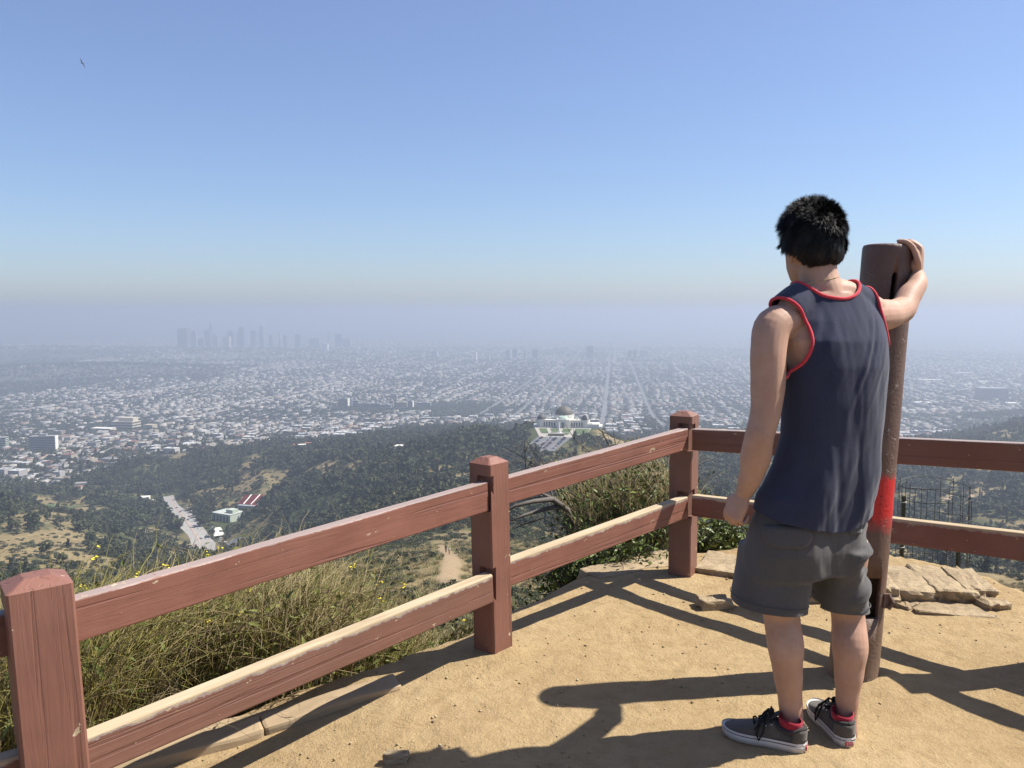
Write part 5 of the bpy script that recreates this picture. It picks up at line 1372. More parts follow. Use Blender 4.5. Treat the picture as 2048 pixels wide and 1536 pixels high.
for k in range(nn_):
    bm = bmesh.new(); add_box(bm, (0, 0, 0), (dq.length / nn_ - .002, .11, .13), 0, .012)
    bmesh.ops.subdivide_edges(bm, edges=list(bm.edges), cuts=5, use_grid_fill=True)
    for q in bm.verts:
        w_ = .010 * fbm(np.array([q.co.x * 7 + k * 5]), np.array([q.co.y * 9 + q.co.z * 5]), 3 + k, 3)[0]; q.co += Vector((w_, w_, w_))
    o = bm_obj('kerb_stone', bm, m_kerb, kk); o.location = (-dq.length / 2 + dq.length * (k + .5) / nn_, .055, -.062)
c = G(452, 1446, -.04); rock('kerb_block', (c.x, c.y + .05, gh(c.x, c.y) - .045), (.36, .13, .13), azq, 71, m_kerb, rough=.06, cuts=6, label='squared concrete block behind the long kerb under the left rails', cat='block')

# ---- wire cage round a plant
m_wire = simple('rusty_wire', (.04, .04, .036), .6, .2, 20); m_stake = simple('green_stake', (.035, .04, .022), .7, .2, 8)
cc_ = P(1866, 1060, 5.05); cz0, cz1 = P(1866, 1190, 5.05).z, P(1866, 966, 5.05).z
cg = empty('wire_cage', (cc_.x, cc_.y, cz0), 0, 'round wire mesh plant cage on two stakes beyond the stone kerb', 'cage')
RC = .205
for k in range(17):
    a = 2 * math.pi * (k + .5) / 17; mb = MB(); top_ = (cz1 - cz0) * (1 - (.12 if k in (3, 4, 15) else 0))
    mb.tube([(RC * math.cos(a), RC * math.sin(a), 0), (RC * math.cos(a + .01) * 1.01, RC * math.sin(a + .01), top_ * .5), (RC * math.cos(a) * .99, RC * math.sin(a), top_ + .012 * math.sin(k * 2.3))], 0.0020, 4); mb.build('wire', m_wire, cg)
for k, zf in enumerate((.10, .30, .5, .70, .88, .985)):
    mb = MB(); mb.tube([(RC * math.cos(q) * 1.015, RC * math.sin(q) * 1.015, (cz1 - cz0) * zf + .012 * math.sin(q * 2 + k)) for q in np.linspace(0, 2 * math.pi, 25)], 0.0020, 4, False); mb.build('ring', m_wire, cg)
for px0, pyt in ((1800, 992), (1912, 1098)):
    q = P(px0, 1190, 4.95); zt = P(px0, pyt, 4.95).z
    mb = MB(); mb.box((q.x - cc_.x, q.y - cc_.y, (zt - cz0) / 2), (.017, .017, zt - cz0)); s = mb.build('stake', m_stake, cg)
    for zf in (.93, .5): mb = MB(); mb.tube([(q.x - cc_.x + .013 * math.cos(w_), q.y - cc_.y + .013 * math.sin(w_), (zt - cz0) * zf + .002 * w_) for w_ in np.linspace(0, 9, 14)], .0025, 4); mb.build('tie', m_pale, s)
# ================================================================== plants close to the fence
m_stem_g = foliage('mustard_stem', (0.14, 0.135, 0.032), (0.29, 0.255, 0.075), .8)
m_stem_d = foliage('straw_stem', (0.20, 0.155, 0.07), (0.40, 0.325, 0.17), .85)
m_stem_b = foliage('brown_stem', (0.06641, 0.05078, 0.03125), (0.1328, 0.1016, 0.05859), .9)
m_flower = simple('yellow_flower', (.72, .58, .04), .7, .15, 40)
m_lf = foliage('sumac_leaf', (0.055, 0.085, 0.018), (0.16, 0.185, 0.048), .42)
m_lf2 = foliage('mustard_leaf', (0.06, 0.08, 0.018), (0.17, 0.175, 0.045), .6)
m_branch = simple('grey_dead_wood', (.12, .105, .09), .9, .35, 14, .4)
m_twig = simple('dark_twig', (.05, .042, .035), .9, .3, 20)
def skirt_z(x, y):
    i = np.clip(np.round((np.asarray(x) + 6.0) / .04).astype(int), 0, n1g - 1); j = np.clip(np.round((np.asarray(y) + 3.0) / .04).astype(int), 0, n2g - 1)
    return np.maximum(gz[i, j], -3.2)
def ribbons(base, length, lean, az, curl, rad, rng, seg=6, side=3):
    """thin bent stems: 3-sided tapering tubes -> V, F"""
    n = len(base)
    tt = np.linspace(0, 1, seg + 1)
    az2 = az[:, None] + curl[:, None] * tt[None] ** 1.5
    inc = lean[:, None] * (.45 + .9 * tt[None])                       # angle from the vertical
    step = (length / seg)[:, None]
    dx, dy, dz = np.sin(inc) * np.cos(az2) * step, np.sin(inc) * np.sin(az2) * step, np.cos(inc) * step
    jit = rng.normal(0, .05, (n, seg + 1)) * step
    C = np.stack([base[:, :1] + np.cumsum(dx, 1) - dx + jit, base[:, 1:2] + np.cumsum(dy, 1) - dy + jit[:, ::-1], base[:, 2:] + np.cumsum(dz, 1) - dz], -1)
    T = np.stack([dx, dy, dz], -1); T /= np.linalg.norm(T, axis=-1, keepdims=True)
    U = np.cross(T, np.array([.3, .2, 1.0])[None, None]); U /= np.linalg.norm(U, axis=-1, keepdims=True) + 1e-9
    W = np.cross(T, U)
    rr = (rad[:, None] * (1 - .72 * tt[None]))[..., None]
    rings = [C + (U * math.cos(2 * math.pi * k / side) + W * math.sin(2 * math.pi * k / side)) * rr for k in range(side)]
    V = np.stack(rings, 2).reshape(-1, 3)
    F = []
    for s in range(seg):
        for k in range(side):
            k2 = (k + 1) % side
            F.append((s * side + k, s * side + k2, (s + 1) * side + k2, (s + 1) * side + k))
    F = np.array(F); A = (np.arange(n) * (seg + 1) * side)[:, None, None] + F[None]
    return V, A.reshape(-1, 4), C
def leafs(C, N_, size, rng, wid=.36):
    """pointed folded leaves at C, pointing along N_ -> V, F (two quads each)"""
    n = len(C); N_ = N_ / (np.linalg.norm(N_, axis=1, keepdims=True) + 1e-9)
    S = np.cross(N_, rng.normal(0, 1, (n, 3)) + np.array([0, 0, 1.4])); S /= np.linalg.norm(S, axis=1, keepdims=True) + 1e-9
    U = np.cross(S, N_); L = size[:, None]
    mid = C + N_ * L * .5 - U * L * .05; tip = C + N_ * L - U * L * .14
    a = C + N_ * L * .42 + S * L * wid * .5 + U * L * .07; b_ = C + N_ * L * .42 - S * L * wid * .5 + U * L * .07
    V = np.stack([C, a, tip, mid, b_], 1).reshape(-1, 3)
    F = np.array([(0, 1, 2, 3), (0, 3, 2, 4)])
    return V, ((np.arange(n) * 5)[:, None, None] + F[None]).reshape(-1, 4)
def part_np(name, V, F, mat, parent, stuff=True, smooth=False):
    me = np_mesh(name, V - np.array(parent.location)[None], F, mat, smooth)
    o = link(bpy.data.objects.new(name, me), parent)
    if stuff: o['kind'] = 'stuff'
    return o
def mustard(label, centre, ext, n_g, n_d, seed, zt, lean=.75, az0=.15, flowers=40, nleaf=500):
    """tangle of wind-bent mustard and grass stems rooted on the slope beyond the fence"""
    r = np.random.default_rng(seed)
    root = empty('mustard_bush', (centre[0], centre[1], float(skirt_z(np.array([centre[0]]), np.array([centre[1]]))[0])), 0, label, 'bush')
    def stems(n, mat, name, lo, hi, rad):
        x = centre[0] + r.uniform(-1, 1, n) * ext[0]; y = centre[1] + r.uniform(-1, 1, n) * ext[1]
        z = skirt_z(x, y) - .03
        top = zt(x, y) - .02 + .05 * r.normal(0, 1, n) * (r.uniform(0, 1, n) < .3)
        hgt_all = np.clip(top - z, .12, 2.2)
        L = np.minimum(hgt_all * .95, r.uniform(.22, .75, n))
        ln = np.abs(r.normal(lean, .45, n))
        z = z + (hgt_all - L * np.cos(np.clip(ln * .9, 0, 1.3))).clip(0) * r.uniform(lo * .3, 1.0, n) ** .8
        V, F, C = ribbons(np.stack([x, y, z], 1), L, ln, r.normal(az0, 1.15, n), r.normal(0, 1.7, n), rad * r.uniform(.5, 1.3, n), r)
        part_np(name, V, F, mat, root)
        return C
    C1 = stems(n_g, m_stem_g, 'green_stems', .8, 1.06, .0021)
    C2 = stems(n_d, m_stem_d, 'dry_stems', .7, 1.08, .0019)
    C3 = stems(n_d // 2, m_stem_b, 'brown_stems', .5, .95, .0022)
    # side twigs
    pk = r.integers(0, len(C1), n_g * 3); sg = r.integers(2, 7, n_g * 3); b0 = C1[pk, sg]
    V, F, C4 = ribbons(b0, r.uniform(.05, .22, len(b0)), np.abs(r.normal(.9, .35, len(b0))), r.uniform(-1.6, 1.9, len(b0)), r.normal(0, .8, len(b0)), .0012 * np.ones(len(b0)), r, 3)
    part_np('twigs', V, F, m_stem_g if seed % 2 else m_stem_d, root)
    q = r.integers(0, len(C1), nleaf); sg = r.integers(1, 6, nleaf); c = C1[q, sg]
    V, F = leafs(c, r.normal(0, 1, (nleaf, 3)) + np.array([.4, 0, .2]), r.uniform(.02, .06, nleaf), r); part_np('leaves', V, F, m_lf2, root)
    q = r.choice(len(C4), flowers); c0 = C4[q, -1]
    cs = np.repeat(c0, 4, 0) + r.normal(0, .009, (flowers * 4, 3)); s = r.uniform(.004, .0085, flowers * 4)
    oc = np.array([(1, 0, .2), (0, 1, .1), (-1, 0, .3), (0, -1, .2), (0, 0, .7), (0, 0, -.4)])
    V = (cs[:, None] + oc[None] * s[:, None, None]).reshape(-1, 3)
    part_np('flowers', V, (np.arange(len(cs))[:, None, None] * 6 + Fo[None]).reshape(-1, 3), m_flower, root)
    return root
def top_from(pxs, pys, k=1.0):
    def f(x, y):
        px = px_of(x, y); py = np.interp(px, pxs, pys)
        b_ = (768 - py) / FPX
        return CAMZ + (-SP + b_ * CP) * y / (CP + b_ * SP)
    return f
TOPL = top_from([-300, 0, 120, 230, 330, 420, 520, 600, 650, 690], [1215, 1215, 1195, 1172, 1150, 1138, 1142, 1155, 1182, 1245])
mustard('tangled dry mustard and grass beyond the fence, beside the nearest post', (-1.95, 2.95), (.62, .50), 1900, 2300, 3, TOPL, .8, .2, 24, 3200)
mustard('yellow flowering mustard tangle under the middle of the left rails', (-1.30, 3.55), (.55, .50), 2100, 1700, 4, TOPL, .7, .2, 34, 4400)
mustard('greener mustard clump ending short of the middle fence post', (-.98, 4.15), (.36, .42), 1300, 600, 5, TOPL, .65, .25, 22, 3800)
TOPB = top_from([600, 700, 760, 850, 960], [1225, 1238, 1262, 1285, 1300])
mustard('sparse low weeds at the brink under the left lower rail', (-.55, 3.62), (.35, .12), 70, 50, 6, TOPB, .8, .1, 12, 160)

LEAF_ME = []
for k in range(4):
    rl = np.random.default_rng(90 + k)
    V, F = leafs(np.zeros((1, 3)), np.array([[1.0, 0, 0]]), np.array([1.0]), rl, .34 + .04 * k)
    LEAF_ME.append(np_mesh('leaf', V, F, m_lf))
def leafy(label, centre, ext, zt, nbr, nleaf, nobj, seed, lsz=(.035, .075), twig_m=None, stems=0, name='leafy_shrub'):
    """evergreen shrub: branch skeleton, single leaves on the outside, massed leaves within"""
    r = np.random.default_rng(seed)
    z0 = float(skirt_z(np.array([centre[0]]), np.array([centre[1]]))[0])
    root = empty(name, (centre[0], centre[1], z0), 0, label, 'shrub')
    n = nbr
    x = centre[0] + r.normal(0, .3, n) * ext[0]; y = centre[1] + r.normal(0, .3, n) * ext[1]; z = skirt_z(x, y) - .05
    tx = centre[0] + r.uniform(-1, 1, n) * ext[0]; ty = centre[1] + r.uniform(-1, 1, n) * ext[1]; tz = zt(tx, ty) - np.abs(r.normal(0, .10, n)) - .35 * r.uniform(0, 1, n) ** 2
    d = np.stack([tx - x, ty - y, tz - z], 1); L = np.linalg.norm(d, axis=1); az = np.arctan2(d[:, 1], d[:, 0]); lean = np.arccos(np.clip(d[:, 2] / L, -1, 1))
    V, F, C = ribbons(np.stack([x, y, z], 1), L, lean, az, r.normal(0, .5, n), .006 * r.uniform(.5, 1.3, n), r, 7, 4)
    part_np('branches', V, F, m_branch, root)
    if stems:
        q = r.integers(0, n, stems); b0 = C[q, r.integers(3, 8, stems)]
        V, F, C9 = ribbons(b0, r.uniform(.10, .32, stems), np.abs(r.normal(.75, .4, stems)), r.uniform(-3.1, 3.1, stems), r.normal(0, .8, stems), .0016 * r.uniform(.6, 1.2, stems), r, 4)
        part_np('straw_twigs', V, F, m_stem_d if twig_m is None else twig_m, root)
    q = r.integers(0, n, nleaf); sg = np.minimum(r.integers(2, 8, nleaf), 7)
    c = C[q, sg] + r.normal(0, .045, (nleaf, 3)); dirs = r.normal(0, 1, (nleaf, 3)) + np.array([.2, -.25, .35])
    sz = r.uniform(lsz[0], lsz[1], nleaf)
    toward = c[:, 1] * .6 - c[:, 2] * .9 + r.normal(0, .08, nleaf)
    o_ = np.argsort(toward); single, mass = o_[:nobj], o_[nobj:]
    V, F = leafs(c[mass], dirs[mass], sz[mass], r); part_np('leaf_mass', V, F, m_lf, root)
    loc = Vector(root.location)
    for i in single:
        dv = Vector(dirs[i]).normalized()
        lo = link(bpy.data.objects.new('leaf', LEAF_ME[i % 4]), root)
        lo.location = Vector(c[i]) - loc; lo.rotation_mode = 'QUATERNION'
        lo.rotation_quaternion = dv.to_track_quat('X', 'Z') @ Euler((r.normal(0, .5), 0, 0)).to_quaternion(); lo.scale = (sz[i],) * 3
    return root
TOPR = top_from([980, 1040, 1100, 1160, 1230, 1300, 1345, 1400, 1440, 1500, 1560], [1100, 1040, 975, 945, 935, 925, 930, 965, 985, 1000, 1010])
leafy('large leafy shrub with straw coloured twigs between the middle and corner posts', (.70, 5.2), (.52, .50), TOPR, 240, 9000, 280, 21, lsz=(.024, .058), stems=4200)
TOPD = top_from([1000, 1050, 1120, 1200, 1280, 1345], [1150, 1120, 1085, 1070, 1075, 1080])
leafy('low dark leafy bush at the plateau edge under the lower rail', (.50, 4.72), (.46, .26), TOPD, 110, 3600, 240, 22, (.03, .06), name='low_bush')
TOPC = top_from([1330, 1400, 1440, 1480, 1560, 1600], [1000, 1030, 1018, 1022, 1040, 1060])
leafy('glossy green shrub right behind the corner post and the hanging hand', (1.38, 5.25), (.36, .35), TOPC, 90, 3000, 220, 23, stems=120, twig_m=m_twig)
# dead grey branch and bare twigs reaching over the rail
db = empty('dead_branch', P(1060, 1075, 4.7), 0, 'bare grey dead branch jutting out beside the middle post', 'branch')
def pts_px(lst): return [P(a, b_, Y_) - db.location for a, b_, Y_ in lst]
for lst, rd in (([(1150, 1075, 5.0), (1135, 1020, 4.95), (1105, 998, 4.85), (1065, 1003, 4.75), (1030, 1012, 4.7), (1000, 1028, 4.7)], [.022, .020, .017, .013, .010, .005]),
                ([(1125, 1012, 4.92), (1090, 1018, 4.85), (1050, 1030, 4.8), (1020, 1042, 4.75)], [.016, .013, .010, .004]),
                ([(1105, 998, 4.85), (1080, 985, 4.9), (1045, 985, 4.9)], [.012, .008, .004])):
    mb = MB(); mb.tube(pts_px(lst), rd, 7); mb.build('limb', m_branch, db, True)
rt = random.Random(8)
tws = [[(1110, 1010, 4.9), (1095, 955, 5.0), (1060, 905, 5.05), (1012, 878, 5.1)], [(1120, 1015, 4.9), (1100, 950, 5.1), (1055, 920, 5.1), (1010, 895, 5.1)], [(1150, 1030, 5.1), (1105, 950, 5.2), (1070, 905, 5.25), (1052, 880, 5.3)],
       [(1160, 1020, 5.2), (1110, 948, 5.3), (1050, 925, 5.2), (960, 920, 5.1)], [(1200, 1010, 5.3), (1180, 905, 5.4), (1150, 880, 5.4), (1130, 848, 5.4)], [(1260, 985, 5.4), (1225, 905, 5.4), (1205, 865, 5.4), (1196, 858, 5.4)],
       [(1245, 980, 5.3), (1232, 892, 5.4), (1228, 875, 5.4), (1195, 857, 5.4)], [(1100, 1000, 5.0), (1052, 945, 5.0), (1050, 905, 5.0), (1049, 882, 5.0)], [(1230, 1000, 5.0), (1260, 960, 5.1), (1300, 930, 5.2)], [(1230, 990, 5.1), (1215, 950, 5.1), (1190, 925, 5.15)],
       [(1180, 1010, 5.1), (1100, 960, 5.1), (1060, 930, 5.1), (1085, 890, 5.1)], [(975, 985, 4.7), (948, 922, 4.75), (955, 908, 4.8)], [(1095, 990, 4.9), (1048, 1000, 4.9), (1020, 1000, 4.9)], [(1090, 1035, 4.8), (1045, 1050, 4.8), (1018, 1062, 4.8)]]
for k, l in enumerate(tws):
    mb = MB(); pts = pts_px(l); m_ = len(pts)
    mb.tube(pts, [.0055 - .0042 * i / (m_ - 1) for i in range(m_)], 5)
    for i in range(1, m_ - 1):
        a = pts[i]; d = (pts[i + 1] - a); mb.tube([a, a + d * .5 + Vector((rt.uniform(-.05, .05), rt.uniform(-.04, .04), rt.uniform(.02, .07)))], [.0024, .0010], 4)
    mb.build('twig', m_twig if k % 3 else m_branch, db)
# young green shoots rising just over the left top rail
for px0, py0, lab in ((408, 1090, 'leafy young shoot poking over the left top rail below the parked vans'), (480, 1075, 'taller leafy young shoot rising above the left top rail')):
    tip = P(px0, py0, 3.9); r = np.random.default_rng(px0)
    root = empty('young_shoot', (tip.x, tip.y, tip.z - .5), 0, lab, 'plant')
    mb = MB(); mb.tube([(0, 0, -.3), (.01, 0, .2), (0, 0, .5)], [.004, .003, .001], 5); mb.build('stem', m_stem_g, root)
    for k in range(16):
        zz_ = .5 - k * .022; a = k * 2.4
        lo = link(bpy.data.objects.new('leaf', LEAF_ME[k % 4]), root); lo.location = (0, 0, zz_); s = .035 + .0022 * k
        lo.rotation_euler = (0, -.5 + .06 * k, a); lo.scale = (s, s * 1.1, s)
# ================================================================== the man at the fence
from mathutils.bvhtree import BVHTree
def loft(rings, n=24, cap=True):
    """rings: (centre, half-axis u, half-axis v[, exponent]) -> verts, faces"""
    V, F = [], []
    for rg in rings:
        c, u, v = Vector(rg[0]), Vector(rg[1]), Vector(rg[2]); e = rg[3] if len(rg) > 3 else 2.0
        for k in range(n):
            a = 2 * math.pi * k / n; ca, sa = math.cos(a), math.sin(a)
            ca = math.copysign(abs(ca) ** (2 / e), ca); sa = math.copysign(abs(sa) ** (2 / e), sa)
            V.append(c + u * ca + v * sa)
    m = len(rings)
    for i in range(m - 1):
        for k in range(n):
            k2 = (k + 1) % n
            F.append((i * n + k, i * n + k2, (i + 1) * n + k2, (i + 1) * n + k))
    if cap:
        F.append(tuple(range(n - 1, -1, -1))); F.append(tuple((m - 1) * n + k for k in range(n)))
    return V, F
def limb(pts, rads, n=16, sub=4, flat=None):
    """rounded limb through joints with radii, Catmull-Rom smoothed, round ends; flat = (dir, factor)"""
    P_ = [Vector(p) for p in pts]; m = len(P_); out, rr = [], []
    for i in range(m - 1):
        a, b_, c, d = P_[max(i - 1, 0)], P_[i], P_[i + 1], P_[min(i + 2, m - 1)]
        for s in range(sub):
            t_ = s / sub
            out.append(.5 * ((2 * b_) + (c - a) * t_ + (2 * a - 5 * b_ + 4 * c - d) * t_ ** 2 + (3 * b_ - a - 3 * c + d) * t_ ** 3))
            t2 = t_ * t_ * (3 - 2 * t_); rr.append(rads[i] * (1 - t2) + rads[i + 1] * t2)
    out.append(P_[-1]); rr.append(rads[-1])
    d0 = (out[0] - out[1]).normalized(); d1 = (out[-1] - out[-2]).normalized()
    out = [out[0] + d0 * rr[0] * .95, out[0] + d0 * rr[0] * .7] + out + [out[-1] + d1 * rr[-1] * .7, out[-1] + d1 * rr[-1] * .95]
    rr = [rr[0] * .25, rr[0] * .7] + rr + [rr[-1] * .7, rr[-1] * .25]
    return tube_geo(out, rr, n)
def ball(c, r, R=None, n=20):
    """ellipsoid"""
    V, F = [], []; c = Vector(c); R = R or Matrix.Identity(3); h = n // 2
    for i in range(h + 1):
        th = math.pi * (i + .02) / (h + .04)
        for k in range(n):
            a = 2 * math.pi * k / n
            V.append(c + R @ Vector((r[0] * math.sin(th) * math.cos(a), r[1] * math.sin(th) * math.sin(a), r[2] * math.cos(th))))
    for i in range(h):
        for k in range(n):
            F.append((i * n + k, (i + 1) * n + k, (i + 1) * n + (k + 1) % n, i * n + (k + 1) % n))
    F.append(tuple(range(n))); F.append(tuple(h * n + k for k in range(n - 1, -1, -1)))
    return V, F
def fuse(parts, voxel, smooth_it=4, factor=.5):
    """one continuous closed surface out of overlapping closed shapes"""
    mb = MB()
    for V, F in parts: mb.add(V, F)
    me = bpy.data.meshes.new('tmp'); me.from_pydata(mb.V, [], mb.F)
    bm = bmesh.new(); bm.from_mesh(me)
    bmesh.ops.recalc_face_normals(bm, faces=bm.faces); bm.to_mesh(me); bm.free()
    o = bpy.data.objects.new('tmp', me); COL.objects.link(o)
    md = o.modifiers.new('r', 'REMESH'); md.mode = 'VOXEL'; md.voxel_size = voxel; md.use_smooth_shade = True
    if smooth_it:
        s = o.modifiers.new('s', 'SMOOTH'); s.factor = factor; s.iterations = smooth_it
    dg = bpy.context.evaluated_depsgraph_get(); dg.update()
    r = bpy.data.meshes.new_from_object(o.evaluated_get(dg))
    bpy.data.objects.remove(o)
    return r
def level_cut(me, f):
    """keep the side f(co) > 0, with a clean edge along f = 0"""
    bm = bmesh.new(); bm.from_mesh(me)
    val = {v: f(v.co) for v in bm.verts}
    for v in list(val):
        if abs(val[v]) < 1e-7: val[v] = 1e-6
    cut = [e for e in bm.edges if val[e.verts[0]] * val[e.verts[1]] < 0]
    new = []
    for e in cut:
        a, b_ = e.verts; t_ = val[a] / (val[a] - val[b_])
        ne, nv = bmesh.utils.edge_split(e, a, min(max(t_, .02), .98)); val[nv] = 0.0; new.append(nv)
    ns = set(new); faces = {fc for v in new for fc in v.link_faces}
    for fc in list(faces):
        vs_ = [v for v in fc.verts if v in ns]
        if len(vs_) == 2 and not any(e for e in fc.edges if e.verts[0] in ns and e.verts[1] in ns):
            try: bmesh.utils.face_split(fc, vs_[0], vs_[1])
            except ValueError: pass
        elif len(vs_) > 2:
            try: bmesh.ops.connect_verts(bm, verts=vs_, faces_exclude=[])
            except Exception: pass
    dead = [v for v in bm.verts if val[v] < 0]
    bmesh.ops.delete(bm, geom=dead, context='VERTS')
    bm.to_mesh(me); bm.free(); return me
def boundary_loops(me):
    bm = bmesh.new(); bm.from_mesh(me)
    be = {e for e in bm.edges if len(e.link_faces) == 1}; loops = []
    while be:
        e = be.pop(); st, cur = e.verts[0], e.verts[1]; lp = [st.co.copy(), cur.co.copy()]
        while cur is not st:
            nx = next((q for q in cur.link_edges if q in be), None)
            if nx is None: break
            be.discard(nx); cur = nx.other_vert(cur); lp.append(cur.co.copy())
        loops.append(lp)
    bm.free(); return loops
def smooth_loop(lp, it=6):
    L_ = lp[:-1] if (lp[0] - lp[-1]).length < 1e-6 else lp
    for _ in range(it): L_ = [(L_[i - 1] + L_[i] * 2 + L_[(i + 1) % len(L_)]) / 4 for i in range(len(L_))]
    return L_ + [L_[0]]
def displace(me, fn):
    n = len(me.vertices); co = np.empty(n * 3, np.float32); me.vertices.foreach_get('co', co); co = co.reshape(-1, 3).astype(float)
    no = np.empty(n * 3, np.float32); me.vertex_normals.foreach_get('vector', no); no = no.reshape(-1, 3)
    d = fn(co, no)
    me.vertices.foreach_set('co', (co + no * d[:, None]).astype(np.float32).ravel()); me.update()

# ---- materials
def skin_mat():
    m, t, b, _ = new_mat('skin')
    v = coords(t, 'Object'); n = noise_n(t, 9, 4, .6, v); n2 = noise_n(t, 120, 3, .6, v); n3 = noise_n(t, 300, 2, .5, v)
    c = ramp(t, n, [(.3, (.37, .222, .152)), (.7, (.455, .285, .204))])
    c = mixc(t, ramp(t, n2, [(.62, 0.0), (.8, .35)]), c, (.30, .15, .10))
    n5 = noise_n(t, 28, 4, .65, v); c = mixc(t, ramp(t, n5, [(.45, 0.0), (.72, .30)]), c, (.33, .15, .10))
    t.links.new(c, b.inputs['Base Color']); b.inputs['Roughness'].default_value = .60; b.inputs['Specular IOR Level'].default_value = .28
    b.inputs['Subsurface Weight'].default_value = .06; b.inputs['Subsurface Radius'].default_value = (1, .35, .2); b.inputs['Subsurface Scale'].default_value = .012
    bump(t, b, n3, .12, .002); return m
def cloth_mat(name, c1, c2, fine=600, rough=.9, heather=.3, bm_=.25):
    m, t, b, _ = new_mat(name)
    v = coords(t, 'Object'); n = noise_n(t, 5, 4, .6, v); n2 = noise_n(t, fine, 2, .6, v); n4 = noise_n(t, 60, 4, .6, v)
    c = ramp(t, n, [(.3, c1), (.7, c2)])
    c = mixc(t, math_n(t, 'MULTIPLY', ramp(t, n2, [(.4, 0.0), (.7, 1.0)]), heather), c, [min(1, q * 2.2) for q in c2])
    t.links.new(c, b.inputs['Base Color']); b.inputs['Roughness'].default_value = rough; b.inputs['Specular IOR Level'].default_value = .15
    b.inputs['Sheen Weight'].default_value = .15
    bump(t, b, math_n(t, 'ADD', n2, n4), bm_, .0015); return m
m_skin = skin_mat()
m_navy = cloth_mat('navy_jersey', (.020, .023, .042), (.030, .034, .058), 700, .95, .35)
m_trim = cloth_mat('red_rib', (.42, .030, .045), (.50, .045, .06), 500, .85, .1)
m_short = cloth_mat('grey_twill', (.060, .057, .055), (.078, .074, .071), 500, .9, .25, .3)
m_hair, t, b, _ = new_mat('black_hair'); b.inputs['Base Color'].default_value = (.010, .009, .009, 1); b.inputs['Roughness'].default_value = .60; b.inputs['Specular IOR Level'].default_value = .22
m_canvas = cloth_mat('grey_canvas', (.066, .060, .050), (.092, .084, .070), 400, .92, .3, .4)
m_canvas_d = cloth_mat('dark_canvas', (.030, .029, .028), (.042, .040, .038), 400, .92, .2, .3)
m_rub = simple('white_rubber', (.50, .475, .44), .6, .06, 30); m_blk = simple('black_line', (.012, .012, .014), .6, .1, 10); m_sock = cloth_mat('red_sock', (.22, .014, .026), (.27, .02, .035), 300, .95, .15)
m_lace = simple('black_lace', (.010, .010, .011), .9, .2, 60); m_tag = simple('red_tag', (.45, .03, .045), .6, .05, 20); m_gold = simple('gold_chain', (.62, .45, .18), .3, .05, 20, metal=.9)

YAW = math.radians(20)
RV = Vector((math.cos(YAW), math.sin(YAW), 0)); FV = Vector((-math.sin(YAW), math.cos(YAW), 0)); ZV = Vector((0, 0, 1))
man = empty('person', (1.0, 2.58, 0), 0, 'man from behind in navy tank top and grey shorts, hand on the metal post', 'person')
ML = man.location.copy()
def man_obj(name, me, mat=None, parent=None):
    if mat is not None:
        me.materials.clear(); me.materials.append(mat)
    me.transform(Matrix.Translation(-ML)); o = link(bpy.data.objects.new(name, me), parent or man)
    me.polygons.foreach_set('use_smooth', [True] * len(me.polygons)); return o
def ringpx(py, xl, xr, b_, Y, e=2.3, inset=0.0, tilt=0.0):
    """torso ring from its left and right silhouette pixels"""
    A, B = P(xl, py, Y), P(xr, py, Y); c = (A + B) / 2; hw = (B - A).length / 2 - inset
    hw = math.sqrt(max(hw * hw - (b_ * math.sin(YAW)) ** 2, .001)) / math.cos(YAW)
    return (c, RV * hw + ZV * tilt, FV * (b_ - inset), e)
def M3(yaw, pitch=0.0, roll=0.0): return (Matrix.Rotation(yaw, 3, 'Z') @ Matrix.Rotation(pitch, 3, 'X') @ Matrix.Rotation(roll, 3, 'Y'))

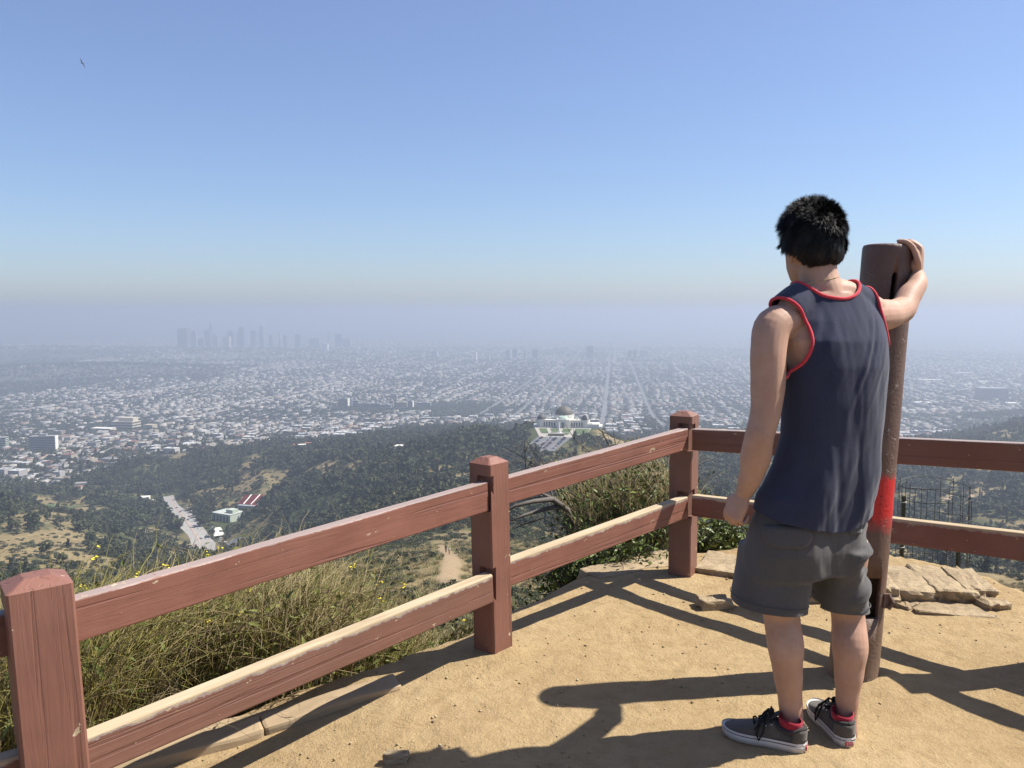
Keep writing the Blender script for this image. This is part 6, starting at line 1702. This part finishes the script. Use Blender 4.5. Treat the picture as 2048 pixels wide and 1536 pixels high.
# ---- hands
def hand(w, d, back, thumb, curls, thumb_pts=None, sc=1.0, spread=.04, pl=.092):
    """w wrist, d wrist->knuckles, back = back-of-hand normal, thumb = thumb side"""
    d = Vector(d).normalized(); back = Vector(back); back = (back - d * back.dot(d)).normalized(); th = Vector(thumb); th = (th - d * th.dot(d) - back * th.dot(back)).normalized()
    w = Vector(w); parts = []
    L_ = pl * sc
    parts.append(loft([(w - d * .02 * sc, th * .026 * sc, back * .019 * sc), (w + d * .012 * sc, th * .028 * sc, back * .018 * sc), (w + d * L_ * .45, th * .038 * sc, back * .0165 * sc, 2.6), (w + d * L_ * .85, th * .040 * sc, back * .0140 * sc, 2.8), (w + d * L_ * 1.02, th * .037 * sc, back * .0105 * sc, 2.6)], 18))
    parts.append(ball(w + d * L_ * .35 + th * .022 * sc - back * .010 * sc, (.017 * sc, .017 * sc, .026 * sc), Vector((0, 0, 1)).rotation_difference(d).to_matrix()))
    fl = (.070, .079, .073, .057); fr = (.0088, .0090, .0085, .0074)
    for k in range(4):
        off = (.029 - .0195 * k) * sc
        base = w + d * (L_ * (.96, 1.0, .97, .90)[k]) + th * off
        dirn = (d + th * spread * (1.5 - k)).normalized(); pts = [base - d * .018 * sc]; pts.append(base)
        seg = (.45, .30, .25); p = base.copy(); ang = 0
        for s in range(3):
            ang += curls[k][s]
            q = dirn * math.cos(ang) - back * math.sin(ang)
            p = p + q * fl[k] * seg[s] * sc; pts.append(p.copy())
        r = fr[k] * sc
        parts.append(limb(pts, [r * 1.05, r * 1.12, r * 1.0, r * .95, r * .80], 10, 3))
    if thumb_pts is None:
        b0 = w + d * L_ * .22 + th * .026 * sc - back * .006 * sc
        thumb_pts = [b0 - th * .01, b0 + (th * .55 + d * .7 - back * .25).normalized() * .036 * sc, b0 + (th * .55 + d * .7 - back * .25).normalized() * .036 * sc + (d * .85 + th * .15 - back * .45).normalized() * .030 * sc]
        e_ = thumb_pts[-1]; thumb_pts.append(e_ + (d * .8 - th * .1 - back * .6).normalized() * .025 * sc)
    parts.append(limb(thumb_pts, [.0130 * sc, .0122 * sc, .0108 * sc, .0096 * sc, .0080 * sc][:len(thumb_pts)], 10, 3))
    return parts

# ---- body
YT = 2.58
torso = [ringpx(1100, 1485, 1735, .105, 2.59, inset=.02), ringpx(1040, 1500, 1742, .11, 2.59, inset=.02), ringpx(960, 1530, 1752, .10, 2.58, inset=.024), ringpx(880, 1565, 1762, .097, 2.58, inset=.02), ringpx(800, 1566, 1766, .105, 2.58, inset=.014),
         ringpx(730, 1562, 1772, .112, 2.585, inset=.012), ringpx(680, 1552, 1772, .108, 2.59, inset=.010), ringpx(640, 1562, 1764, .088, 2.60, inset=.008), ringpx(610, 1588, 1742, .066, 2.605), ringpx(585, 1606, 1712, .056, 2.61)]
body = [loft(torso, 32)]
neck = [P(1662, 640, 2.60), P(1648, 590, 2.61), P(1637, 552, 2.625), P(1630, 505, 2.64)]
body.append(limb(neck, [.076, .062, .059, .060], 20, 4))
body.append(limb([P(1585, 618, 2.555), P(1625, 592, 2.60), P(1650, 588, 2.605), P(1690, 592, 2.63), P(1745, 622, 2.665)], [.050, .047, .051, .049, .049], 16, 4))   # trapezius
HY = math.radians(17)
RH = M3(HY, math.radians(-6)); HC = P(1625, 487, 2.645)
hf = RH @ Vector((0, 1, 0)); hr = RH @ Vector((1, 0, 0)); hu = RH @ Vector((0, 0, 1))
body.append(ball(HC, (.077, .093, .098), RH))
body.append(ball(HC + hf * .030 - hu * .060, (.060, .066, .062), RH))
body.append(loft([(HC + hf * .040 - hu * .020, hr * .062, hf * .058), (HC + hf * .046 - hu * .070, hr * .055, hf * .054), (HC + hf * .056 - hu * .105, hr * .038, hf * .040), (HC + hf * .064 - hu * .122, hr * .020, hf * .020)], 20))   # face and jaw
body.append(limb([HC + hf * .090 - hu * .005, HC + hf * .106 - hu * .034, HC + hf * .112 - hu * .048], [.009, .011, .012], 10, 3))            # nose
body.append(ball(HC + hf * .092 - hu * .078, (.020, .010, .008), RH)); body.append(ball(HC + hf * .100 - hu * .116, (.016, .012, .012), RH))  # lips, chin
for s in (-1, 1):
    ec = HC + hr * s * .079 - hu * .035 + hf * .004
    body.append(limb([ec + hu * .026 - hf * .010 + hr * s * .006, ec + hu * .018 - hf * .018 + hr * s * .010, ec - hu * .006 - hf * .014 + hr * s * .008, ec - hu * .026 + hf * .002], [.006, .0065, .006, .0065], 8, 3))
    body.append(ball(ec + hr * s * .002, (.006, .014, .024), RH))
# left arm, hanging
LS, LE, LWr = P(1543, 655, 2.515), P(1519, 872, 2.475), P(1489, 984, 2.535)
body.append(limb([P(1590, 640, 2.56), P(1548, 652, 2.525), P(1537, 700, 2.50), P(1536, 765, 2.49), P(1531, 825, 2.48), LE], [.052, .058, .0535, .052, .0455, .0425], 20, 5))
body.append(limb([P(1529, 835, 2.48), LE, P(1511, 915, 2.495), P(1503, 948, 2.51), LWr], [.043, .0435, .0465, .038, .027], 20, 5))
hb_l = hand(LWr, P(1466, 1030, 2.545) - P(1489, 984, 2.535), (-.86, -.42, -.25), (.15, .9, .1), [(.75, 1.15, .6), (.85, 1.2, .6), (.95, 1.25, .6), (1.05, 1.3, .6)], sc=.98, spread=.07)
# right arm, reaching to the post
top_c = PB0 + axp * HP
gd_ = Vector((.86, -.50, 0))                                   # where the palm meets the post, seen from its axis
RS, RE = P(1748, 638, 2.675), P(1803, 618, 2.90)
RW = top_c + gd_ * (RP + .022) + Vector((-.012, 0, -.112))
body.append(limb([P(1700, 640, 2.62), P(1742, 632, 2.665), P(1768, 630, 2.74), P(1786, 627, 2.82), RE], [.052, .056, .052, .047, .043], 20, 5))
body.append(limb([P(1792, 624, 2.855), RE + Vector((.004, 0, -.004)), P(1817, 594, 2.95), P(1834, 570, 2.99), RW], [.042, .043, .0415, .034, .0265], 20, 5))
kd = (top_c + gd_ * (RP + .017) + Vector((0, 0, -.012)) - RW)
tv = Vector((-.50, -.86, 0))
thp = [RW + kd.normalized() * .018 + tv * .016, RW + kd.normalized() * .046 + tv * .040, top_c + Vector((.052, -.086, -.018)), top_c + Vector((.030, -.080, .006)), top_c + Vector((.006, -.066, .011))]
hb_r = hand(RW, kd, gd_, tv, [(.95, .70, .10), (.95, .70, .10), (.95, .72, .12), (1.0, .72, .15)], thumb_pts=thp, sc=1.0, spread=.05, pl=.100)
# legs
body.append(limb([P(1560, 1090, 2.57), P(1556, 1170, 2.585), P(1563, 1232, 2.60), P(1571, 1290, 2.575), P(1575, 1340, 2.575), P(1580, 1395, 2.585), P(1584, 1448, 2.595), P(1586, 1478, 2.60)], [.088, .074, .057, .0575, .0475, .0385, .0365, .038], 22, 5))
body.append(limb([P(1688, 1090, 2.62), P(1690, 1170, 2.65), P(1696, 1232, 2.665), P(1700, 1290, 2.635), P(1698, 1340, 2.63), P(1695, 1390, 2.63), P(1693, 1430, 2.635), P(1694, 1462, 2.64)], [.078, .062, .0535, .0575, .0475, .0375, .0345, .036], 22, 5))
for (h, k_, rx) in (((1586, 1480, 2.60), (1500, 1468, 2.68), .03), ((1694, 1462, 2.64), (1655, 1430, 2.76), .03)):
    body.append(limb([P(*h) + Vector((0, 0, -.012)), (P(*h) + P(*k_)) / 2 + Vector((0, 0, -.012)), P(*k_) + Vector((0, 0, -.006))], [.034, .032, .024], 14, 3))
me_body = fuse(body + hb_l + hb_r, .0036, 4, .45)
ob_body = man_obj('body', me_body, m_skin)
bvh_body = BVHTree.FromObject(ob_body, bpy.context.evaluated_depsgraph_get()) if False else None

# ---- tank top
sh = [ringpx(1085, 1490, 1752, .118, 2.585), ringpx(1035, 1494, 1751, .122, 2.585), ringpx(985, 1508, 1757, .120, 2.58), ringpx(930, 1540, 1762, .114, 2.58), ringpx(870, 1560, 1767, .110, 2.58), ringpx(800, 1563, 1772, .116, 2.58),
      ringpx(730, 1562, 1778, .121, 2.585), ringpx(680, 1552, 1777, .117, 2.59), ringpx(640, 1560, 1770, .098, 2.60), ringpx(610, 1584, 1750, .078, 2.605), ringpx(580, 1600, 1722, .066, 2.61)]
shirt_parts = [loft(sh, 36), limb([P(1575, 625, 2.55), P(1600, 606, 2.58), P(1625, 592, 2.60), P(1650, 588, 2.605), P(1690, 592, 2.63), P(1745, 622, 2.665)], [.064, .066, .063, .064, .057, .058], 20, 4),
               limb([P(1590, 650, 2.56), P(1552, 660, 2.525), P(1545, 730, 2.51)], [.06, .066, .060], 18, 4), limb([P(1700, 645, 2.62), P(1745, 636, 2.67), P(1775, 632, 2.75)], [.06, .064, .060], 18, 4)]
me_sh = fuse(shirt_parts, .0062, 5, .5)
def wr_shirt(co, no):
    x, y, z = co[:, 0], co[:, 1], co[:, 2]
    u = x * RV.x + y * RV.y
    w = fbm(u * 13 + .6 * z, z * 1.6 + y, 201, 3) * .0055 + fbm(u * 30 + z * 3.0, z * 3.2, 205, 2) * .0030
    # gathers falling from the neck and pull folds towards the raised arm
    g = np.exp(-((z - 1.27) / .13) ** 2) * fbm((u - .42 * (z - 1.3)) * 34, z * 2.2, 207, 2) * .0060
    lo = sstep(1.15, .80, z) * fbm(u * 10 - z * 5, z * 3.5 + u * 2, 211, 3) * .012
    back = np.clip(-(no[:, 1]), 0, 1) * .7 + .3
    return (w + g) * back + lo
displace(me_sh, wr_shirt)
cL = P(1545, 668, 2.505); cR = P(1802, 643, 2.70); cN = P(1655, 545, 2.60)
def f_armL(p):
    d = p - cL; return (d.dot(RV) / .098) ** 2 + (d.dot(FV) / .17) ** 2 + ((d.z + .01) / .128) ** 2 - 1
aR1, aR2 = P(1748, 583, 2.62), P(1776, 662, 2.58)
nR = (aR2 - aR1).cross(Vector((-.22, .975, 0))).normalized()
if nR.x > 0: nR = -nR
def f_armR(p): return nR.dot(p - aR1) if p.z > aR2.z - .05 else max(nR.dot(p - aR1), .001 + (aR2.z - .05 - p.z))
def f_neck(p):
    d = p - cN; return (d.dot(RV) / .108) ** 2 + (d.dot(FV) / .135) ** 2 + (d.z / .098) ** 2 - 1
hemz = lambda p: P(1600, 1047, 2.58).z + .030 * ((p.x - 1.0) / .17) ** 2 * (1 if p.x > 1.0 else 1.0) + .006 * math.sin(p.x * 23)
level_cut(me_sh, f_neck); level_cut(me_sh, f_armL); level_cut(me_sh, f_armR)
level_cut(me_sh, lambda p: p.z - hemz(p))
loops = [smooth_loop(l) for l in boundary_loops(me_sh) if len(l) > 40]
shirt = man_obj('tank_top', me_sh, m_navy)
sol = shirt.modifiers.new('cloth', 'SOLIDIFY'); sol.thickness = .0022; sol.offset = -1
for lp in loops:
    zc = sum(p.z for p in lp) / len(lp)
    if zc < .95: continue
    V, F = tube_geo(lp[::2] + [lp[0]], .0054, 8, False)
    me = bpy.data.meshes.new('trim'); me.from_pydata([tuple(v) for v in V], [], F); man_obj('trim', me, m_trim, man)
print('shirt loops', [len(l) for l in loops])

# ---- shorts
pel = [ringpx(1140, 1474, 1736, .118, 2.60), ringpx(1090, 1480, 1738, .124, 2.595), ringpx(1040, 1496, 1738, .110, 2.59), ringpx(1000, 1512, 1732, .090, 2.59)]
def legring(py, xl, xr, b_, Y): 
    A, B = P(xl, py, Y), P(xr, py, Y); return ((A + B) / 2, Vector((1, 0, 0)) * (B - A).length / 2, Vector((0, 1, 0)) * b_, 2.3)
legL = [legring(1290, 1463, 1610, .118, 2.575), legring(1240, 1463, 1608, .116, 2.575), legring(1200, 1463, 1613, .113, 2.575), legring(1150, 1470, 1620, .112, 2.58), legring(1090, 1480, 1624, .108, 2.59)]
legR = [legring(1290, 1632, 1734, .100, 2.66), legring(1240, 1629, 1734, .100, 2.66), legring(1200, 1626, 1735, .103, 2.65), legring(1150, 1624, 1733, .106, 2.635), legring(1090, 1620, 1738, .108, 2.61)]
me_st = fuse([loft(pel, 36), loft(legL, 28), loft(legR, 28)], .0068, 5, .5)
def wr_short(co, no):
    x, y, z = co[:, 0], co[:, 1], co[:, 2]
    rt_ = sstep(1.02, 1.10, x)
    fold = (.5 - np.abs(fbm(x * 4 + z * 7, z * 12 - x * 8, 301, 2))) * .030 - .010
    seat = sstep(.60, .70, z)
    return fbm(x * 8 + y * 4, z * 7, 303, 3) * .007 + rt_ * fold * (1 - .5 * seat) + (1 - rt_) * fbm(x * 14, z * 4 + x * 5, 305, 3) * .007
displace(me_st, wr_short)
hemL = P(1540, 1238, 2.575 - .11).z; hemR = P(1690, 1228, 2.56).z
level_cut(me_st, lambda p: p.z - ((hemL + .10 * (1.0 - .075 - p.x) * .9 * (p.x < .93) + .0) if p.x < 1.0 else hemR - .05 * (p.x - 1.06)))
lp_s = [smooth_loop(l, 3) for l in boundary_loops(me_st) if len(l) > 40]
shorts = man_obj('shorts', me_st, m_short)
sol = shorts.modifiers.new('cloth', 'SOLIDIFY'); sol.thickness = .003; sol.offset = -1
for lp in lp_s:
    cen = sum(lp[:-1], Vector()) / (len(lp) - 1)
    V, F = tube_geo([p + Vector((0, 0, .022)) + (p - cen).normalized() * .0016 for p in lp[::2]] + [lp[0] + Vector((0, 0, .022)) + (lp[0] - cen).normalized() * .0016], .0013, 5, False)
    me = bpy.data.meshes.new('hem_stitch'); me.from_pydata([tuple(v) for v in V], [], F); man_obj('hem_stitch', me, m_short, man)
bm = bmesh.new(); bm.from_mesh(me_st); bvh_st = BVHTree.FromBMesh(bm); bm.free()
camv = Vector((0, 0, CAMZ))
def cast(bvh, px, py):
    d = (P(px, py, 2.0) - camv).normalized(); hit = bvh.ray_cast(camv - ML, d); return hit[0], hit[1]
def pocket(poly, off=.0028):
    """sewn-on patch following the cloth; poly: rows of (y, x left, x right)"""
    V = []; cols = 9
    for y_, xl, xr in poly:
        for k in range(cols):
            h, n = cast(bvh_st, xl + (xr - xl) * k / (cols - 1), y_)
            if h is None: return
            V.append(h + n * off)
    F = [(r * cols + k, r * cols + k + 1, (r + 1) * cols + k + 1, (r + 1) * cols + k) for r in range(len(poly) - 1) for k in range(cols - 1)]
    me = bpy.data.meshes.new('pocket'); me.from_pydata([tuple(v) for v in V], [], F); me.materials.append(m_short)
    o = link(bpy.data.objects.new('pocket', me), man); me.polygons.foreach_set('use_smooth', [True] * len(me.polygons))
    s = o.modifiers.new('cloth', 'SOLIDIFY'); s.thickness = .0035
    mb = MB(); k = cols; edge = [V[r * k] for r in range(len(poly))] + [V[(len(poly) - 1) * k + c] for c in range(1, k)] + [V[r * k + k - 1] for r in range(len(poly) - 2, -1, -1)]
    mb.tube([q + Vector((0, -.0012, 0)) for q in edge], .0013, 5); sm = mb.build('seam', m_short, o)
pocket([(1052, 1526, 1618), (1062, 1526, 1622), (1074, 1527, 1624), (1084, 1530, 1622), (1092, 1540, 1614), (1096, 1556, 1600)])
pocket([(1044, 1692, 1722), (1054, 1692, 1722), (1063, 1696, 1720), (1068, 1702, 1718)])

# ---- hair
rh = np.random.default_rng(77)
hairC = P(1624.5, 474, 2.640); RHm = np.array(RH)
ax_h = np.array([.104, .112, .119])
def hair_dir(n):
    d = rh.normal(0, 1, (n, 3)); return d / np.linalg.norm(d, axis=1)[:, None]
def hair_ok(d):
    """d in head space (x right, y forward, z up): scalp that carries hair"""
    lim = np.where(d[:, 1] > .25, .25 + .3 * (d[:, 1] - .25), np.where(d[:, 1] < -.3, -.90, -.36 - .5 * np.clip(-d[:, 1], 0, .3) * 1.8))
    return d[:, 2] > lim
V, F = ball((0, 0, 0), (1, 1, 1), None, 48)
bm = bmesh.new(); bvs = [bm.verts.new(v) for v in V]
for f in F: bm.faces.new([bvs[i] for i in f])
bmesh.ops.recalc_face_normals(bm, faces=bm.faces)
dead = [v for v in bm.verts if not hair_ok(np.array([v.co.normalized()]))[0]]
bmesh.ops.delete(bm, geom=dead, context='VERTS')
for v in bm.verts:
    d = np.array(v.co.normalized()); k = .945 + .03 * fbm(np.array([d[0] * 5 + d[2] * 2]), np.array([d[1] * 5 - d[2] * 3]), 81, 3)[0]
    fx_ = math.sqrt(max(1 - abs(d[2]) ** 4, .02) / max(1 - d[2] ** 2, .02)) if d[2] < 0 else 1.0
    v.co = hairC + Vector(RHm @ (d * ax_h * k * np.array([fx_, fx_ * (.93 if d[1] < 0 else 1), 1])))
me = bpy.data.meshes.new('hair'); bm.to_mesh(me); bm.free()
hair = man_obj('hair', me, m_hair); sol = hair.modifiers.new('thick', 'SOLIDIFY'); sol.thickness = .022; sol.offset = -1
d = hair_dir(34000); d = d[hair_ok(d)]; n = len(d)
k0 = .93 + .03 * fbm(d[:, 0] * 5 + d[:, 2] * 2, d[:, 1] * 5 - d[:, 2] * 3, 81, 3)
fx_ = np.where(d[:, 2] < 0, np.sqrt(np.maximum(1 - np.abs(d[:, 2]) ** 4, .02) / np.maximum(1 - d[:, 2] ** 2, .02)), 1.0)
root_ = d * ax_h * k0[:, None] * np.stack([fx_, fx_ * np.where((d[:, 1] < 0) & (d[:, 2] < 0), .93, 1), np.ones(n)], 1)
clump = np.stack([fbm(d[:, 0] * 9 + 3 * i, d[:, 1] * 9 + d[:, 2] * 7, 91 + i, 3) for i in range(3)], 1)
whorl = np.cross(d, np.array([.15, -.35, .92])[None]); whorl /= np.linalg.norm(whorl, axis=1)[:, None] + 1e-6
down = np.array([0, .10, -1.0])[None] - d * (d @ np.array([0, .10, -1.0]))[:, None]
up_ = np.clip(d[:, 2:], 0, 1)
flow = d * (.26 + .26 * up_) + down * (.85 - .5 * up_) + whorl * .40 + clump * .55 + rh.normal(0, .14, (n, 3))
flow /= np.linalg.norm(flow, axis=1)[:, None]
Lh = rh.uniform(.012, .024, n) * np.where(d[:, 2] < -.45, .55, 1) * (1 + .25 * up_[:, 0])
t_ = np.array([0, .45, 1.0]); bend = down * .25 + clump * .2
C = root_[:, None] + flow[:, None] * (Lh[:, None] * t_[None])[..., None] + bend[:, None] * (Lh[:, None] * (t_ ** 2)[None] * .45)[..., None]
sd_ = np.cross(flow, d); sd_ /= np.linalg.norm(sd_, axis=1)[:, None] + 1e-6
wd = np.array([.0010, .0009, .0001])
A = C + sd_[:, None] * wd[None, :, None]; B = C - sd_[:, None] * wd[None, :, None]
V = np.stack([A, B], 2).reshape(n, 6, 3) @ RHm.T + np.array(hairC - ML)
Fh = np.array([(0, 1, 3, 2), (2, 3, 5, 4)])
me = np_mesh('strands', V.reshape(-1, 3), ((np.arange(n) * 6)[:, None, None] + Fh[None]).reshape(-1, 4), m_hair, True)
o = link(bpy.data.objects.new('strands', me), hair); o['kind'] = 'stuff'
# forelock seen past the ear
mb = MB()
for k in range(14):
    a = P(1566 + rh.uniform(-3, 3), 486 + rh.uniform(-4, 4), 2.68); mb.tube([a - ML, a - ML + Vector((-.010, .0, -.012)), a - ML + Vector((-.020 + rh.uniform(-.004, .004), 0, -.020 + rh.uniform(-.004, .004)))], [.0014, .0012, .0003], 4)
mb.build('forelock', m_hair, hair)
for s in (-1, 1):
    V, F = ball(HC + hf * .083 + hr * s * .030 - hu * .012 - ML, (.0115, .0115, .0115), None, 12); mesh_obj('eye', V, F, m_rub, man, True)

# ---- necklace
bm = bmesh.new(); bm.from_mesh(me_body); bvh_b = BVHTree.FromBMesh(bm); bm.free()
pts = []
for px0, py0 in ((1606, 572), (1616, 568.5), (1630, 565), (1645, 562), (1658, 559), (1670, 556), (1678, 554), (1684, 552)):
    h, nn = cast(bvh_b, px0, py0)
    if h is not None: pts.append(h + nn * .0012)
if len(pts) > 3:
    mb = MB(); mb.tube(pts, .0011, 6); mb.build('necklace', m_gold, man)

# ---- shoes
def shoe(heel, toe, lab=None):
    heel, toe = Vector(heel), Vector(toe); heel.z = toe.z = max(gh(heel.x, heel.y), gh(toe.x, toe.y)) + .001
    ax = (toe - heel); LN = .285; ax.normalize(); az = math.atan2(ax.y, ax.x)
    root = bpy.data.objects.new('shoe', None); link(root, man); root.location = heel - ML; root.rotation_euler = (0, 0, az); root.empty_display_size = .05; root.scale = (.93, .97, .97)
    hwx = [0, .008, .03, .08, .13, .18, .22, .25, .27, .281, .285]; hwy = [.006, .022, .0345, .036, .0385, .0455, .0465, .040, .029, .014, .004]
    hw = lambda x, g=0: float(np.interp(x, hwx, hwy)) + g
    xs_ = np.concatenate([[0, .003, .008, .016], np.linspace(.03, .25, 14), [.262, .272, .279, .283, .285]])
    def outline(g, zt):
        out = [(x_, hw(x_, g) * (1 if x_ > 0 else 1), zt) for x_ in xs_] + [(x_, -hw(x_, g), zt) for x_ in xs_[::-1]]
        cx_ = .1425; return [(cx_ + (x_ - cx_) * (1 + g / .1425), y_, z_) for x_, y_, z_ in out]
    def band(name, g0, z0, g1, z1, mat, cap=False, toe_up=.006):
        lo, hi = outline(g0, z0), outline(g1, z1); n_ = len(lo)
        up_t = lambda p: (p[0], p[1], p[2] + toe_up * max(0, (p[0] - .2) / .085) ** 2)
        V = [up_t(p) for p in lo] + [up_t(p) for p in hi]; F = [(i, (i + 1) % n_, n_ + (i + 1) % n_, n_ + i) for i in range(n_)]
        if cap: F += [tuple(range(n_ - 1, -1, -1)), tuple(n_ + i for i in range(n_))]
        return mesh_obj(name, V, F, mat, root, False)
    so = band('sole', .0, 0, .0025, .029, m_rub, True)
    so.data.polygons.foreach_set('use_smooth', [len(p.vertices) == 4 for p in so.data.polygons])
    st = band('sole_stripe', .0032, .0235, .0032, .0258, m_blk); 
    rm = band('sole_rim', .0030, .0262, .0020, .0330, m_rub, False)
    # upper
    tx = [0, .02, .05, .075, .095, .11, .15, .19, .23, .26, .285]; tz = [.074, .070, .060, .062, .080, .090, .074, .060, .049, .042, .030]
    V, F = [], []; nu = 15; nx = 30
    for i in range(nx + 1):
        x_ = .003 + (.2815 - .003) * i / nx; w = hw(x_, -.0015); zt = float(np.interp(x_, tx, tz)); 
        for k in range(nu):
            a = math.pi * k / (nu - 1); ca, sa = math.cos(a), math.sin(a)
            yy = w * math.copysign(abs(ca) ** .62, ca); zz = .022 + (zt - .022) * sa ** .75
            V.append((x_ + (.004 if x_ < .02 else 0) * sa, yy * (1 - .16 * sa * (x_ < .10)), zz))
    for i in range(nx):
        for k in range(nu - 1): F.append((i * nu + k, i * nu + k + 1, (i + 1) * nu + k + 1, (i + 1) * nu + k))
    F.append(tuple(range(nu - 1, -1, -1))); F.append(tuple(nx * nu + k for k in range(nu)))
    up = mesh_obj('upper', V, F, m_canvas, root, True)
    bm = bmesh.new(); bm.from_mesh(up.data); bmesh.ops.recalc_face_normals(bm, faces=bm.faces); bm.to_mesh(up.data); bm.free()
    # padded collar, heel patch, tongue
    mb = MB(); col = []
    for k in range(25):
        a = 2 * math.pi * k / 24; x_ = .056 - .050 * math.cos(a); y_ = .034 * math.sin(a); z_ = float(np.interp(x_, [0, .02, .05, .08, .11], [.080, .076, .066, .070, .086])); col.append((x_, y_, z_))
    mb.tube(col, .0062, 8, False); mb.build('collar', m_canvas_d, root, True)
    V, F = [], []
    for i in range(5):
        for k in range(9):
            a = math.pi * (k / 8 - .5); zz = .034 + .040 * i / 4; V.append((.006 - .0055 * math.cos(a) + (1 - math.cos(a)) * .036 - .0006 * i, (.0345 - .001 * i) * math.sin(a) * 1.02, zz))
    for i in range(4):
        for k in range(8): F.append((i * 9 + k, i * 9 + k + 1, (i + 1) * 9 + k + 1, (i + 1) * 9 + k))
    hp_ = mesh_obj('heel_counter', V, F, m_canvas, root, True); s_ = hp_.modifiers.new('t', 'SOLIDIFY'); s_.thickness = .002
    tg = MB(); tg.add(*loft([((.172, 0, .066), Vector((0, .016, 0)), Vector((.003, 0, .004))), ((.13, 0, .084), Vector((0, .020, 0)), Vector((.003, 0, .004))), ((.100, 0, .104), Vector((0, .022, 0)), Vector((.003, 0, .004))), ((.092, 0, .110), Vector((0, .018, 0)), Vector((.002, 0, .003)))], 14))
    tg.build('tongue', m_canvas_d, root, True)
    # laces: rows and a floppy bow
    for k in range(4):
        x_ = .175 - .019 * k; z_ = float(np.interp(x_, tx, tz)) + .008
        mb = MB(); mb.tube([(x_ - .006, .026, z_ - .014), (x_, .014, z_), (x_ + .004, 0, z_ + .003), (x_, -.014, z_), (x_ - .006, -.026, z_ - .014)], [.0032] * 5, 6); mb.build('lace', m_lace, root, True)
        for s in (-1, 1):
            V, F = ball((x_ - .006, s * .0285, z_ - .0175), (.0028, .0028, .0028), None, 8); mesh_obj('eyelet', V, F, m_rub, root, True)
    z0 = .104
    for s in (1, -1):
        for lp in ([(.118, 0, z0), (.122, s * .018, z0 + .012), (.128, s * .036, z0 - .008), (.138, s * .047, z0 - .055), (.150, s * .051, z0 - .080), (.158, s * .050, z0 - .060), (.146, s * .042, z0 - .022), (.128, s * .014, z0)],
                   [(.118, 0, z0), (.130, s * .012, z0 + .006), (.148, s * .034, z0 - .020), (.165, s * .046, z0 - .05)]):
            mb = MB(); mb.tube(lp, .0034, 6); mb.build('bow', m_lace, root, True)
    V, F = ball((.118, 0, z0 + .006), (.010, .012, .012), None, 12); mesh_obj('knot', V, F, m_lace, root, True)
    # heel tag with its white marks
    tgm = MB(); tgm.box((-.0028, 0, .0135), (.003, .024, .013)); tg_ = tgm.build('heel_tag', m_tag, root)
    for yy in (-.0065, 0, .0065):
        mk = MB(); mk.box((-.0046, yy, .0150), (.001, .0042, .0022)); mk.box((-.0046, yy - .0016, .0128), (.001, .0012, .0050)); mk.box((-.0046, yy, .0105), (.001, .0042, .0014)); mk.build('tag_letter', m_rub, tg_)
    # sock
    V, F = [], []
    rg = [(.055, 0, .050, .030, .020), (.053, 0, .066, .038, .027), (.0535, 0, .078, .0405, .035), (.0540, 0, .093, .0405, .0368), (.0545, 0, .100, .0402, .0368), (.0545, 0, .101, .037, .033)]
    lo = loft([((a, b_, c), Vector((d_x, 0, .006)), Vector((0, d_y, 0))) for a, b_, c, d_x, d_y in rg], 24, False)
    so_ = mesh_obj('sock', lo[0], lo[1], m_sock, root, True)
    return root
hl, tl = G(1612, 1505), G(1462, 1470); hr_, tr_ = G(1697, 1496), G(1637, 1428)
shoe(hl + (hl - tl).normalized() * .0, tl)
shoe(hr_, tr_)
